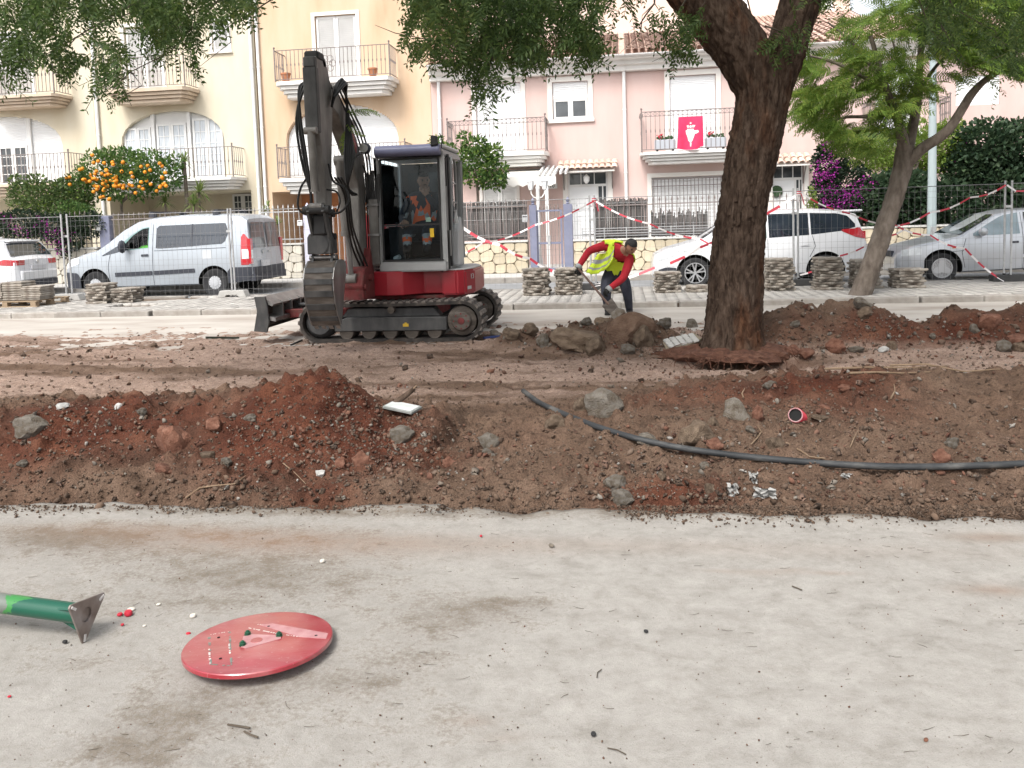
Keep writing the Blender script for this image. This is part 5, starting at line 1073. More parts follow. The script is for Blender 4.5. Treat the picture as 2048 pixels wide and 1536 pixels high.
# --- dozer blade at the left end
bl = MB(); pr = [(-1.86,.63),(-1.80,.64),(-1.78,.50),(-1.79,.36),(-1.83,.24),(-1.80,.20),(-1.90,.20),(-1.92,.24),(-1.86,.36),(-1.84,.50)]
bl.prism(pr, 'y', -.93, .93); blade = bl.build('dozer_blade', m_mudsteel, ex, bevel=.008)
for s_ in (-1, 1): q = MB(); q.prism([(-1.93,.18),(-1.74,.16),(-1.70,.30),(-1.71,.50),(-1.74,.66),(-1.90,.66),(-1.87,.45)], 'y', s_*.93-.02, s_*.93+.02); q.build('blade_end_plate', m_exdark, blade, bevel=.006)
q = MB(); q.prism([(-1.83,.60),(-1.66,.52),(-1.64,.55),(-1.80,.66)], 'y', -.91, .91); q.prism([(-1.80,.34),(-1.62,.31),(-1.62,.36),(-1.79,.40)], 'y', -.91, .91); q.build('blade_rail', m_bright, blade)
for y in (-.6, -.28, .05, .35, .65): q = MB(); q.prism([(-1.82,.24),(-1.63,.33),(-1.63,.56),(-1.80,.64)], 'y', y-.012, y+.012); q.build('blade_rib', m_bright, blade)
for s_ in (-1, 1): q = MB(); q.bar((-1.7,s_*.36,.36), (-.5,s_*.3,.36), .1, .12); q.build('blade_arm', m_exdirty, ex, bevel=.01)
q = MB(); q.cyl((-1.66,0,.45), (-1.1,0,.44), .03); q.cyl((-1.15,0,.44), (-.5,0,.42), .055); q.build('blade_cylinder', m_exdark, ex, 40)
# --- red house
z0, z1 = .60, .955
lb = MB(); lb.prism([(-.42,-.74),(-.05,-.76),(.16,-.73),(.30,-.60),(.42,-.50),(.68,-.50),(.68,.7),(-.42,.7)], 'z', z0+.02, z1-.002); lb.build('front_cowl', m_exred, ex, bevel=.012)
cw = MB(); cw.prism([(.685,-.62),(.90,-.62),(1.01,-.54),(1.10,-.30),(1.10,.45),(.95,.85),(.4,1.02),(-.5,1.02),(-.92,.8),(-.92,.0),(-.45,.0),(-.45,.715),(.685,.715)], 'z', z0, z1-.015); cw.build('counterweight', m_exred, ex, bevel=.025, bseg=2)
q = MB(); q.prism([(.69,-.60),(.89,-.60),(1.0,-.52),(1.07,-.28),(1.07,.4),(.93,.8),(.69,.8)], 'z', z1-.014, z1+.004); q.build('counterweight_top', m_cablight, ex, bevel=.006)
q = MB(); q.box(-.85, .95, -.5, .9, .555, .60); q.build('base_plate', m_exdirty, ex)
text('13', .10, m_cablight, ex, (1.075, -.385, .84), (math.pi/2, 0, R_(70)), 'lettering'); q = MB(); q.cbox((1.045, -.455, .69), (.10, .003, .045), (0, 0, R_(70))); q.build('worn_sticker', m_cablight, ex)
q = MB(); q.box(-.9, -.3, .15, 1.0, .955, 1.75); q.build('engine_hood', m_exred, ex, bevel=.05, bseg=2)
q = MB(); q.box(-.305, -.26, -.55, .2, .95, 1.35)
for k in range(9): q.box(-.31, -.17, -.56, -.552, .98+k*.042, 1.0+k*.042)
q.build('side_grille', m_exgrey, ex)
# --- cab
cx0, cx1, cy0, cy1, cz0, cz1 = -.155, .80, -.74, .50, .945, 2.60
cb = MB(); pw = .062
for x in (cx0, cx1-pw):
    for y in (cy0, cy1-pw): cb.box(x, x+pw, y, y+pw, cz0+.14, cz1-.1)
cb.box(cx0, cx1, cy0, cy1, cz0, cz0+.14); cb.prism([(cx0,cz1-.1),(cx1,cz1-.1),(cx1-.005,cz1-.02),(cx1-.06,cz1+.02),(cx0+.06,cz1+.02),(cx0+.005,cz1-.02)], 'y', cy0, cy1)
cab = cb.build('cab', m_cabgrey, ex, bevel=.018, bseg=2)
q = MB(); a, b, c, d = cx0+pw+.002, cx1-pw-.002, cz0+.145, cz1-.11
frame_rect(q, a, b, c, d, cy0-.006, cy0+.03, .022); zm = 1.585; q.box(a+.02, b-.02, cy0-.008, cy0+.028, zm-.012, zm+.012); q.build('windscreen_seal', m_black, cab)
m_cabgl2 = glassmat('dusty_rear_glass', (.55,.65,.70), .28)
m_cabgl = glassmat('cab_glass', (.86,.93,.96), .97)
for lo_, hi_ in ((c+.022, zm-.012), (zm+.012, d-.022)): MB().box(a+.022, b-.022, cy0+.004, cy0+.010, lo_, hi_).build('windscreen', m_cabgl, cab)
q = MB(); q.box(a+.12, b-.2, cy0+.35, cy0+.36, .0, .0); 
q = MB(); n = 9
prof = [(cy0-.02-.085*math.sin(math.pi*k/n), cz1-.09+.155*(1-math.cos(math.pi*k/n))/2) for k in range(n+1)]
q.prism(prof+[(cy0+.04,cz1+.06),(cy0+.04,cz1-.09)], 'x', cx0+.02, cx1-.03); q.build('sun_visor', mat('visor_lilac', (.16,.17,.27), (.19,.20,.31), scale=3, rough=.4), cab, 40, bevel=.012)
q = MB(); q.box(cx1-.26, cx1-.02, cy0+.12, cy1-.05, cz1+.02, cz1+.075); q.box(cx0+.05, cx1-.27, cy0+.2, cy1-.05, cz1+.015, cz1+.05); q.build('roof_hatch', m_cablight, cab, bevel=.02)
# left side of the cab: dark door frame, glass and rails
q = MB(); q.box(cx1-.012, cx1+.012, cy0+.10, cy0+.17, cz0+.02, cz1-.12); q.box(cx1-.012, cx1+.02, cy0+.22, cy0+.29, cz0+.05, cz1-.06); q.box(cx1-.01, cx1+.008, cy0+.17, cy0+.55, cz1-.16, cz1-.1); q.build('door_frame', m_black, cab)
MB().box(cx1-.02, cx1-.012, cy0+.065, cy0+.75, cz0+.1, cz1-.12).build('door_glass', m_cabgl, cab)
q = MB(); q.tube([(cx1+.01,cy0+.34,cz0+.1),(cx1+.02,cy0+.34,cz1-.2),(cx1+.02,cy0+.42,cz1-.1),(cx1+.02,cy0+.62,cz1-.1),(cx1+.02,cy0+.70,cz1-.22),(cx1+.02,cy0+.70,cz0+.75),(cx1+.01,cy0+.70,cz0+.1)], .02, 8); q.tube([(cx1+.02,cy0+.34,cz0+1.22),(cx1+.02,cy0+.70,cz0+1.2)], .014, 6); q.tube([(cx1+.02,cy0+.34,cz0+.95),(cx1+.02,cy0+.70,cz0+.93)], .014, 6); q.build('rear_side_frame', m_cabgrey, cab, 40)
q = MB(); q.prism([(cy0+.34,cz0+.05),(cy0+.72,cz0+.05),(cy0+.72,cz0+.55),(cy0+.60,cz0+.75),(cy0+.42,cz0+.55)], 'x', cx1+.0, cx1+.10); q.build('side_panel', m_cablight, cab, bevel=.02)
q = MB(); q.cyl((cx1+.035,cy0+.10,cz0+.2), (cx1+.035,cy0+.10,cz0+.55), .014, n=8); q.cyl((cx1+.02,cy0+.02,cz0+.55), (cx1+.02,cy0+.02,cz0+1.15), .012, n=8); q.build('grab_rail', m_bright, cab)
q = MB(); q.prism([(.80,1.42),(.865,1.44),(.875,1.60),(.845,1.78),(.82,1.66)], 'y', cy0+.5, cy0+.53); q.build('plastic_bag', m_white, cab)
wlp = MB(); wlp.prism([(.655,2.625),(.76,2.64),(.745,2.76),(.665,2.77)], 'y', cy0-.12, cy0-.05); wlp.box(.70, .72, cy0-.09, cy0-.03, 2.56, 2.63); wlp.build('work_lamp', m_black, cab, bevel=.01)
q = MB(); q.tube([(.78,cy0+.0,2.6),(.80,cy0-.03,2.72),(.77,cy0-.03,2.80)], .009, 6); q.build('lamp_cable', m_hyd, cab)
q = MB(); q.box(.58, .635, cy0-.0095, cy0-.0085, 1.41, 1.53); q.build('warning_label', mat('label_yellow', (.62,.40,.02), rough=.4), cab); q = MB(); q.box(.53, .60, cy0-.0095, cy0-.0085, 1.62, 1.68); q.build('sticker', mat('label_green', (.16,.26,.22), rough=.4), cab)
# inside
m_cabin = mat('cab_interior', (.010,.011,.013), (.016,.018,.02), scale=5, rough=.8)
q = MB(); q.box(cx0+.06, cx1-.06, cy1-.08, cy1-.05, cz0+.14, cz1-.11); q.box(cx0+.03, cx0+.05, cy0+.1, cy1-.1, cz0+.14, cz0+.60); q.box(cx0+.06, cx1-.06, cy0+.06, cy1-.08, cz0+.14, cz0+.17); q.box(cx0+.1, cx0+.32, cy0+.2, cy1-.2, cz0+.17, cz0+.62); q.build('cab_interior', m_cabin, cab)
q = MB(); q.box(.08, .62, -.12, .34, 1.10, 1.34); q.box(.10, .60, .26, .40, 1.3, 2.05); q.build('seat', m_cabin, cab, bevel=.04)
q = MB()
for x in (.02, .18): q.tube([(x,-.42,1.1),(x,-.40,1.5),(x+.01,-.42,1.62)], [.014,.012,.02], 6)
q.build('control_lever', m_black, cab); q = MB(); q.cyl((.03,-.6,1.12), (.11,-.62,1.15), .035, n=10); q.build('paper_cup', m_cablight, cab)
MB().box(cx0+.16, cx1-.16, cy1-.09, cy1-.082, 1.85, 2.36).build('rear_window', mat('dark_blue_rear_glass', (.010,.018,.022), (.02,.032,.038), scale=3, rough=.15), cab)
MB().box(cx0+.02, cx0+.026, cy0+.07, cy1-.07, 1.6, 2.45).build('side_window', m_cabgl, cab)
# --- swing bracket, boom, arm, bucket
BXc = -.40
def slab_(name, poly, m, w=.165, x=BXc, par=ex, bev=.012): q = MB(); q.prism(poly, 'x', x-w/2, x+w/2); return q.build(name, m, par, bevel=bev)
slab_('swing_bracket', [(-.70,.60),(-1.22,.62),(-1.28,.80),(-1.18,1.0),(-.98,1.06),(-.86,1.3),(-.74,1.0)], m_exdirty, .34)
q = MB(); q.cyl((-.62,-.98,.9), (-.18,-.98,.9), .05); q.cyl((-.6,-1.2,.78), (-.2,-1.2,.78), .045); q.box(-.56, -.22, -1.285, -1.27, .62, .75); q.build('pivot_pin', m_exdirty, ex, 40)
boom = slab_('boom', [(-.82,.84),(-1.0,.88),(-1.05,1.3),(-.98,2.1),(-1.06,2.42),(-1.66,2.99),(-1.86,3.06),(-1.92,3.18),(-1.84,3.28),(-1.66,3.27),(-1.0,2.78),(-.74,2.45),(-.68,2.1),(-.74,1.3)], m_exgrey, .165)
for s_ in (-1, 1): q = MB(); q.prism([(-1.10,2.20),(-.72,2.34),(-.78,2.62),(-1.22,2.42)], 'x', BXc+s_*.088-.012, BXc+s_*.088+.012); q.build('boom_bracket', m_exgrey, boom)
q = MB(); q.prism([(-1.22,2.72),(-1.02,2.56),(-.96,2.66),(-1.16,2.84)], 'x', BXc+.083, BXc+.086); q.build('sticker', mat('faded_red_sticker', (.35,.08,.09), rough=.5), boom)
def ram(name, a, b, r, rod, split, par=ex, x=BXc, rr=None):
    a, b = Vector((x, *a)), Vector((x, *b)); m_ = a.lerp(b, split); q = MB(); q.cyl(a, m_, r, n=14); q.cyl(a.lerp(b, split-.03), m_.lerp(b, .02), r*1.15, n=14)
    o = q.build(name, m_exgrey, par, 40)
    for e in (a, b): q = MB(); q.cyl(e-Vector((.075,0,0)), e+Vector((.075,0,0)), r*.95, n=12); q.build('cylinder_eye', m_exgrey, o, 40)
    q = MB(); q.cyl(m_, b, r*.5, n=12); q.build('piston_rod', m_bright, o, 40); return o
ram('boom_cylinder', (-1.42,2.44), (-1.22,.90), .072, 0, .62); ram('arm_cylinder', (-1.02,2.95), (-2.05,3.56), .055, 0, .62)
arm = slab_('arm', [(-2.30,3.60),(-2.12,3.64),(-1.98,3.56),(-1.80,3.22),(-1.84,3.02),(-1.95,2.4),(-2.02,1.86),(-2.08,1.72),(-2.18,1.74),(-2.22,1.88),(-2.30,2.55),(-2.36,2.74),(-2.36,3.3)], m_exgrey, .15)
q = MB(); q.box(BXc-.082, BXc+.082, -2.372, -2.28, 2.70, 3.46); q.box(BXc-.07, BXc+.07, -2.37, -2.3, 3.46, 3.58); q.build('arm_face_plate', m_exdark, arm, bevel=.01)
q = MB(); q.box(BXc-.085, BXc+.09, -2.30, -2.08, 3.56, 3.66); q.build('arm_head', m_black, arm, bevel=.02)
ram('bucket_cylinder', (-2.41,2.72), (-2.36,1.84), .046, 0, .8)
for s_ in (-1, 1): q = MB(); q.bar((BXc+s_*.09,-2.40,1.82), (BXc+s_*.09,-2.16,1.74), .03, .09); q.build('link', m_exdark, ex); q = MB(); q.bar((BXc+s_*.10,-2.38,1.84), (BXc+s_*.10,-2.22,1.46), .03, .08); q.build('link', m_exdark, ex)
q = MB(); q.cyl((BXc-.16,-2.36,1.80), (BXc+.16,-2.36,1.80), .05); q.cyl((BXc-.13,-2.12,1.76), (BXc+.13,-2.12,1.76), .05); q.cyl((BXc-.13,-2.1,1.48), (BXc+.13,-2.1,1.48), .04); q.build('pivot_pin', m_black, ex, 40)
q = MB(); q.box(BXc-.085, BXc+.085, -2.30, -2.06, 1.50, 1.74); q.build('linkage_block', m_black, ex, bevel=.02)
cp = MB(); cp.prism([(-.15,1.22),(.15,1.22),(.145,1.42),(.12,1.47),(-.12,1.47),(-.145,1.42)], 'y', -2.26, -2.02); q_ = cp.build('quick_coupler', m_exdark, ex, bevel=.012, loc=(BXc-.03,0,.05)); q = MB(); q.lathe([(.12,-2.278),(.11,-2.262)], 18, (0,0,1.34), 'y'); q.lathe([(.04,-2.275),(.032,-2.262)], 10, (-.035,0,1.34), 'y'); q.lathe([(.04,-2.275),(.032,-2.262)], 10, (.045,0,1.34), 'y'); q.build('coupler_boss', m_exdark, q_)
q = MB(); q.cyl((BXc-.19,-2.16,1.23), (BXc+.14,-2.16,1.23), .03); q.build('pivot_pin', m_bright, ex, 40); q = MB(); q.cyl((BXc-.19,-2.10,1.16), (BXc+.14,-2.10,1.16), .035); q.build('pivot_pin', m_bright, ex, 40)
# bucket: curved back shell towards the camera, side plates, teeth
zz_ = lambda z: 1.20-(1.08-z)*1.0
sh = [(-2.06,zz_(1.08)),(-2.20,zz_(1.07)),(-2.31,zz_(.99)),(-2.37,zz_(.86)),(-2.37,zz_(.72)),(-2.33,zz_(.56)),(-2.25,zz_(.40)),(-2.17,zz_(.28))]; inner = [(y+.02, z-.004) for y, z in sh]; bw = .178; bxc = BXc-.02
q = MB(); q.prism(sh+inner[::-1], 'x', bxc-bw, bxc+bw); buck = q.build('bucket', m_mudsteel, ex, 30)
for s_ in (-1, 1): q = MB(); q.prism(sh+[(-2.13,zz_(.34)),(-2.03,zz_(.60)),(-1.92,zz_(.86)),(-1.88,zz_(1.0)),(-1.94,zz_(1.06))], 'x', bxc+s_*bw-.012, bxc+s_*bw+.012); q.build('bucket_side', m_bright, buck)
for k in (2, 3, 4, 5, 6):
    (y_, z_), (y2, z2) = sh[k], sh[k+1] if k+1 < len(sh) else sh[k]; dy, dz = y2-y_, z2-z_; L = math.hypot(dy, dz); ny_, nz_ = dz/L, -dy/L
    q = MB(); q.prism([(y_,z_),(y_+ny_*.012,z_+nz_*.012),(y_+dy*.45+ny_*.012,z_+dz*.45+nz_*.012),(y_+dy*.45,z_+dz*.45)], 'x', bxc-bw*.98, bxc+bw*.98); q.build('wear_strip', m_exdark, buck)
for k in range(4): q = MB(); x = bxc-bw+.04+k*(2*bw-.08)/3; q.prism([(-2.19,zz_(.31)),(-2.16,zz_(.29)),(-2.10,zz_(.23)),(-2.15,zz_(.27))], 'x', x-.025, x+.025); q.build('bucket_tooth', m_bright, buck)
for s_ in (-1, 1): q = MB(); q.prism([(-2.22,zz_(1.05)),(-2.0,zz_(1.05)),(-2.02,zz_(1.14)),(-2.18,zz_(1.15))], 'x', bxc+s_*.12-.015, bxc+s_*.12+.015); q.build('bucket_lug', m_exdark, buck)
# hoses, each one a part
def hose(pts, r=.017):
    P = [Vector(p) for p in pts]; out = []
    for i in range(len(P)-1):
        p0, p1, p2, p3 = P[max(i-1,0)], P[i], P[i+1], P[min(i+2,len(P)-1)]
        for j in range(6): t_ = j/6; out.append(.5*((2*p1)+(p2-p0)*t_+(2*p0-5*p1+4*p2-p3)*t_*t_+(3*p1-p0-3*p2+p3)*t_**3))
    out.append(P[-1]); MB().tube(out, r, 6).build('hose', m_hyd, ex, True)
L = BXc
for k, dx in enumerate((0, -.035, .03)): hose([(L-.10,-2.0,3.35),(L-.20-dx,-2.1,3.28),(L-.24+dx*.8,-2.16,2.9),(L-.18+dx,-2.2,2.4),(L-.12,-2.2,2.0),(L-.13,-2.2,1.75)], .018)
hose([(L-.10,-2.2,2.25),(L-.23,-2.22,2.08),(L-.27,-2.25,1.86),(L-.20,-2.25,1.76),(L-.08,-2.25,1.75)], .014)
hose([(L+.10,-2.15,2.35),(L+.15,-2.15,2.14),(L+.28,-2.12,2.06),(L+.33,-2.15,1.90),(L+.24,-2.2,1.77),(L+.10,-2.25,1.75)], .014); hose([(L+.08,-2.2,2.04),(L+.20,-2.2,2.01),(L+.24,-2.2,1.9),(L+.19,-2.2,1.77)], .012)
for k in range(5): d = k*.028-.05; hose([(L+.12+d*.3,-1.95,3.1+d),(L+.16+d,-1.72,3.42-abs(d)),(L+.14,-1.5,3.25),(L+.13+d*.4,-1.45,2.85),(L+.17+d,-1.6,2.45),(L+.14,-1.6,2.1),(L+.12+d*.5,-1.3,2.0)], .017)
for k in range(4): hose([(L+.02+k*.045,-1.72,3.33),(L+.03+k*.045,-1.3,3.05),(L+.04+k*.045,-.95,2.80),(L+.05+k*.04,-.72,2.45),(L+.05+k*.035,-.66,1.9),(L+.05+k*.03,-.66,1.2)], .013)
hose([(L+.16,-1.0,2.4),(L+.2,-.95,2.2),(L+.15,-.95,1.9)], .012)
for k in range(3): hose([(L+.08+k*.04,-1.9,2.2),(L+.14+k*.03,-1.75,2.0),(L+.12+k*.03,-1.6,1.6),(L+.05+k*.05,-1.25,1.3),(L+.06+k*.05,-1.0,1.05)], .014)
q = MB(); q.lathe([(.01,0),(.055,.0),(.075,.05),(.075,.09),(.001,.085)], 14, ax='y'); q.bar((-.08,.05,0), (0,.05,0), .03, .05); q.build('boom_work_lamp', m_plast, ex, 40, loc=(L+.20,-1.06,2.62), rot=(0,0,0)); q = MB(); q.lathe([(.06,-.006),(.001,-.008)], 14, ax='y'); q.build('lamp_lens', m_galv, ex, loc=(L+.20,-1.06,2.62))
q = MB(); q.box(-.26, -.13, -.80, -.70, 1.05, 1.95); th_ = q.build('tool_tube', m_exgrey, ex, bevel=.01); q = MB(); q.box(-.275, -.115, -.815, -.69, 1.45, 1.48); q.box(-.275, -.115, -.815, -.69, 1.86, 1.89); q.build('tube_clamp', m_bright, th_)
for k in range(5): q = MB(); q.bar((-.25+k*.027,-.75,1.7), (-.27+k*.042,-.75,2.24+.05*(k%3)), .026, .03); q.build('rod', m_exdark, th_)

# ================================================================= people
def skin_body(J, bones, mats, cols, sub=2, root=0):
    """J = {name: (Vector, radius)}; bones = pairs of names; cols = material index per bone"""
    nm = list(J); me = bpy.data.meshes.new('body'); me.from_pydata([J[k][0] for k in nm], [(nm.index(a), nm.index(b)) for a, b in bones], [])
    o = bpy.data.objects.new('body', me); COL.objects.link(o); sk_ = o.modifiers.new('s', 'SKIN'); sk_.use_smooth_shade = True
    for i, k in enumerate(nm):
        v = me.skin_vertices[0].data[i]; r = J[k][1]; v.radius = r if hasattr(r, '__len__') else (r, r); v.use_root = (i == root)
    sb = o.modifiers.new('u', 'SUBSURF'); sb.levels = sb.render_levels = sub
    dg = bpy.context.evaluated_depsgraph_get(); out = bpy.data.meshes.new_from_object(o.evaluated_get(dg)); bpy.data.objects.remove(o)
    out.materials.clear(); [out.materials.append(m) for m in mats]
    S_ = [(J[a][0], J[b][0], c) for (a, b), c in zip(bones, cols)]
    near = []
    for p in out.polygons:
        best = 9; ci = 0; bi = 0
        for k, (a, b, c) in enumerate(S_):
            d = b-a; t_ = max(0, min(1, (p.center-a).dot(d)/max(d.dot(d), 1e-9))); e = (p.center-a-d*t_).length
            if e < best: best, ci, bi = e, c, k
        p.material_index = ci; near.append(bi); p.use_smooth = True
    return out, near
def join_into(me, mb, offset_m=0):
    bm = bmesh.new(); bm.from_mesh(me); vs = [bm.verts.new(v) for v in mb.v]
    for f, m in zip(mb.f, mb.m):
        try: g_ = bm.faces.new([vs[i] for i in f]); g_.material_index = m; g_.smooth = True
        except ValueError: pass
    bm.to_mesh(me); bm.free(); me.update()
def head(mb, c, fwd, up, r, skin, dark):
    fwd = Vector(fwd).normalized(); up = Vector(up); side = fwd.cross(up).normalized(); up = side.cross(fwd).normalized(); M3 = Matrix((side, fwd, up)).transposed()
    def bl(p, rr, sc, m):
        q = MB(); q.ball((0,0,0), rr, 14, sc); mb.add([M3@(Vector(v)+Vector(p)*r)+Vector(c) for v in q.v], q.f, m)
    bl((0,0,0), r, (.80,.95,1.12), skin); bl((0,.25,-.55), r*.62, (.85,.9,.85), skin); bl((0,.98,-.12), r*.17, (.7,1,1.2), skin)
    for s_ in (-1, 1): bl((s_*.80,-.05,-.1), r*.22, (.4,.7,1.2), skin); bl((s_*.32,.80,.08), r*.11, (1.2,.8,.6), dark); bl((s_*.32,.80,.24), r*.13, (1.5,.6,.35), dark)
    bl((0,.80,-.48), r*.17, (1.5,.5,.3), dark); return M3
def hair(c, M3, r, par, m):
    q = MB(); rr = random.Random(5)
    V, Fq = MB().ball((0,0,0), r*1.07, 18, (.84,1.0,1.14)).v, MB().ball((0,0,0), r*1.07, 18).f
    V = [Vector(v)*(1+.05*math.sin(v[0]*90+v[2]*70)) for v in V]
    Fq = [f for f in Fq if all((V[i].z > r*.30) or (V[i].y < r*.12 and V[i].z > -r*.62) for i in f)]
    q.add([M3@v+Vector(c) for v in V], Fq); o = q.build('hair', m, par, True); return o
def hand(mb, w, d, up, s, m, curl=.8):
    """glove or hand at wrist w pointing along d, five fingers bent round the grip"""
    d = Vector(d).normalized(); up = Vector(up); side = d.cross(up).normalized(); up = side.cross(d).normalized(); w = Vector(w)
    q = MB(); q.ball((0,0,0), .045*s, 10, (1.15,.62,1.0)); R3 = Matrix((d, up, side)).transposed(); mb.add([R3@Vector(v)+w+d*.045*s for v in q.v], q.f, m)
    for k, L in enumerate((.036, .042, .040, .032)):
        b = w+d*.082*s+side*(k-1.5)*.021*s; p = [b-d*.02*s]; a = .2
        for j in range(4): p.append(p[-1]+(d*math.cos(a)+up*math.sin(a))*L*s*.62); a += curl
        mb.tube(p, [.0115*s,.011*s,.0105*s,.0095*s,.007*s], 6, True, m)
    b = w+d*.03*s-side*.035*s; mb.tube([b, b+(d*.5-side*.7+up*.35)*.03*s, b+(d*.8-side*.5+up*.9)*.055*s, b+(d*.9-side*.1+up*1.2)*.07*s], [.015*s,.0135*s,.012*s,.008*s], 6, True, m)
m_skin = mat('skin', (.30,.155,.10), (.36,.19,.125), scale=8, rough=.6); m_hair = mat('dark_hair', (.008,.007,.007), (.018,.016,.015), scale=40, stretch=(1,1,.3), rough=.6, bump=.5)
m_redcl = mat('red_jumper', (.30,.012,.022), (.40,.02,.03), scale=9, rough=.9, bump=.4, bscale=22, bd=.02); m_jeans = mat('dark_trousers', (.022,.024,.036), (.045,.048,.065), scale=8, rough=.9, bump=.4, bscale=20, bd=.02)
m_glove = mat('black_glove', (.012,.012,.012), rough=.85); m_grey = mat('grey_fabric', (.26,.27,.27), (.36,.37,.37), scale=12, rough=.8)
m_vest = mat('hi_vis_yellow', (.55,.72,.03), (.62,.78,.06), scale=9, rough=.8, bump=.5, bscale=16, bd=.02); m_orangehv = mat('hi_vis_orange', (.85,.13,.03), rough=.75); m_navy = mat('navy_fabric', (.012,.014,.022), (.022,.025,.035), scale=8, rough=.9)
# stooping worker
wy = 13.75
wk = thing('person', 'stooping worker in yellow hi-vis vest and red jumper digging with a shovel', 'person', (Yp(1232, 625, wy).x, wy, .03)); O = Vector(wk.location)
def wp(px, py, dy): return Yp(px, py, wy+dy)-O
J = dict(pelvis=(wp(1229,548,.16),(.155,.13)), waist=(wp(1229,528,.12),(.15,.13)), spine=(wp(1230,512,.03),(.165,.14)), chest=(wp(1234,501,-.08),(.185,.15)), neck=(wp(1247,500,-.20),.075), headb=(wp(1256,496,-.27),.075),
    shl=(wp(1217,489,-.04),.095), ell=(wp(1178,501,-.10),.068), wrl=(wp(1158,532,-.20),.05), hal=(wp(1157,541,-.22),.042),
    shr=(wp(1262,515,-.12),.095), elr=(wp(1247,556,-.26),.066), wrr=(wp(1219,577,-.36),.05), har=(wp(1213,583,-.38),.042),
    hipl=(wp(1213,556,.10),.115), knl=(wp(1212,590,-.10),.085), anl=(wp(1217,624,.02),.06), tol=(wp(1214,632,-.16),.05),
    hipr=(wp(1247,556,.14),.115), knr=(wp(1255,588,-.02),.085), anr=(wp(1259,622,.14),.06), tor=(wp(1261,630,-.04),.05))
bones = [('pelvis','waist'),('waist','spine'),('spine','chest'),('chest','neck'),('neck','headb'),('chest','shl'),('shl','ell'),('ell','wrl'),('wrl','hal'),('chest','shr'),('shr','elr'),('elr','wrr'),('wrr','har'),
    ('pelvis','hipl'),('hipl','knl'),('knl','anl'),('anl','tol'),('pelvis','hipr'),('hipr','knr'),('knr','anr'),('anr','tor')]
me, near = skin_body(J, bones, [m_redcl, m_jeans, m_skin, m_glove, m_hair, m_grey], [1,0,0,0,2,0,0,0,3,0,0,0,3,1,1,1,4,1,1,1,4])
hb_ = MB(); hc = wp(1262,493,-.33); M3 = head(hb_, hc, (.42,-.62,-.62), (.25,-.5,.75), .112, 2, 4)
gd = (wp(1213,600,-.36)-wp(1160,548,-.22)).normalized()
hand(hb_, J['wrl'][0]+Vector((0,0,-.03)), (.1,.1,-1), (0,1,0), 1.25, 3); hand(hb_, J['wrr'][0], J['har'][0]-J['wrr'][0], (.3,.5,-.6), 1.25, 3)
for jn, a, b in (('l', 'ell', 'wrl'), ('r', 'elr', 'wrr')):
    d = (J[b][0]-J[a][0]).normalized(); c_ = J[b][0]; hb_.tube([c_-d*.02, c_+d*.045], .056, 12, True, 5)
join_into(me, hb_); body = place('body', me, wk); hair(hc, M3, .112, wk, m_hair)
# vest: a shell over the torso, with the loose back flap hanging
bm = bmesh.new(); bm.from_mesh(me); bm.faces.ensure_lookup_table(); keep = set()
ax0, ax1 = J['waist'][0], J['chest'][0]
for i, b in enumerate(near):
    f = bm.faces[i]; c_ = f.calc_center_median()
    if bones[b] in (('waist','spine'),('spine','chest'),('chest','shl'),('chest','shr'),('pelvis','waist')) or (bones[b][0] in ('shl','shr') and (c_-J[bones[b][0]][0]).length < .10): 
        mid_ = wp(1250, 530, -.25)
        front = (c_-mid_).length < .20 or (c_-wp(1244,516,-.3)).length < .16
        if not front: keep.add(f)
bmesh.ops.delete(bm, geom=[f for f in bm.faces if f not in keep], context='FACES'); bm.normal_update()
for v in bm.verts: v.co += v.normal*.022
for f in bm.faces:
    f.material_index = 0; f.smooth = True
vm = bpy.data.meshes.new('vest'); bm.to_mesh(vm); bm.free(); vm.materials.clear(); [vm.materials.append(m) for m in (m_vest, m_grey)]
vest = place('vest', vm, wk); so_ = vest.modifiers.new('t', 'SOLIDIFY'); so_.thickness = .012
fl = MB(); e0 = [wp(1228,481,-.02), wp(1222,500,.05), wp(1214,512,.05), wp(1209,520,.06)]; n = 10
top_ = [(1196,508,.16),(1202,508,.06),(1212,506,-.06),(1222,500,-.16),(1229,490,-.24)]; bot_ = [(1172,545,.24),(1184,549,.10),(1196,547,-.04),(1208,541,-.14),(1228,520,-.26)]
def lerp_px(P, u): k = min(int(u*(len(P)-1)), len(P)-2); w = u*(len(P)-1)-k; return [P[k][i]*(1-w)+P[k+1][i]*w for i in range(3)]
rows = []
for j in range(n+1):
    w = j/n; r_ = []
    for i in range(13):
        u = i/12; a, b = lerp_px(top_, u), lerp_px(bot_, u); r_.append(wp(a[0]+(b[0]-a[0])*w+2.2*math.sin(u*17)*w, a[1]+(b[1]-a[1])*w, a[2]+(b[2]-a[2])*w+.025*math.sin(u*14+w*3)))
    rows.append(r_)
fl.grid(rows); fl.m = [1 if (k//12) in (3, 4, 7) else 0 for k in range(len(fl.f))]; fo = fl.build('vest_flap', [m_vest, m_grey], wk, True, fix=False); fo.modifiers.new('t', 'SOLIDIFY').thickness = .008
fl = MB(); fl.grid([[wp(1226+20*u, 478+4*u+3*w, -.02-.16*u-.05*w)+Vector((0,0,.0)) for u in (0,.25,.5,.75,1)] for w in (0,.5,1)]); fl.build('vest_collar', [m_vest], wk, True).modifiers.new('t', 'SOLIDIFY').thickness = .02
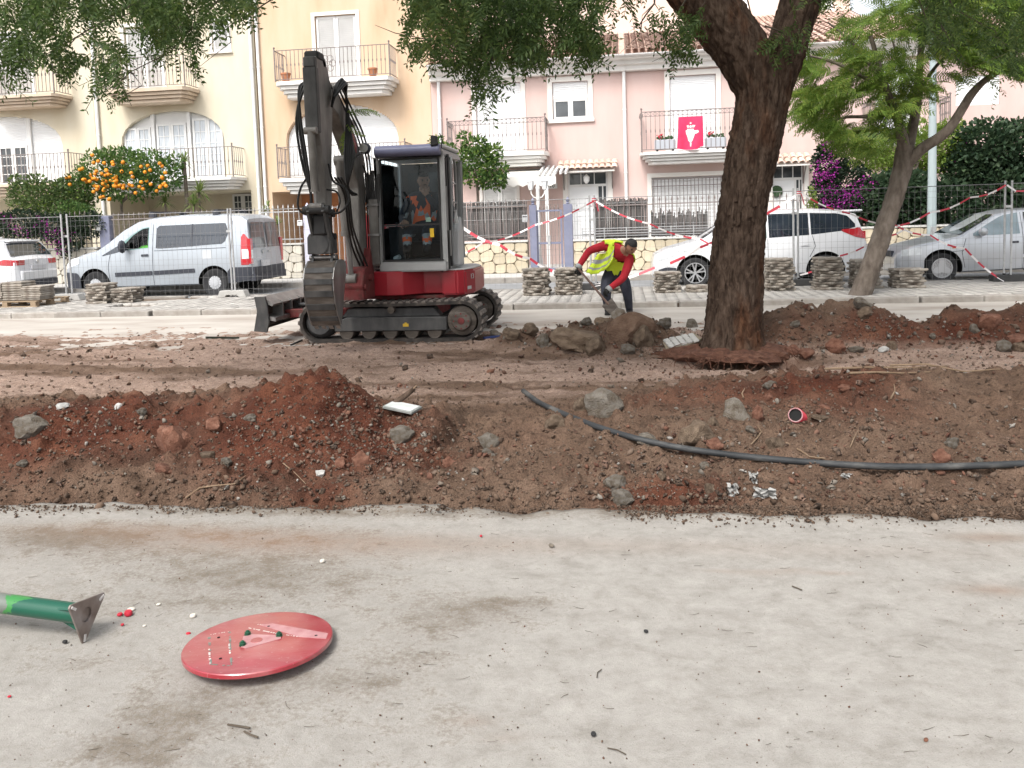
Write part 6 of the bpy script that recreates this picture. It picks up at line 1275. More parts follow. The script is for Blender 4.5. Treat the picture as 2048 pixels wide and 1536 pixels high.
# shovel
s0, s1 = wp(1156,536,-.24)+O, wp(1228,622,-.42)+O; shv = thing('shovel', 'long handled shovel held by the stooping worker', 'shovel', s0); d = s1-s0; q = MB(); q.tube([(0,0,0), d*.85], [.017,.019], 8); q.build('handle', mat('shovel_wood', (.10,.06,.05), (.16,.10,.08), scale=10, stretch=(1,1,.2), rough=.6), shv, 40)
q = MB(); dn = d.normalized(); sv = dn.cross(Vector((0,-1,.3))).normalized(); nv = sv.cross(dn)
q.grid([[d*.80+dn*.30*u+sv*(.10*w*(1-.5*u*u))+nv*(.03*w*w) for w in (-1,-.5,0,.5,1)] for u in (0,.25,.5,.75,1)]); bo_ = q.build('blade', m_mudsteel, shv, True, fix=False); bo_.modifiers.new('t', 'SOLIDIFY').thickness = .006
# operator in the cab, forearm to the mouth
ob = Vector((-3.17+.33, 11.75-.06, .075)); op = thing('person', 'excavator operator in orange hi-vis jacket seated in the cab with a hand at his mouth', 'person', ob)
JO = dict(pelvis=(Vector((0,.02,1.42)),(.16,.14)), belly=(Vector((0,-.02,1.58)),(.17,.13)), chest=(Vector((.01,-.04,1.80)),(.19,.13)), neck=(Vector((.03,-.07,2.0)),.065), headb=(Vector((.04,-.09,2.08)),.07),
    shl=(Vector((-.18,-.05,1.88)),.085), ell=(Vector((-.26,-.20,1.62)),.065), wrl=(Vector((-.18,-.40,1.55)),.045), hal=(Vector((-.15,-.45,1.57)),.04),
    shr=(Vector((.20,-.06,1.90)),.085), elr=(Vector((.27,-.26,1.74)),.065), wrr=(Vector((.13,-.26,1.93)),.042), har=(Vector((.10,-.25,1.97)),.036),
    hipl=(Vector((-.10,-.05,1.42)),.10), knl=(Vector((-.14,-.44,1.42)),.085), anl=(Vector((-.12,-.50,1.20)),.06), tol=(Vector((-.12,-.60,1.14)),.05),
    hipr=(Vector((.10,-.05,1.42)),.10), knr=(Vector((.16,-.46,1.43)),.085), anr=(Vector((.16,-.52,1.20)),.06), tor=(Vector((.16,-.62,1.14)),.05))
bo2 = [('pelvis','belly'),('belly','chest'),('chest','neck'),('neck','headb'),('chest','shl'),('shl','ell'),('ell','wrl'),('wrl','hal'),('chest','shr'),('shr','elr'),('elr','wrr'),('wrr','har'),('pelvis','hipl'),('hipl','knl'),('knl','anl'),('anl','tol'),('pelvis','hipr'),('hipr','knr'),('knr','anr'),('anr','tor')]
me, near = skin_body(JO, bo2, [m_navy, m_orangehv, m_skin, m_grey, m_hair], [0,1,1,2,1,0,0,2,1,0,0,2,0,0,0,4,0,0,0,4])
for p in me.polygons:
    c_ = p.center
    if p.material_index == 1 and (c_.z > 1.93 or (abs(c_.x-.02) < .05 and c_.z > 1.75)): p.material_index = 0
    if p.material_index in (0, 1) and abs(c_.z-1.655) < .035 and abs(c_.x) < .21: p.material_index = 3
    if c_.z < 1.42 and c_.y < -.3 and c_.z > 1.16:
        p.material_index = 3 if (abs(c_.z-1.37) < .025 or abs(c_.z-1.27) < .02) else (1 if abs(c_.z-1.32) < .034 else p.material_index)
hb_ = MB(); hc = Vector((.05,-.12,2.15)); M3 = head(hb_, hc, (.45,-.85,-.22), (0,-.1,1), .105, 2, 4); hand(hb_, JO['wrr'][0], (-.5,-.1,.8), (0,.6,.2), 1.1, 2, .6); hand(hb_, JO['wrl'][0], (.3,-.6,.1), (0,0,-1), 1.1, 2, .7)
join_into(me, hb_); place('body', me, op); hair(hc, M3, .105, op, m_hair)
# ================================================================= trees and plants
m_bark, t, b = newmat('bark'); b.inputs['Roughness'].default_value = .92; b.inputs['Specular IOR Level'].default_value = .15
v = coords(t, (8, 8, 2.3)); n1 = noise(t, v, 2.2, 8, .65, .5); v2 = coords(t, (1, 1, .35)); n2 = noise(t, v2, 2.6, 4); n3 = noise(t, coords(t, (14, 14, 3)), 4, 6, .7)
c = ramp(t, n1, [(.30,(.019,.012,.009)),(.46,(.060,.040,.029)),(.60,(.112,.078,.058)),(.8,(.16,.122,.096))])
rd = ramp(t, n1, [(.3,(.035,.018,.011)),(.55,(.10,.045,.024)),(.8,(.17,.085,.045))])
rf_ = ramp(t, n2, [(.52,(0,0,0)),(.66,(1,1,1))]); c = mixc(t, rf_, c, rd); t.links.new(c, b.inputs['Base Color'])
ad = nd(t, 'ShaderNodeMath', operation='ADD'); t.links.new(n1, ad.inputs[0]); t.links.new(n3, ad.inputs[1]); bumpit(t, b, ad.outputs[0], .9, .03)
m_bark2 = mat('young_bark', (.065,.05,.04), (.135,.11,.09), (.20,.17,.145), scale=11, stretch=(1,1,.45), rough=.92, bump=.8, bscale=34, detail=8, lo=.25, hi=.75)
m_twig = mat('twig', (.05,.038,.028), (.10,.08,.06), scale=10, rough=.9)
def limb_grid(pts, rad, seg, dz, amp, seed, flare=None):
    """thick bark covered limb as a displaced tube (numpy)"""
    P = np.array(pts, float); d = np.r_[0, np.cumsum(np.linalg.norm(np.diff(P, axis=0), axis=1))]; s = np.arange(0, d[-1], dz)
    def cr(col):  # smooth interpolation
        y = np.interp(s, d, col); k = np.ones(9)/9; yy = np.convolve(np.r_[np.full(4, y[0]), y, np.full(4, y[-1])], k, 'valid'); return yy
    C = np.stack([cr(P[:, i]) for i in range(3)], 1); Rr = cr(np.array(rad)); T = np.gradient(C, axis=0); T /= np.linalg.norm(T, axis=1)[:, None]
    a0 = np.array([1., 0, 0]); A = a0-T*(T@a0)[:, None]; A /= np.linalg.norm(A, axis=1)[:, None]; B = np.cross(T, A); th = np.linspace(0, 2*np.pi, seg, endpoint=False)
    SS, TH = np.meshgrid(s, th, indexing='ij'); cx_, sx_ = np.cos(TH), np.sin(TH)
    n_ = lambda fr, fz, sd: (fbm((cx_+3)*fr, SS*fz+sx_*fr*1.0, sd, 4, .6))
    rid = 1-np.abs(2*n_(6.5, 2.2, seed)-1); rid2 = 1-np.abs(2*n_(13, 6.5, seed+5)-1); pl = n_(4.0, 5.5, seed+9)
    disp = amp*(1.3*(rid**3-.45)+.8*(rid2**2-.5)+1.1*(pl-.5)); r = Rr[:, None]+disp
    if flare is not None: r = r+flare(SS, TH)
    V = C[:, None]+r[..., None]*(cx_[..., None]*A[:, None]+sx_[..., None]*B[:, None]); k, m_ = SS.shape; i = np.arange(k*m_).reshape(k, m_)
    Fa = np.stack([i[:-1], np.roll(i[:-1], -1, 1), np.roll(i[1:], -1, 1), i[1:]], -1).reshape(-1, 4); return V.reshape(-1, 3), Fa
def cat(*vf):
    V, Fs, o = [], [], 0
    for a, f in vf: V.append(a); Fs.append(f+o); o += len(a)
    return np.concatenate(V), np.concatenate(Fs)
TY = 9.43
tree = thing('big_tree', 'big street tree with thick furrowed dark trunk and exposed roots', 'tree', (TRX, TRY, 0)); TO = np.array([TRX, TRY, 0])
def tp(px, py, y=TY): return np.array(Yp(px, py, y))-TO
_c = [(1465,735,1395,1535),(1465,705,1398,1532),(1466,670,1410,1524),(1468,620,1415,1524),(1472,550,1420,1526),(1477,480,1427,1529),(1487,400,1437,1537),(1503,310,1449,1559),(1520,230,1468,1575),(1530,170,1474,1587),(1533,120,1472,1597),(1532,85,1466,1605)]
wpx = lambda c: (c[3]-c[2])/2/177.
def flare(s, th): return np.exp(-s/.16)*(.05+.11*np.maximum(0, np.sin(th*5+1.1))**2)
T1 = limb_grid([tp(c[0], c[1]) for c in _c], [wpx(c)*(.93 if c[1] > 420 else .86) for c in _c], 120, .014, .026, 3, flare)
LM = [tp(1522,190), tp(1486,105,9.4), tp(1430,30,9.35), tp(1374,-40,9.3), tp(1300,-160,9.1), tp(1200,-330,8.6), tp(1020,-520,7.9)]
RM = [tp(1538,190), tp(1570,110,9.45), tp(1590,40,9.5), tp(1618,-60,9.55), tp(1680,-240,9.5), tp(1760,-460,9.2)]
T2 = limb_grid(LM, [.22,.275,.29,.28,.245,.20,.13], 90, .018, .026, 13); T3 = limb_grid(RM, [.19,.195,.195,.185,.165,.13], 90, .018, .026, 23)
V, Fa = cat(T1, T2, T3); place('trunk', npmesh('trunk', V, Fa, m_bark, True), tree)
# loose bark plates as raised flakes
fk_ = MB(); rr = random.Random(4)
for i in range(330):
    s_ = rr.random(); k = min(int(s_*(len(_c)-1)), len(_c)-2); u = s_*(len(_c)-1)-k; c0, c1 = _c[k], _c[k+1]; ctr = tp(c0[0]*(1-u)+c1[0]*u, c0[1]*(1-u)+c1[1]*u); R0 = (wpx(c0)*(1-u)+wpx(c1)*u)*(.92 if c0[1] > 470 else .84)
    if k == 0: continue
    a = rr.uniform(math.pi, 2*math.pi); n_ = Vector((math.cos(a), math.sin(a), 0)); tg = Vector((-math.sin(a), math.cos(a), 0)); h, w = rr.uniform(.04,.15), rr.uniform(.010,.032); e = R0+rr.uniform(-.006,.012); p = Vector(ctr)
    q = [p+n_*(e+.002)+tg*(-w)+Vector((0,0,0)), p+n_*(e+.006)+tg*w*.8+Vector((0,0,.01)), p+n_*(e+.012)+tg*w+Vector((0,0,h)), p+n_*(e+.004)+tg*(-w*.6)+Vector((0,0,h*rr.uniform(.8,1.1)))]; back = [x-n_*.03 for x in q]
    fk_.add(q+back, [(0,1,2,3),(0,4,5,1),(1,5,6,2),(2,6,7,3),(3,7,4,0)])
kind(fk_.build('bark_plates', m_bark, tree), 'stuff')
# root plate left standing proud of the dug soil
rng2 = random.Random(9); rm_ = MB(); N = 64; rings = []
for (rr_, zz, am) in ((.30,.15,.0),(.44,.125,.05),(.56,.095,.16),(.63,.05,.30),(.60,.02,.34),(.50,.0,.26),(.36,-.02,.14),(.26,-.2,.05)):
    rings.append([((rr_*1.08+am*(fbm(math.cos(t_)*3+5, math.sin(t_)*3+zz*9, 3, 4)-.5)*2)*math.cos(t_)*1.12, (rr_+am*(fbm(math.cos(t_)*3+5, math.sin(t_)*3+zz*9, 3, 4)-.5)*2)*math.sin(t_)*.85-.02, zz+.09*(fbm(math.cos(t_)*6+rr_*4, math.sin(t_)*6, 7, 4)-.5)) for t_ in np.linspace(0, 2*math.pi, N+1)])
rm_.grid(rings); m_root = mat('fibrous_roots', (.055,.024,.016), (.12,.052,.032), (.17,.09,.06), scale=14, stretch=(1,1,2.5), rough=.95, bump=1, bscale=45, bd=.03); rm_.build('root_plate', m_root, tree, True)
rt = MB()
for i in range(60):
    a = rng2.uniform(math.pi*.9, 2.1*math.pi); r0 = rng2.uniform(.50,.70); p = Vector((r0*1.2*math.cos(a), r0*.88*math.sin(a), rng2.uniform(.04,.14))); pts = [p]
    d = Vector((math.cos(a)*rng2.uniform(.2,1)+rng2.uniform(-.9,.9), math.sin(a)*rng2.uniform(.2,1), rng2.uniform(-.7,.35))).normalized()
    for j in range(4): d = (d+Vector((rng2.uniform(-.5,.5), rng2.uniform(-.5,.5), rng2.uniform(-.6,.2)))).normalized(); pts.append(pts[-1]+d*rng2.uniform(.02,.085))
    rt.tube(pts, [.006,.005,.004,.003,.0015], 4, False)
kind(rt.build('root_hairs', m_root, tree, True), 'stuff')
# ---- pinnate leaves of the big tree
def frond(nl, L, ll, lw, droop, seed):
    r = random.Random(seed); V, Fs = [], []
    pt = lambda u: Vector((L*u, .02*math.sin(u*2+seed), -droop*L*u*u))
    for i in range(nl):
        u = .12+.86*i/(nl-1); p = pt(u); d = (pt(min(u+.05,1.05))-p).normalized()
        for s_ in (-1, 1):
            a = R_(r.uniform(48, 66)); side = Vector((0, s_, 0)); ax = d*math.cos(a)+side*math.sin(a)+Vector((0,0,r.uniform(-.5,.05))); ax.normalize(); w = ax.cross(Vector((0,0,1))).normalized(); w = (w+Vector((0,0,r.uniform(-.5,.5)))).normalized()
            l = ll*r.uniform(.8,1.15)*(.75+.5*math.sin(math.pi*u)); n = len(V); V += [p, p+ax*l*.45+w*lw, p+ax*l, p+ax*l*.45-w*lw]; Fs.append((n, n+1, n+2, n+3))
    n = len(V)
    for i in range(5):
        p = pt(i/4); V += [p+Vector((0,.0022,0)), p+Vector((0,-.0022,0))]
        if i: Fs.append((n+2*i-2, n+2*i-1, n+2*i+1, n+2*i))
    return np.array(V), np.array(Fs)
FR = [frond(8, .27, .058, .0105, .45, 1), frond(7, .23, .054, .010, .75, 2), frond(9, .31, .056, .010, .3, 3)]
def frame_from(d, roll=None):
    d = np.asarray(d, float); d /= np.linalg.norm(d, axis=1)[:, None]; n = len(d); r = rng.normal(size=(n, 3)); r[:, 2] += 1.2
    z = r-d*(r*d).sum(1)[:, None]; z /= np.linalg.norm(z, axis=1)[:, None]; y = np.cross(z, d); return np.stack([d, y, z], -1)
m_leafdark = leafmat('dark_pinnate_leaf', (.027,.048,.016), (.050,.090,.025), (.085,.135,.037), (.14,.18,.05), trans=.46)
def canopy(poly_lo, x0, x1, n, y0, y1, top=-60, fringe=26, name='crown', mats=None, scale=1., par=tree, org=TO, gaps=.485):
    """leaf sprays hanging from twigs between the picture height `top` and the lower edge poly_lo"""
    px = rng.uniform(x0, x1, n*3); lo = np.interp(px, [p[0] for p in poly_lo], [p[1] for p in poly_lo]); py = top+(lo-top)*rng.uniform(0, 1, n*3)**.85
    keep = (fbm(px/48., py/42., 51, 3)+.22*(rng.random(n*3)-.5)+.12*((lo-py) > 60) > gaps); px, py = px[keep][:n], py[keep][:n]
    yy = rng.uniform(y0, y1, len(px)); P = np.array([Yp(a, b, c) for a, b, c in zip(px, py, yy)])-org
    d = np.stack([rng.normal(0, .8, len(P)), rng.normal(0, .55, len(P)), rng.uniform(-1.2, .0, len(P))], 1); M_ = frame_from(d)*scale*rng.uniform(.8, 1.15, len(P))[:, None, None]
    P = P-M_[:, :, 0]*.13
    out = []
    for k in range(3):
        s_ = np.arange(len(P)) % 3 == k; out.append(scatter(FR[k][0], FR[k][1], M_[s_], P[s_]))
    V, Fa = cat(*out); return V, Fa, P
lo1 = [(-120,200),(0,178),(25,172),(50,120),(95,125),(140,150),(165,130),(200,180),(225,215),(240,205),(248,150),(290,125),(330,95),(362,120),(385,165),(412,150),(432,105),(462,85),(482,55),(500,12),(520,-30)]
lo2 = [(812,60),(825,100),(850,105),(885,125),(930,135),(950,165),(962,205),(985,215),(1000,170),(1012,120),(1060,122),(1110,105),(1150,130),(1185,138),(1197,75),(1202,-20)]
lo3 = [(1195,20),(1225,40),(1262,35),(1290,-10)]; lo4 = [(1308,110),(1330,125),(1372,118),(1386,60),(1400,20)]; lo5 = [(1840,40),(1870,90),(1930,150),(1985,190),(2030,150),(2060,110),(2200,120)]; lo6 = [(1540,112),(1600,140),(1625,120)]
A = []
for lo, x0, x1, n, y0, y1, top in ((lo1,-120,515,1280,5.8,8.8,-80),(lo2,815,1200,1200,6.4,8.8,-80),(lo3,1198,1285,34,7,8.4,-60),(lo4,1308,1395,56,7.6,8.4,25),(lo5,1845,2200,330,8.2,10,-80),(lo6,1525,1620,20,8.8,9.1,60),([(1590,30),(1700,20)],1590,1700,40,9,10,-60)):
    V, Fa, P = canopy(lo, x0, x1, n, y0, y1, top); A.append((V, Fa))
# overhead part of the crown, out of the frame, shading the ground
n = 2600; a = rng.uniform(0, 2*np.pi, n); r = np.sqrt(rng.random(n)); P = np.stack([TRX-.6+6.2*r*np.cos(a), 7.6+4.6*r*np.sin(a), 5.0+1.9*np.sqrt(np.maximum(0, 1-r*r))*rng.uniform(.2, 1, n)+.5*(fbm(r*9*np.cos(a), r*9*np.sin(a), 3)-.5)], 1)
up = P[:, 2] > 4.45+(P[:, 1]-7)*.28; P = P[up]-TO; d = rng.normal(size=(len(P), 3)); d[:, 2] -= .6; M_ = frame_from(d)*2.1
A.append(scatter(FR[0][0], FR[0][1], M_, P)); V, Fa = cat(*A)
kind(place('crown', npmesh('crown', V, Fa, m_leafdark), tree), 'stuff')
tw = MB(); r8 = random.Random(8)
def drop(px0, py0, y0, px1, py1, y1, r0=.012, n=6, side=3):
    a, b = Vector(tp(px0, py0, y0)), Vector(tp(px1, py1, y1)); pts = []
    for i in range(n+1): u = i/n; p = a.lerp(b, u); p += Vector((r8.uniform(-.05,.05), r8.uniform(-.05,.05), r8.uniform(-.04,.04)-.15*math.sin(math.pi*u)))*(0 < i < n); pts.append(p)
    tw.tube(pts, [r0*(1-.8*i/n) for i in range(n+1)], 5, False)
    for k in range(side):
        j = r8.randint(1, n-1); q = pts[j]; tw.tube([q, q+Vector((r8.uniform(-.2,.2), r8.uniform(-.15,.15), -.1)), q+Vector((r8.uniform(-.4,.4), r8.uniform(-.2,.2), -.3))], [r0*.5, r0*.35, r0*.15], 4, False)
for q in ((1300,-180,9.,1180,60,7.8),(1250,-240,8.8,1000,120,7.5),(1200,-300,8.6,880,80,7.4),(1150,-360,8.4,960,190,7.3),(1250,-200,8.8,1090,90,7.6),(1080,-420,8.,640,-160,7.),(700,-200,7.1,420,90,7.),(640,-180,7.,300,60,6.9),(560,-150,7.,215,190,6.9),(500,-150,6.9,120,90,6.9),(460,-140,6.9,10,130,6.9),
          (1380,-60,9.2,1340,95,8.),(1660,-160,9.5,1900,-60,9.3),(1800,-150,9.2,1930,120,9.),(1800,-150,9.2,2040,110,9.),(1310,-20,9.1,1262,52,8.6),(1700,-220,9.5,1960,160,9.2)): drop(*q)
tw.tube([tp(750,50,7.4), tp(790,66,7.4), tp(840,76,7.4), tp(920,92,7.5), tp(1000,60,7.7), tp(1100,-30,8.)], [.002,.004,.005,.008,.011,.014], 5, False)
tw.tube([tp(1245,0,8.6), tp(1262,18,8.6), tp(1275,48,8.6)], [.008,.006,.004], 5, False); tw.tube([tp(1530,52,8.9), tp(1560,62,8.95), tp(1600,90,9.05)], [.010,.007,.004], 5, False); tw.tube([tp(1490,-20,9.), tp(1500,20,9.05), tp(1507,45,9.1)], [.009,.007,.007], 5, False)
kind(tw.build('twigs', m_twig, tree, True, fix=False), 'stuff')

# ---- leaning young tree with feathery leaves
jy = 15.3; jb = G(1716, 603, .08); jt = thing('leaning_tree', 'young leaning tree with feathery bright green leaves', 'tree', (jb.x, jy, .05)); JOo = np.array([jb.x, jy, .05])
def jp(px, py, dy=0): return np.array(Yp(px, py, jy+dy))-JOo
Tn = [limb_grid([jp(1708,622), jp(1718,598), jp(1738,545), jp(1764,470), jp(1788,400), jp(1806,335), jp(1811,300), jp(1812,285)], [.20,.185,.165,.155,.145,.15,.155,.12], 40, .03, .016, 33),
      limb_grid([jp(1808,310), jp(1806,285,-.1), jp(1802,255,-.2), jp(1782,205,-.4), jp(1760,140,-.5), jp(1738,60,-.6)], [.11,.10,.085,.06,.045,.03], 14, .05, .005, 34),
      limb_grid([jp(1812,312), jp(1824,262,.1), jp(1836,200,.2), jp(1840,120,.3), jp(1850,10,.4)], [.10,.09,.07,.055,.035], 14, .05, .005, 35),
      limb_grid([jp(1806,340), jp(1826,312,-.1), jp(1850,292,-.15), jp(1893,268,-.25), jp(1922,222,-.35), jp(1950,175,-.4), jp(1985,150,-.45), jp(2060,110,-.5)], [.10,.095,.09,.085,.075,.06,.045,.03], 14, .05, .005, 36),
      limb_grid([jp(1790,215,-.4), jp(1740,235,-.5), jp(1690,232,-.6), jp(1640,250,-.6)], [.035,.03,.022,.012], 8, .06, .003, 37), limb_grid([jp(1775,180,-.5), jp(1720,150,-.7), jp(1660,120,-.8), jp(1610,110,-.8)], [.035,.03,.022,.012], 8, .06, .003, 38),
      limb_grid([jp(1838,180,.2), jp(1880,120,.4), jp(1930,90,.5)], [.035,.026,.014], 8, .06, .003, 39), limb_grid([jp(1765,160,-.5), jp(1700,80,-.3), jp(1650,40,-.2)], [.03,.022,.012], 8, .06, .003, 40), limb_grid([jp(1836,195,.2), jp(1800,140,.5), jp(1780,60,.6)], [.03,.022,.012], 8, .06, .003, 41)]
V, Fa = cat(*Tn); place('trunk', npmesh('trunk', V, Fa, m_bark2, True), jt)
def feather(np_, L, pl, pw, droop, seed):
    r = random.Random(seed); V, Fs = [], []; pt = lambda u: Vector((L*u, 0, .12*L*math.sin(u*2.2)-droop*L*u*u))
    for i in range(np_):
        u = .15+.83*i/(np_-1); p = pt(u); d = (pt(u+.04)-p).normalized(); l = pl*(.45+.75*math.sin(math.pi*(.12+.8*u)))
        for s_ in (-1, 1):
            a = R_(r.uniform(50,64)); ax = (d*math.cos(a)+Vector((0,s_,0))*math.sin(a)+Vector((0,0,-.22))).normalized(); w = ax.cross(Vector((0,0,1))).normalized()
            for k in range(5):   # small leaflets along each pinna
                q = p+ax*l*(k+.5)/5; n = len(V); ww = pw*(1-.12*k); V += [q-ax*l*.11, q+w*ww+ax*l*.03, q+ax*l*.13, q-w*ww+ax*l*.03]; Fs.append((n,n+1,n+2,n+3))
    return np.array(V), np.array(Fs)
FE = [feather(11, .46, .12, .019, .35, 1), feather(10, .40, .11, .019, .7, 2), feather(12, .54, .12, .019, .2, 3)]
m_feather = leafmat('feathery_leaf', (.075,.140,.030), (.125,.215,.040), (.185,.270,.050), (.28,.315,.065), trans=.5)
lo = [(1578,150),(1592,215),(1606,262),(1640,250),(1662,268),(1690,292),(1725,312),(1760,306),(1792,285),(1805,240),(1830,215),(1860,190),(1890,150),(1925,158),(1960,140),(2000,135),(2048,158),(2150,150)]
n = 2200; px = rng.uniform(1585, 2150, n*3); l_ = np.interp(px, *zip(*lo)); py = -70+(l_+70)*rng.random(n*3)**.8
kp = fbm(px/60., py/26., 61, 3)+.2*(rng.random(n*3)-.5) > .43; px, py = px[kp][:n], py[kp][:n]; P = np.array([Yp(a, b, jy+rng.uniform(-1.1, .9)) for a, b in zip(px, py)])-JOo
cx_ = jp(1815, 150); d = P-cx_; d[:, 2] = rng.uniform(-.5, .25, len(P)); d[:, :2] += rng.normal(0, .6, (len(P), 2)); M_ = frame_from(d)*rng.uniform(.75, 1.1, len(P))[:, None, None]; M_[:, :, 2] *= 1; P = P-M_[:, :, 0]*.2
V, Fa = cat(*[scatter(FE[k][0], FE[k][1], M_[k::3], P[k::3]) for k in range(3)]); kind(place('crown', npmesh('crown', V, Fa, m_feather), jt), 'stuff')

# ---- garden plants
def leaf_cloud(clumps, n, ll, lw, fold=.3, up=.3):
    """n leaves spread through ellipsoid clumps (x, y, z, rx, ry, rz)"""
    C = np.array(clumps, float); w = (C[:, 3]*C[:, 5]); k = rng.choice(len(C), n, p=w/w.sum()); q = rng.normal(size=(n, 3)); q /= np.linalg.norm(q, axis=1)[:, None]; r = rng.uniform(.35, 1.05, n)**.6
    P = C[k, :3]+q*r[:, None]*C[k, 3:]; d = q+rng.normal(0, .7, (n, 3)); d[:, 2] += up; M_ = frame_from(d)*rng.uniform(.7, 1.25, n)[:, None, None]
    TV = [(0,0,0),(ll*.35,lw,fold*lw),(ll*.75,lw*.7,fold*lw*.5),(ll,0,-.1*ll),(ll*.75,-lw*.7,fold*lw*.5),(ll*.35,-lw,fold*lw)]; V, Fa = scatter(TV, [(0,1,2,3),(0,3,4,5)], M_, P); return V, Fa
def shrub(name, lbl, catg, px, pb, y, clumps_px, n, ll, lw, m, stem=(), m2=None, n2=0, l2=.05, c2=None, zb=.135, up=.3, stem_r=.05, group=None):
    p = Yp(px, pb, y); o = thing(name, lbl, catg, (p.x, y, zb), 0, group); k = 1650/(Yp(px, pb, y)-CP).dot(CR @ Vector((0,0,-1))) 
    cl = lambda C: [(Yp(a, b, y).x-p.x, dy, Yp(a, b, y).z-zb, rx/k, max(rx, ry)/k*.8, ry/k) for a, b, dy, rx, ry in C]
    V, Fa = leaf_cloud(cl(clumps_px), n, ll, lw, up=up); kind(place('crown' if stem else 'foliage', npmesh('foliage', V, Fa, m), o), 'stuff')
    if n2: V, Fa = leaf_cloud(cl(c2 or clumps_px), n2, l2, l2*.5, up=up); kind(place('blossom', npmesh('blossom', V, Fa, m2), o), 'stuff')
    if stem:
        mb = MB()
        for s_ in stem: mb.tube([Vector((Yp(a, b, y).x-p.x, dy, Yp(a, b, y).z-zb)) for a, b, dy in s_], [stem_r*(1-.5*i/max(1,len(s_)-1)) for i in range(len(s_))], 7)
        mb.build('trunk', m_bark2, o, True)
    return o, p
L_or = leafmat('citrus_leaf', (.035,.080,.025), (.065,.135,.036), (.11,.19,.05), (.18,.25,.07), trans=.45); L_bo = leafmat('bougainvillea_leaf', (.012,.022,.014), (.022,.04,.022), (.045,.07,.035)); L_yl = leafmat('yellow_green_leaf', (.12,.20,.035), (.19,.28,.05), (.27,.36,.08), trans=.5); L_mix = leafmat('olive_green_leaf', (.04,.075,.025), (.08,.125,.04), (.14,.19,.06)); M_bo = leafmat('magenta_bract', (.25,.02,.22), (.38,.03,.34), (.45,.05,.30), trans=.4); L_dk = leafmat('dark_hedge_leaf', (.020,.042,.022), (.036,.068,.034), (.075,.115,.055))
gy = 24.3
ot, p = shrub('orange_tree', 'small orange tree laden with oranges in front of the arched windows', 'tree', 245, 430, gy, [(205,340,0,52,40),(250,330,.1,48,32),(300,335,0,50,36),(325,355,0,45,36),(265,370,-.1,60,32),(190,375,-.2,40,26),(235,312,0,44,18),(160,350,0,18,16),(350,330,0,16,24),(225,385,-.2,30,14)], 4300, .12, .032, L_or, [[(243,440,0),(243,405,0),(236,385,0),(215,360,0)],[(243,405,0),(262,385,.1),(290,350,.1)]])
om = MB(); om.ball((0,0,0), .058, 12); om = om.mesh('orange', mat('orange_peel', (.62,.20,.015), (.72,.28,.02), scale=8, rough=.5, rv=.15), True)
for i in range(92):
    if i < 66: a, b_ = rnd.gauss(208, 44), rnd.gauss(362, 21)
    else: a, b_ = rnd.uniform(185, 345), rnd.uniform(318, 385)
    q = Yp(a, b_, gy-rnd.uniform(.45, .75)); place('orange', om, ot, (q.x-ot.location.x, q.y-gy, q.z-.135))
shrub('shrub', 'bushy olive green shrub left of the orange tree', 'shrub', 95, 440, 24.0, [(60,395,0,45,35),(110,400,0,60,38),(150,385,0,40,36),(40,385,0,22,22),(135,410,0,50,28),(70,365,0,22,16),(125,372,0,20,14),(30,360,0,14,10)], 3600, .11, .030, L_mix, [[(95,450,0),(90,410,0)],[(130,450,0),(140,410,0)]], L_yl, 500, .06)
shrub('bougainvillea', 'dark bougainvillea with magenta bracts hanging over the left wall', 'climbing plant', 90, 490, 22.75, [(40,450,0,60,30),(110,455,0,60,28),(150,470,-.15,30,30),(-30,450,0,50,30),(140,495,-.25,12,18),(180,450,.1,30,26)], 6500, .085, .028, L_bo, (), M_bo, 420, .05, [(20,440,-.3,25,14),(75,460,-.3,40,14),(130,470,-.3,30,22),(140,495,-.35,10,18),(5,460,-.3,20,8),(95,440,-.3,14,8)])
shrub('green_hedge', 'leafy green hedge behind the railing by the gate post', 'hedge', 150, 470, 23.3, [(170,440,0,36,30),(140,430,0,40,30)], 1800, .07, .02, L_or)
def yucca(lbl, px, py, y, n, L, stem_to=None, rad=.03):
    p = Yp(px, py, y); o = thing('yucca', lbl, 'plant', (p.x, y, .135)); V, Fs = [], []
    for i in range(n):
        a = rnd.uniform(0, 6.28); e = rnd.uniform(-.5, 1.35); d = Vector((math.cos(a)*math.cos(e), math.sin(a)*math.cos(e), math.sin(e))); s_ = d.cross(Vector((0,0,1))).normalized(); l = L*rnd.uniform(.7,1.1); c0 = Vector((0,0,p.z-.135)); k = len(V); g = -.25*l
        V += [c0-s_*.012, c0+s_*.012, c0+d*l*.5+s_*.02, c0+d*l*.5-s_*.02, c0+d*l+Vector((0,0,g))]; Fs += [(k,k+1,k+2,k+3),(k+3,k+2,k+4,k+4)]
    mb = MB(); mb.v = V; mb.f = [f if f[2] != f[3] else f[:3] for f in Fs]; mb.m = [0]*len(Fs); kind(mb.build('leaves', L_yu, o, fix=False), 'stuff')
    q = MB(); q.tube([(0,0,0),(.03,0,(p.z-.135)*.5),(0,0,p.z-.135)], [rad*1.3,rad,rad], 8); q.build('stem', m_bark2, o, True)
L_yu = leafmat('yucca_leaf', (.08,.13,.035), (.15,.21,.06), (.24,.29,.10)); 
yucca('tall slim yucca rising in front of the arched doors', 368, 325, 24.6, 44, .55, rad=.06); yucca('broad yucca rosette beside the tall one', 398, 385, 24.2, 60, .62); yucca('low spiky yucca next to the van roof', 388, 410, 23.9, 50, .55); yucca('spiky yucca half hidden by the orange tree', 330, 405, 24.4, 50, .5)
yucca('spindly potted plant in front of the orange porch', 556, 448, 23.4, 26, .4, rad=.02); yucca('small spiky plant above the railing of the orange porch', 535, 415, 24.5, 26, .35)
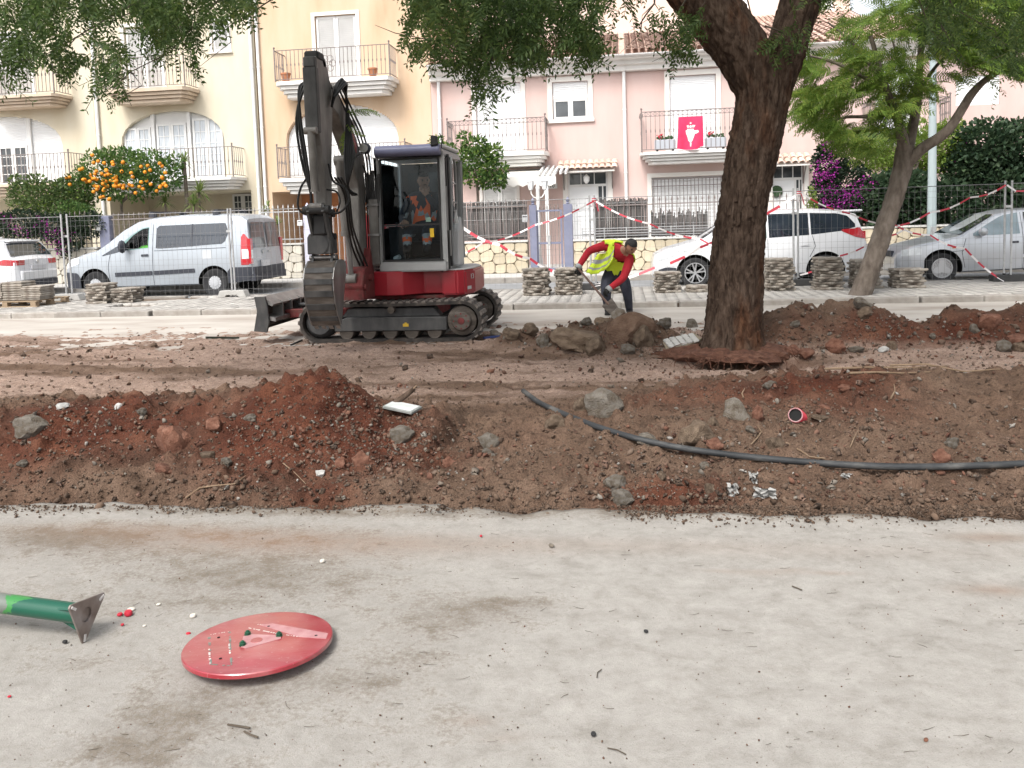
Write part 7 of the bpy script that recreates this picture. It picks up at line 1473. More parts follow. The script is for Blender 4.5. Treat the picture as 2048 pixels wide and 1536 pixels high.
lt_, p = shrub('lemon_tree', 'round lemon tree behind the excavator cab', 'tree', 958, 430, 24.4, [(955,330,0,48,44),(985,345,0,30,36),(930,320,0,30,30),(950,290,0,26,18),(872,285,.1,16,14),(895,300,0,20,14),(985,305,0,20,18),(915,345,0,18,14),(1000,360,0,14,16),(930,275,0,14,10)], 2300, .12, .034, L_or, [[(958,440,0),(955,380,0),(950,330,0)]], L_yl, 420, .08)
bg, p = shrub('bougainvillea', 'tall bougainvillea thick with magenta flowers right of the big trunk', 'climbing plant', 1680, 450, 24.0, [(1660,330,0,36,36),(1690,370,0,50,50),(1650,385,-.1,32,40),(1690,420,0,60,40),(1660,300,0,26,20),(1740,400,0,40,40)], 8000, .09, .03, L_bo, (), M_bo, 1000, .048, [(1645,335,-.4,26,26),(1640,365,-.4,22,22),(1665,395,-.5,32,26),(1650,420,-.5,30,20),(1720,370,-.5,30,14),(1700,400,-.5,26,20),(1655,295,-.3,18,12),(1780,372,-.4,20,8)])
shrub('yellow_green_tree', 'yellow green leafy tree behind the leaning trunk', 'tree', 1822, 470, 24.6, [(1740,315,0,46,26),(1800,305,0,56,40),(1860,300,0,60,45),(1900,280,0,40,40),(1890,330,0,45,22),(1770,335,0,46,20),(1840,260,0,40,22)], 5600, .10, .026, L_yl, [[(1824,490,-1),(1823,400,-.9),(1822,340,-.4),(1840,300,0)],[(1822,345,-.4),(1790,310,0)]], stem_r=.07)
shrub('dark_hedge', 'tall dark hedge with a few pink bracts behind the street lamp', 'hedge', 1985, 450, 24.2, [(1975,300,0,70,60),(2040,300,0,60,60),(1990,380,0,80,60),(2060,390,0,70,60),(1940,340,0,50,50)], 11000, .13, .045, L_dk, (), M_bo, 110, .055)
shrub('low_hedge', 'dark low hedge behind the wire fence, above the sandstone wall', 'hedge', 1800, 450, 23.8, [(1750,410,0,60,50),(1830,410,0,60,50),(1890,410,0,60,50),(1800,380,0,70,40)], 8500, .13, .045, L_dk)
shrub('golden_shrub', 'narrow golden green shrub by the corner of the low hedge', 'shrub', 1624, 440, 23.4, [(1622,395,0,9,22),(1626,420,0,9,22)], 260, .07, .022, L_yl)
sprig = MB(); 
o = thing('leafy_sprig', 'leafy twig caught on the excavator boom', 'twig', (ex.location.x-.32, ex.location.y-1.45, 3.02)); q = np.array([(0,0,0),(.06,0,-.12),(.14,.02,.03),(.02,0,-.25),(.2,.0,.06),(-.02,0,-.35)]); M_ = frame_from(np.array([(.8,0,.2),(.6,-.2,-.9),(1,0,.3),(.2,-.1,-1),(.9,.1,.1),(.1,0,-1.)])); V, Fa = scatter(FE[0][0], FE[0][1], M_*.7, q*.6); kind(place('leaves', npmesh('leaves', V, Fa, m_feather), o), 'stuff')
# ================================================================= stones, pipes and loose things
def rock_mesh(seed, sub=2, rough_=.22):
    bm = bmesh.new(); bmesh.ops.create_icosphere(bm, subdivisions=sub+1, radius=1); r = random.Random(seed)
    for k in range(9):  # flat broken faces
        n = Vector((r.gauss(0,1), r.gauss(0,1), r.gauss(0,1))).normalized(); d = r.uniform(.55,.85)
        for v in bm.verts:
            e = v.co.dot(n)-d
            if e > 0: v.co -= n*e*.92
    for v in bm.verts: v.co *= 1+rough_*(mnoise.fractal(v.co*1.7+Vector((seed*3.1,0,0)), .8, 2., 4)); v.co += v.co.normalized()*.04*mnoise.noise(v.co*7)
    me = bpy.data.meshes.new('stone'); bm.to_mesh(me); bm.free(); finish(me, 30); return me
m_rk = {'grey': mat('grey_concrete_lump', (.10,.068,.047), (.135,.11,.083), (.19,.168,.14), (.23,.208,.18), lo=.25, scale=2.2, rough=.95, bump=.8, bscale=14, rv=.1, bd=.05), 'red': mat('red_clay_lump', (.10,.042,.027), (.165,.075,.048), (.22,.115,.08), scale=2, rough=.95, bump=.6, bscale=12, rv=.1, bd=.05),
    'rust': mat('rust_brown_boulder', (.115,.068,.045), (.175,.110,.075), (.23,.155,.11), scale=2.2, rough=.95, bump=.8, bscale=12, rv=.1, bd=.05), 'brown': mat('brown_earth_lump', (.10,.068,.045), (.16,.115,.08), (.23,.17,.12), scale=2.2, rough=.95, bump=.8, bscale=12, rv=.1, bd=.05), 'white': mat('pale_rubble', (.36,.35,.33), (.50,.49,.47), scale=2.5, rough=.95, bump=.5, bscale=16, rv=.1, bd=.04)}
RM_ = {k: [] for k in m_rk}
for k in m_rk:
    for s_ in range(4): me = rock_mesh(s_+11*len(RM_[k])+0 + {'grey':0,'red':40,'brown':80,'white':120,'rust':160}[k]); me.materials.append(m_rk[k]); RM_[k].append(me)
ROCKS = []
def rock(lbl, px, py, w, h, c, y0=4.7, y1=13., name='stone', depth=.8, rot=None, up=.0):
    """w, h: width and height in photograph pixels"""
    p = onT(px, py+h*.25, y0, y1); k = F/(p-CP).dot(CR @ Vector((0,0,-1))); a, b_ = w/2/k, h/2/k
    o = place('stone', rnd.choice(RM_[c]), None, (p.x, p.y, p.z+b_*.16+up), (rnd.uniform(-.25,.25), rnd.uniform(-.25,.25) if rot is None else rot, rnd.uniform(-.4,.4)), (a*1.12, max(a, b_)*depth*1.1, b_*1.12)); return tag(o, lbl, 'stone', 'loose stones on the dug soil')
for a in [
 ('big rust coloured stone block on the left bank',346,870,66,74,'red'),('grey lump in the dark red soil at the far left',62,850,66,44,'grey'),('small pale rubble piece on the left crest',238,811,22,16,'white'),('white rubble piece lying in the dark red soil',124,812,30,14,'white'),('pale stone beside the white rubble on the left crest',284,824,18,16,'grey'),
 ('grey stone below the peak of the red heap',500,834,24,16,'grey'),('grey stone left of the metal plate, low on the red heap',803,866,50,34,'grey'),('flat brown stone halfway up the red heap',430,848,34,26,'red'),('rounded grey stone standing alone mid bank',978,884,48,40,'grey'),('smaller grey stone just under the lone rounded one',976,906,30,24,'grey'),
 ('orange brick fragment at the foot of the red heap',724,916,38,30,'red'),('small red fragment right of the red heap',898,922,26,22,'red'),('red clay lump above the red heap foot',682,924,24,24,'red'),('white quartz lump at the foot of the red heap',641,946,22,18,'white'),('red flat lump low on the left bank',328,934,46,20,'red'),
 ('brown stone low on the left bank',412,908,36,18,'brown'),('grey stone under the red heap, left part',452,922,22,16,'grey'),('grey pebble near the left edge of the bank',45,928,20,14,'grey'),
 ('large grey concrete lump behind the black hose',1206,808,78,74,'grey'),('brown stone left of the large grey lump',1108,842,44,30,'brown'),('small brown stone behind the hose end',1160,806,30,30,'brown'),('tall grey concrete chunk right of the hose middle',1470,822,62,62,'grey'),('large tan boulder above the hose',1392,862,76,58,'brown'),('red lump touching the tan boulder',1430,890,34,24,'red'),('orange red stone beside the tall grey chunk',1516,824,24,34,'red'),
 ('brown rock tip left of the tan boulder',1425,842,26,22,'brown'),('grey mossy stone lying against the hose',1296,880,52,28,'grey'),('angular brown stone under the tall grey chunk',1550,884,36,34,'brown'),('flat pale stone under the tall grey chunk',1500,858,24,14,'grey'),('grey lump at the trench edge, upper one',1230,962,46,34,'grey'),('grey concrete lump at the trench edge, lower one',1245,992,48,32,'grey'),
 ('round tan pebble below the hose',1323,952,22,22,'brown'),('tan stone low on the bank under the hose',1420,974,24,24,'brown'),('dark stone below the hose near the white scraps',1408,930,22,14,'grey'),('grey stone on the far right bank',1904,884,28,28,'grey'),('reddish stone on the far right bank',1884,910,34,28,'red'),('pale pebble on the far right bank',1958,926,18,14,'grey'),('pair of stones by the conduit, upper',1650,814,30,14,'red'),('flat stone beside the red conduit',1640,834,34,14,'brown'),('dark stone on top of the right bank',1690,774,26,14,'red'),('orange stone behind the tall grey chunk',1537,792,22,16,'red'),('grey stone at the crest right of the trunk',1540,770,28,22,'grey')]: rock(*a, y1=7.4)
for a in [
 ('large rust boulder on the rubble heap by the worker',1258,658,96,66,'rust'),('upright grey slab on top of the rubble heap',1238,612,36,44,'grey'),('big dark brown boulder at the front of the rubble heap',1150,682,96,56,'brown'),('brown boulder in front of the dark one',1190,694,50,36,'brown'),('faceted brown boulder at the right of the rubble heap',1285,676,46,44,'brown'),('grey round stone left of the dark boulder',1086,684,24,30,'grey'),
 ('wedge of brown earth at the left end of the rubble heap',1062,662,34,26,'brown'),('brown earth lump nearest the excavator track',1022,668,34,24,'brown'),('dark stone beside the excavator track',990,668,26,16,'grey'),('flat grey stone among the rubble',1118,668,38,14,'grey'),('grey angular stone at the right of the rubble heap',1330,648,30,22,'grey'),('small boulder between the rust boulder and the worker',1206,640,34,24,'brown'),('small grey stone behind the rubble heap',1172,644,26,16,'grey'),
 ('grey stone wedged under the rubble heap, right side',1255,700,34,20,'grey'),('concrete lump at the foot of the leaning tree',1722,608,36,22,'grey'),('brown lump under the concrete one by the leaning tree',1730,628,38,26,'brown'),('grey brown boulder on the far right mound',1976,645,46,36,'red'),('small grey stone below the far right boulder',1948,662,24,22,'grey'),('orange clay clod right of the big trunk',1612,708,34,24,'red'),('flat orange clod next to the big trunk',1588,702,34,20,'red'),('split red clod below the right mound',1672,694,40,30,'red'),('orange clod at the right foot of the far mound',2030,680,36,20,'red'),('grey stone at the foot of the far right mound',2006,695,32,26,'grey'),('brown stone beside it, at the picture edge',2036,696,24,22,'brown'),('pale stone in the saddle between the mounds',1865,674,12,12,'grey'),('white stone below the right mound',1765,700,22,14,'white'),('grey flat stone below the right mound',1712,700,30,12,'grey'),('brown stone right of the mound foot',1785,694,22,20,'brown'),('grey stone on the left of the right mound',1590,650,20,12,'grey')]: rock(*a, y0=8.2, y1=12.5, up=a[4]/2/160*.35)
rock_dark = place('stone', RM_['grey'][1], None, tuple(onT(1383,650,9,12.)), (0,.4,.3), (.14,.06,.12)); tag(rock_dark, 'dark tilted kerb fragment left of the big trunk', 'stone', 'loose stones on the dug soil')
# cobbled fragment by the trunk
p = onT(1362, 690, 8.6, 11); cf = thing('cobble_fragment', 'broken grey cobbled slab leaning left of the trunk base', 'paving fragment', (p.x, p.y, p.z+.03)); cf.rotation_euler = (.35, -.15, .3); MB().prism([(-.22,-.10),(.02,-.12),(.24,-.04),(.22,.10),(0,.13),(-.2,.06)], 'z', -.03, .015).build('mortar_bed', m_mortar, cf)
cbm = MB().box(-.034, .034, -.03, .03, 0, .028).mesh('cobble', m_rk['white'], bevel=.008)
for i in range(5):
    for j in range(3): place('cobble', cbm, cf, (-.15+i*.076, -.07+j*.066+.01*(i%2), .012), (0,0,rnd.uniform(-.1,.1)))
# fine rubble, nobody could count it
m_rub, t, b = newmat('rubble'); b.inputs['Roughness'].default_value = .95; g_ = nd(t, 'ShaderNodeNewGeometry')
c = ramp(t, g_.outputs['Random Per Island'], [(0,(.085,.055,.038)),(.25,(.13,.09,.065)),(.5,(.115,.05,.032)),(.66,(.155,.075,.048)),(.84,(.14,.118,.094)),(.96,(.19,.168,.142)),(1,(.30,.28,.255))]); t.links.new(c, b.inputs['Base Color'])
m_clod = mat('soil_clod', (.085,.055,.038), (.125,.085,.060), scale=5, rough=.95, isl=.3)
TVr = np.array([(1,0,0),(-1,0,.1),(0,1,0),(.1,-1,0),(0,0,1),(0,.1,-1),(.6,.6,.5),(-.6,-.5,.6)])*[1,.8,.65]; TFr = np.array([(0,2,6),(2,4,6),(4,0,6),(0,3,4),(2,1,4),(1,7,4),(7,3,4),(3,7,1),(2,0,5),(1,2,5),(3,1,5),(0,3,5)])
def rubble(name, pts, sizes):
    pts = np.array(pts); n = len(pts); z = Tz(pts[:, 0], pts[:, 1]); s_ = np.array(sizes); M_ = rotmats(n, 1.2)*s_[:, None, None]*rng.uniform(.7,1.3,(n,1,3)); V, Fa = scatter(TVr+rng.normal(0,.08,TVr.shape), TFr, M_, np.stack([pts[:, 0], pts[:, 1], z+s_*.3], 1)); kind(place(name, npmesh(name, V, Fa, m_rub)), 'stuff')
P, Sz = [], []
for px, py, sx, sy, n in [(700,900,90,40,520),(780,880,60,40,260),(560,880,150,45,520),(300,870,150,50,380),(100,860,110,50,380),(850,900,60,40,200),(1230,960,70,40,260),(1300,900,90,50,240),(1480,860,90,50,300),(1650,820,110,50,380),(1850,880,120,60,420),(1500,960,120,35,260),(1000,930,120,50,260),(700,800,50,40,260),(1400,790,90,25,160),(2000,920,80,50,200),(640,960,300,30,260),(1700,980,250,20,200)]:
    for i in range(n):
        q = onT(rnd.gauss(px, sx), min(max(rnd.gauss(py, sy), 745), 1000), 4.6, 7.6); P.append((q.x, q.y)); Sz.append(min(.03, .0048*math.exp(abs(rnd.gauss(0, .75)))))
rubble('rubble', P, Sz); P, Sz = [], []
for px, py, sx, sy, n in [(1230,690,70,22,360),(1150,660,90,22,300),(1340,680,50,22,240),(1650,660,90,28,420),(1780,670,90,26,360),(1980,670,60,30,320),(1600,690,60,14,140),(1040,672,40,12,140),(500,740,420,30,200),(1100,745,260,30,110),(250,715,260,18,150),(1800,735,250,14,140),(1460,760,120,10,140)]:
    for i in range(n):
        q = onT(rnd.gauss(px, sx), min(max(rnd.gauss(py, sy), 605), 775), 7.2, 12.5); P.append((q.x, q.y)); Sz.append(min(.05, .0072*math.exp(abs(rnd.gauss(0, .7)))))
rubble('rubble', P, Sz)
n = 5200; X = rng.uniform(-6.5, 6.2, n); Y_ = 4.52+np.abs(rng.normal(0, .13, n)); s_ = np.minimum(.03, .008*np.exp(np.abs(rng.normal(0, .62, n)))); V, Fa = scatter(TVr, TFr, rotmats(n, 1.)*s_[:, None, None], np.stack([X, Y_, Tz(X, Y_)+s_*.2], 1)); kind(place('clods', npmesh('clods', V, Fa, m_clod)), 'stuff')
n = 9000; X = rng.uniform(-6.5, 6.2, n); Y_ = rng.uniform(4.6, 7.2, n); s_ = np.minimum(.025, .006*np.exp(np.abs(rng.normal(0, .62, n)))); V, Fa = scatter(TVr, TFr, rotmats(n, 1.)*s_[:, None, None], np.stack([X, Y_, Tz(X, Y_)+s_*.15], 1)); kind(place('clods', npmesh('clods', V, Fa, m_clod)), 'stuff')
n = 2600; X = rng.uniform(-9, 8, n); Y_ = rng.uniform(7.2, 12, n); s_ = .008*np.exp(np.abs(rng.normal(0, .6, n))); V, Fa = scatter(TVr, TFr, rotmats(n, 1.)*s_[:, None, None], np.stack([X, Y_, Tz(X, Y_)+s_*.15], 1)); kind(place('clods', npmesh('clods', V, Fa, m_clod)), 'stuff')
# wisps of dry roots in the soil
m_dry = mat('dry_root', (.14,.09,.055), (.25,.18,.12), scale=12, rough=.95)
def root(lbl, pts, r, y1=7.5, lift=.012, m=None, name='root'):
    Q = [onT(px, py, 4.5, y1)+Vector((0,0,lift)) for px, py in pts]; o = Q[0].copy(); mb = MB(); n = len(Q); mb.tube([q-o for q in Q], [r*(1-.6*i/(n-1)) for i in range(n)], 6); return tag(mb.build(name, m or m_dry, None, True, loc=o), lbl, 'root')
root('long dry root curving over the left bank', [(372,1000),(400,982),(430,976),(470,972),(492,955)], .007); root('thin root below the red heap', [(566,930),(590,950),(612,972)], .004)
root('forked dry root under the tall grey chunk', [(1490,905),(1515,880),(1523,868),(1515,855)], .006); root('bent root right of the hose middle', [(1572,890),(1600,905),(1620,920),(1650,922)], .008); root('thin root on the far right bank', [(1700,900),(1710,875),(1716,866)], .004); root('pinkish root at the right crest', [(1782,800),(1790,785),(1788,772)], .007); root('reddish root above the tall grey chunk', [(1487,800),(1484,790),(1490,780)], .007)
for k, (a, b_) in enumerate((((1650,742),(1900,738)),((1700,752),(1860,748)),((1780,735),(2000,745)))): root(['long cut root on the pale ground behind the right bank','darker cut root just behind the right bank','cut root on the pale ground near the right edge'][k], [a, ((a[0]*2+b_[0])/3, a[1]-3), ((a[0]+2*b_[0])/3, b_[1]+2), b_], .010, 9.2)
# black hose lying over the bank
HP = [(1047,795),(1075,812),(1110,838),(1150,864),(1200,884),(1270,900),(1340,912),(1420,920),(1500,925),(1580,932),(1660,942),(1740,949),(1820,950),(1900,949),(1980,945),(2060,937),(2200,930)]
Q = [onT(a, b_, 4.5, 7.4)+Vector((0,0,.03)) for a, b_ in HP]
for _ in range(3): Q = [Q[0]]+[(Q[i-1]+Q[i]*2+Q[i+1])/4 for i in range(1, len(Q)-1)]+[Q[-1]]
Q = [Vector((q.x, q.y, max(q.z, tz(q.x, q.y)+.018))) for q in Q]
for _ in range(4): Q = [Q[0]]+[(Q[i-1]+Q[i]*2+Q[i+1])/4 for i in range(1, len(Q)-1)]+[Q[-1]]
Q[0].z += .03; o = Q[0].copy()
def spline(P, k=5):
    out = []
    for i in range(len(P)-1):
        p0, p1, p2, p3 = P[max(i-1,0)], P[i], P[i+1], P[min(i+2,len(P)-1)]
        for j in range(k): t_ = j/k; out.append(.5*((2*p1)+(p2-p0)*t_+(2*p0-5*p1+4*p2-p3)*t_*t_+(3*p1-p0-3*p2+p3)*t_**3))
    return out+[P[-1]]
mb = MB(); mb.tube([q-o for q in spline(Q)], .021, 12); tag(mb.build('hose', mat('dusty_black_hose', (.016,.018,.020), (.036,.038,.040), (.13,.125,.115), scale=3, stretch=(1,1,3), rough=.65, lo=.35, hi=.75, bump=.3, bscale=30), None, True, loc=o), 'long black dusty hose snaking down the soil bank', 'hose')
# red conduit end
p = onT(1590, 834, 5, 7.4); m_conr = mat('conduit_cut_edge', (.38,.16,.17), (.46,.30,.30), scale=12, rough=.6); cd = thing('conduit', 'cut end of a red plastic conduit sticking out of the bank', 'pipe', (p.x, p.y-.015, p.z+.012)); cd.rotation_euler = (R_(68), 0, R_(-24)); q = MB()
for i in range(6): q.lathe([(.047,-.03*i),(.053,-.03*i-.008),(.053,-.03*i-.02),(.047,-.03*i-.03)], 24, cap=False)
q.build('corrugated_pipe', mat('conduit_red', (.42,.03,.05), (.55,.06,.08), scale=10, rough=.5), cd, 30); q = MB(); q.lathe([(.001,-.012),(.043,-.012),(.043,.002)], 24, cap=False); q.build('pipe_mouth_shade', m_dark, cd, 40, fix=False); q = MB(); q.lathe([(.043,.003),(.047,.006),(.051,.002)], 24, cap=False); q.build('pipe_rim', m_conr, cd)  # near-black cup in the mouth stands in for the shade inside the pipe
# metal plate and root stub on the left bank
p = onT(805, 826, 5.3, 7.2); mp_l = thing('metal_plate', 'pale rectangular metal plate lying by the red heap', 'plate', (p.x, p.y, p.z+.03)); mp_l.rotation_euler = (.10, .10, -.35); MB().box(-.13, .13, -.07, .07, 0, .022).build('plate', mat('plate_edge', (.16,.17,.16), (.24,.25,.24), scale=8, rough=.7), mp_l, bevel=.004); MB().box(-.115, .115, -.06, .06, .0225, .025).build('plate_face', mat('plate_face', (.40,.42,.41), (.55,.57,.56), scale=9, rough=.6), mp_l)
p = onT(770, 815, 5.5, 7.6); rs_ = thing('root_stub', 'rough brown root stub jutting up behind the metal plate', 'root', (p.x, p.y, p.z)); a = Yp(828, 778, p.y)-p; q = MB(); q.tube([(-.02,0,-.04), a*.35+Vector((0,0,-.015)), a*.7+Vector((0,0,-.01)), a], [.022,.024,.022,.017], 9); q.build('stub', m_bark, rs_, 50); q = MB(); q.tube([a*.9, a*1.1+Vector((.0,0,.015))], [.012,.003], 5); q.build('splinter', m_dry, rs_)
# plastic scraps
m_scrap = mat('white_scrap', (.24,.235,.225), (.36,.355,.34), scale=10, rough=.6)
for lb, px, py, w, h in (('crumpled white plastic scrap at the trench edge, larger one',1530,998,42,22),('white plastic scrap standing at the trench edge',1467,994,20,26),('thin white scrap above the others',1506,968,16,22),('white scrap with black print under the hose',1695,957,22,8)):
    p = onT(px, py, 4.4, 7); k = F/(p.y); n = 7; mb = MB(); r_ = random.Random(px)
    mb.grid([[(w/k*(i/n-.5)+r_.gauss(0,.004), r_.gauss(0,.012), h/k*(j/n)+r_.gauss(0,.004)) for i in range(n+1)] for j in range(n+1)]); tag(mb.build('plastic_scrap', m_scrap, None, 20, loc=p, fix=False), lb, 'scrap')
# bars on the ground by the excavator
p, p2 = onT(412, 678, 9, 13.5), onT(478, 678, 9, 13.5); q = MB(); q.bar((0,0,.015), p2-p+Vector((0,0,.015)), .04, .03); tag(q.build('steel_bar', mat('dull_green_steel', (.035,.04,.03), rough=.6), loc=p), 'dark steel bar lying on the pale path left of the tracks', 'bar')
p, p2 = G(968, 676, .03), G(1000, 672, .03); q = MB(); q.bar((0,0,0), p2-p, .05, .025); tag(q.build('blue_strip', mat('blue_strip', (.03,.05,.16), rough=.5), loc=p), 'blue strip on the ground beside the excavator track', 'strip')
p, p2 = G(582, 690, .03), G(604, 680, .03); q = MB(); q.bar((0,0,0), p2-p, .02, .02); tag(q.build('thin_rod', m_black, loc=p), 'thin dark rod under the front of the excavator track', 'rod')

# ---- foreground: red disc, green post, chips
m_disc, t, b = newmat('weathered_red_paint'); b.inputs['Roughness'].default_value = .30; b.inputs['Coat Weight'].default_value = .9; b.inputs['Coat Roughness'].default_value = .14
v = coords(t); n1 = noise(t, v, 5, 6, .6); n2 = noise(t, v, 60, 4, .7); c = ramp(t, n1, [(.3,(.24,.012,.022)),(.55,(.30,.022,.034)),(.8,(.36,.06,.075))]); sp = ramp(t, n2, [(.64,(0,0,0)),(.74,(1,1,1))]); c = mixc(t, sp, c, (.42,.30,.28)); du_ = ramp(t, noise(t, coords(t, (1,3,1)), 2.4, 7, .7), [(.45,(0,0,0)),(.8,(.55,.55,.55))]); c = mixc(t, du_, c, (.36,.19,.18)); sc2 = ramp(t, noise(t, coords(t, (4,60,1)), 3, 4, .6), [(.66,(0,0,0)),(.70,(.5,.5,.5))]); c = mixc(t, sc2, c, (.5,.3,.3)); t.links.new(c, b.inputs['Base Color']); bumpit(t, b, n2, .15, .004)
p = G(518, 1292, .02); dk = thing('red_disc', 'round red metal disc lying face up on the concrete', 'disc', (p.x, p.y, .022)); dk.rotation_euler = (R_(-4.5), R_(-.3), R_(8)); RD = .278; q = MB(); q.lathe([(.001,0),(RD-.004,0),(RD,.003),(RD,.016),(RD-.003,.0195),(RD-.008,.020),(.001,.020)], 90); q.build('disc', m_disc, dk, 40)
m_gpaint = mat('chipped_green_paint', (.10,.13,.11), (.20,.22,.20), scale=40, rough=.6); m_pink2 = mat('faded_pink_paint', (.36,.16,.17), (.46,.27,.27), scale=20, rough=.5); m_wch = mat('bare_white_primer', (.50,.48,.46), (.62,.60,.58), scale=30, rough=.7); m_gbolt = mat('green_bolt', (.01,.05,.03), (.02,.09,.05), scale=20, rough=.4)
zt = .020
dp = lambda px, py: (lambda w: (w.x, w.y))(dk.matrix_basis.inverted() @ G(px, py, .05))
def chip_line(a, b_, w, m, name, n=14, gap=.35):
    a, b_ = Vector((*dp(*a), 0)), Vector((*dp(*b_), 0)); mb = MB(); r_ = random.Random(int(a.x*999))
    for i in range(n):
        if r_.random() < gap: continue
        u0, u1 = i/n, (i+r_.uniform(.5,1.1))/n; mb.bar(a.lerp(b_, u0)+Vector((0,0,zt+.0006)), a.lerp(b_, u1)+Vector((0,0,zt+.0006)), w*r_.uniform(.5,1.2), .0008)
    if mb.v: kind(mb.build(name, m, dk), 'stuff')
for a, b_, m, w in (((418,1268),(422,1330),m_gpaint,.010),((459,1256),(463,1336),m_gpaint,.008),((420,1332),(464,1337),m_gpaint,.008),((421,1262),(458,1255),m_wch,.004),((418,1296),(421,1336),m_wch,.007),((458,1282),(460,1310),m_wch,.006),((497,1247),(566,1264),m_wch,.006),((570,1264),(602,1270),m_wch,.005),((515,1239),(545,1240),m_wch,.006)): chip_line(a, b_, w, m, 'paint_chips')
q = MB(); tri = [dp(482,1292), dp(486,1268), dp(497,1262), dp(560,1266), dp(562,1273), dp(492,1296)]; q.prism(tri, 'z', zt, zt+.0016); q.build('bolt_plate_mark', m_pink2, dk); q = MB(); ce = dp(513,1277); q.lathe([(.001,zt+.003),(.022,zt+.0028),(.023,zt+.001)], 20, (*ce,0)); q.build('centre_spot', m_disc, dk)
q = MB(); q.prism([dp(518,1240), dp(545,1237), dp(656,1262), dp(652,1275), dp(600,1270)], 'z', zt, zt+.0012); q.build('faded_band', m_pink2, dk)
for k, (px, py) in enumerate(((495,1263),(558,1267),(485,1288))):
    c_ = dp(px, py); q = MB(); q.lathe([(.013,zt),(.013,zt+.003),(.0075,zt+.004),(.0075,zt+.016),(.002,zt+.019)], 10, (*c_,0)); q.lathe([(.012,zt+.006),(.0125,zt+.011),(.0075,zt+.012)], 6, (*c_,0)); q.build('bolt', m_gbolt, dk, 40)
for px, py in ((437,1269),(441,1319),(537,1244),(632,1267)): c_ = dp(px, py); q = MB(); q.lathe([(.006,zt+.0004),(.006,zt+.0016),(.001,zt+.0016)], 8, (*c_,0)); q.build('bolt_hole', m_dark, dk)
# green post with triangular flange
m_post, t, b = newmat('flaking_green_paint'); b.inputs['Roughness'].default_value = .3; v = coords(t, (6,12,12)); n1 = noise(t, v, 1.1, 5, .55, .8); sx_ = nd(t, 'ShaderNodeSeparateXYZ'); tc = nd(t, 'ShaderNodeTexCoord'); t.links.new(tc.outputs['Object'], sx_.inputs[0])
mm = nd(t, 'ShaderNodeMath', operation='MULTIPLY_ADD'); mm.inputs[1].default_value = -1.6; mm.inputs[2].default_value = -.42; t.links.new(sx_.outputs['X'], mm.inputs[0]); a2 = nd(t, 'ShaderNodeMath', operation='ADD'); t.links.new(n1, a2.inputs[0]); t.links.new(mm.outputs[0], a2.inputs[1])
c = ramp(t, a2.outputs[0], [(.0,(.006,.075,.045)),(.545,(.006,.075,.045)),(.555,(.035,.19,.045)),(.70,(.035,.19,.045)),(.71,(.12,.14,.12)),(1,(.17,.18,.165))]); t.links.new(c, b.inputs['Base Color'])
A_ = G(160, 1284, .0); fl_ = Vector((A_.x+.015, A_.y+.02, .105)); gp = thing('green_post', 'green painted steel post lying down, paint flaking, with triangular flange', 'post', fl_); gp.rotation_euler = (0, R_(2.5), R_(-5)); q = MB(); q.lathe([(.001,-1.1),(.039,-1.1),(.039,-.004)], 32, ax='x'); q.build('tube', m_post, gp, 40)
m_fl = mat('rusty_flange', (.13,.10,.085), (.22,.18,.16), (.30,.27,.26), scale=9, rough=.55, metal=.4); TR = [(.105*math.cos(t_), .105*math.sin(t_)) for t_ in (R_(-100), R_(20), R_(140))]
rp = []
for k, (u, w) in enumerate(TR):
    for e in (-.35, 0, .35): a = math.atan2(w, u)+e; rp.append((u*.86+.022*math.cos(a), w*.86+.022*math.sin(a)))
q = MB(); n = len(rp); ring = [(.030*math.cos(2*math.pi*(k+.0)/n+math.atan2(rp[0][1], rp[0][0])), .030*math.sin(2*math.pi*k/n+math.atan2(rp[0][1], rp[0][0]))) for k in range(n)]
for x0_, flip in ((0, 0), (.009, 1)): pass
V = [(x, u, w) for x in (0, .009) for P_ in (rp, ring) for u, w in P_]; i = range(n)
q.add(V, [(k, (k+1)%n, n+(k+1)%n, n+k) for k in i]+[(2*n+k, 3*n+k, 3*n+(k+1)%n, 2*n+(k+1)%n) for k in i]+[(k, 2*n+k, 2*n+(k+1)%n, (k+1)%n) for k in i]+[(n+k, n+(k+1)%n, 3*n+(k+1)%n, 3*n+k) for k in i]); q.build('flange', m_fl, gp, bevel=.0015)
q = MB(); q.lathe([(.030,-.3),(.030,.0)], 20, ax='x'); q.build('bore', m_fl, gp, True)
for u, w in TR: q = MB(); q.cbox((.0105, u*.86, w*.86), (.004, .010, .028), (math.atan2(w, u)+1.57, 0, 0)); q.build('slot_hole', m_wch, gp)
for k in range(3): q = MB(); q.prism([(-.10,.038),(-.002,.038),(-.002,.075)], 'y', -.004, .004); o = q.build('gusset', m_post, gp); o.rotation_euler = (R_(-100+k*120)-math.pi/2, 0, 0)
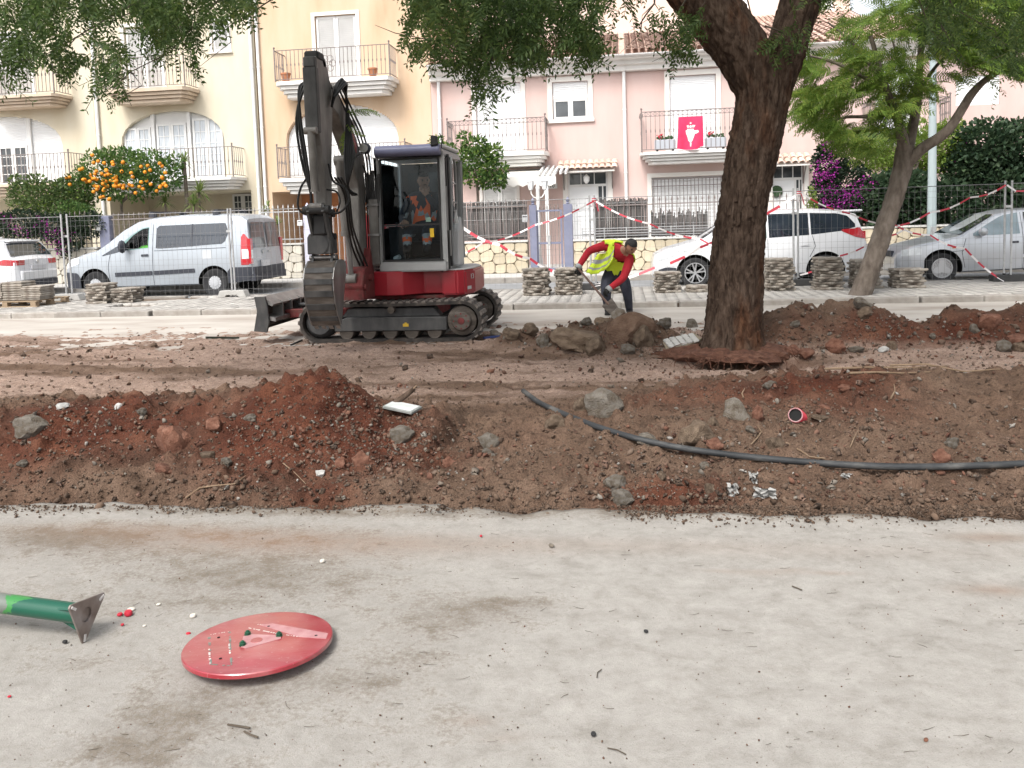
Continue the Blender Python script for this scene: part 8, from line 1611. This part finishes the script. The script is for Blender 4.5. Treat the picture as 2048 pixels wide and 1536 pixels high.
# coloured chips and pebbles on the concrete
m_chipr = mat('red_chip', (.45,.02,.04), rough=.5); m_chipw = mat('cream_chip', (.55,.50,.42), (.66,.62,.55), scale=20, rough=.8)
def bits(lbl, px, py, w, h, m, name, catg):
    p = G(px, py, 0); k = F/p.y; q = MB(); q.lathe([(.001,0),(w/2/k*.9,0),(w/2/k,h/k*.3),(w/2/k*.8,h/k*.6),(.001,h/k*.62)], 9); o = q.build(name, m, None, 50, loc=(p.x, p.y, .004)); o.scale = (1, rnd.uniform(.6,.9), 1); o.rotation_euler = (0,0,rnd.uniform(0,3)); return tag(o, lbl, catg)
bits('larger red plastic cap fragment right of the green post', 257, 1231, 23, 14, m_chipr, 'cap_fragment', 'fragment'); bits('flat red chip touching the larger cap fragment', 240, 1232, 14, 7, m_chipr, 'cap_fragment', 'fragment'); bits('pale broken shell lying behind the red cap fragment', 262, 1222, 18, 7, m_chipw, 'cap_fragment', 'fragment')
bits('round cream plug between post and disc', 386, 1235, 14, 9, m_chipw, 'plug', 'fragment'); bits('cream pebble alone on the bare concrete above the disc', 645, 1125, 12, 8, m_chipw, 'pebble', 'pebble'); bits('pale chip above the cream plug', 317, 1211, 10, 4, m_chipw, 'pebble', 'pebble'); bits('pale chip below the red cap fragments', 289, 1254, 8, 4, m_chipw, 'pebble', 'pebble')
bits('tiny red chip below the cap fragments', 245, 1252, 9, 5, m_chipr, 'chip', 'chip'); bits('tiny red chip at the left rim of the disc', 377, 1270, 11, 6, m_chipr, 'chip', 'chip'); bits('tiny red chip at the lower left', 19, 1396, 9, 5, m_chipr, 'chip', 'chip'); bits('tiny red chip far out on the concrete', 962, 1074, 7, 4, m_chipr, 'chip', 'chip')
bits('dark pebble under the flange', 130, 1287, 12, 8, m_black, 'pebble', 'pebble'); bits('dark stone at the bottom right of the centre', 1187, 1472, 14, 8, m_black, 'pebble', 'pebble'); bits('brown pebble near the bottom right', 1852, 1484, 11, 8, m_rk['red'], 'pebble', 'pebble'); bits('flat grey stone on the concrete below the bank', 1103, 1094, 16, 7, m_rk['grey'], 'pebble', 'pebble'); bits('small dark pebble with a pale chip in mid concrete', 1292, 1266, 10, 7, m_black, 'pebble', 'pebble')
def stick(lbl, pts, r):
    Q = [G(a, b_, .006) for a, b_ in pts]; o = Q[0].copy(); mb = MB(); mb.tube([q-o for q in Q], r, 5); return tag(mb.build('twig', m_twig, None, True, loc=o), lbl, 'twig')
stick('dark twig below the red disc, upper of two', [(455,1449),(475,1452),(500,1456)], .0035); stick('dark twig below the red disc, lower of two', [(488,1463),(502,1470),(516,1475)], .0035); stick('curved twig standing on the right concrete', [(1194,1355),(1195,1345),(1203,1339)], .002); stick('long thin twig lower right of centre', [(1215,1496),(1235,1500),(1252,1509)], .002); stick('thin twig in the upper middle of the concrete', [(1584,1172),(1595,1176),(1604,1180)], .003)
# scattered litter of twigs and grit, uncountable
mb = MB()
for i in range(130):
    px, py = rnd.uniform(-100, 2150), 1030+520*rnd.random()**1.1; q = G(px, py, .004); a = rnd.gauss(0, .5)+(math.pi if rnd.random() < .5 else 0); l = rnd.uniform(.006, .028); k = rnd.uniform(-.5, .5); d = Vector((math.cos(a), math.sin(a), 0)); e = Vector((math.cos(a+k), math.sin(a+k), .1))
    mb.tube([q, q+d*l, q+d*l+e*l], [.0010, .0009, .0005], 3, False)
kind(mb.build('twig_litter', m_twig, fix=False), 'stuff')
n = 1300; px = rng.uniform(-100, 2150, n); py = 1022+520*rng.random(n)**1.3; P = np.array([G(a, b_, .002) for a, b_ in zip(px, py)]); s_ = np.minimum(.005, .0014*np.exp(np.abs(rng.normal(0, .6, n)))); V, Fa = scatter(TVr, TFr, rotmats(n, .8)*s_[:, None, None], P); kind(place('grit', npmesh('grit', V, Fa, m_rub)), 'stuff')
n = 3600; px = np.r_[rng.uniform(-100, 2150, n//2), rng.uniform(1250, 2150, n-n//2)]; py = 1011+np.abs(rng.normal(0, np.where(px > 1250, 14, 8), n)); P = np.array([G(a, b_, .004) for a, b_ in zip(px, py)]); s_ = .004*np.exp(np.abs(rng.normal(0, .6, n))); V, Fa = scatter(TVr, TFr, rotmats(n, .8)*s_[:, None, None], P); kind(place('edge_rubble', npmesh('edge_rubble', V, Fa, m_clod)), 'stuff')
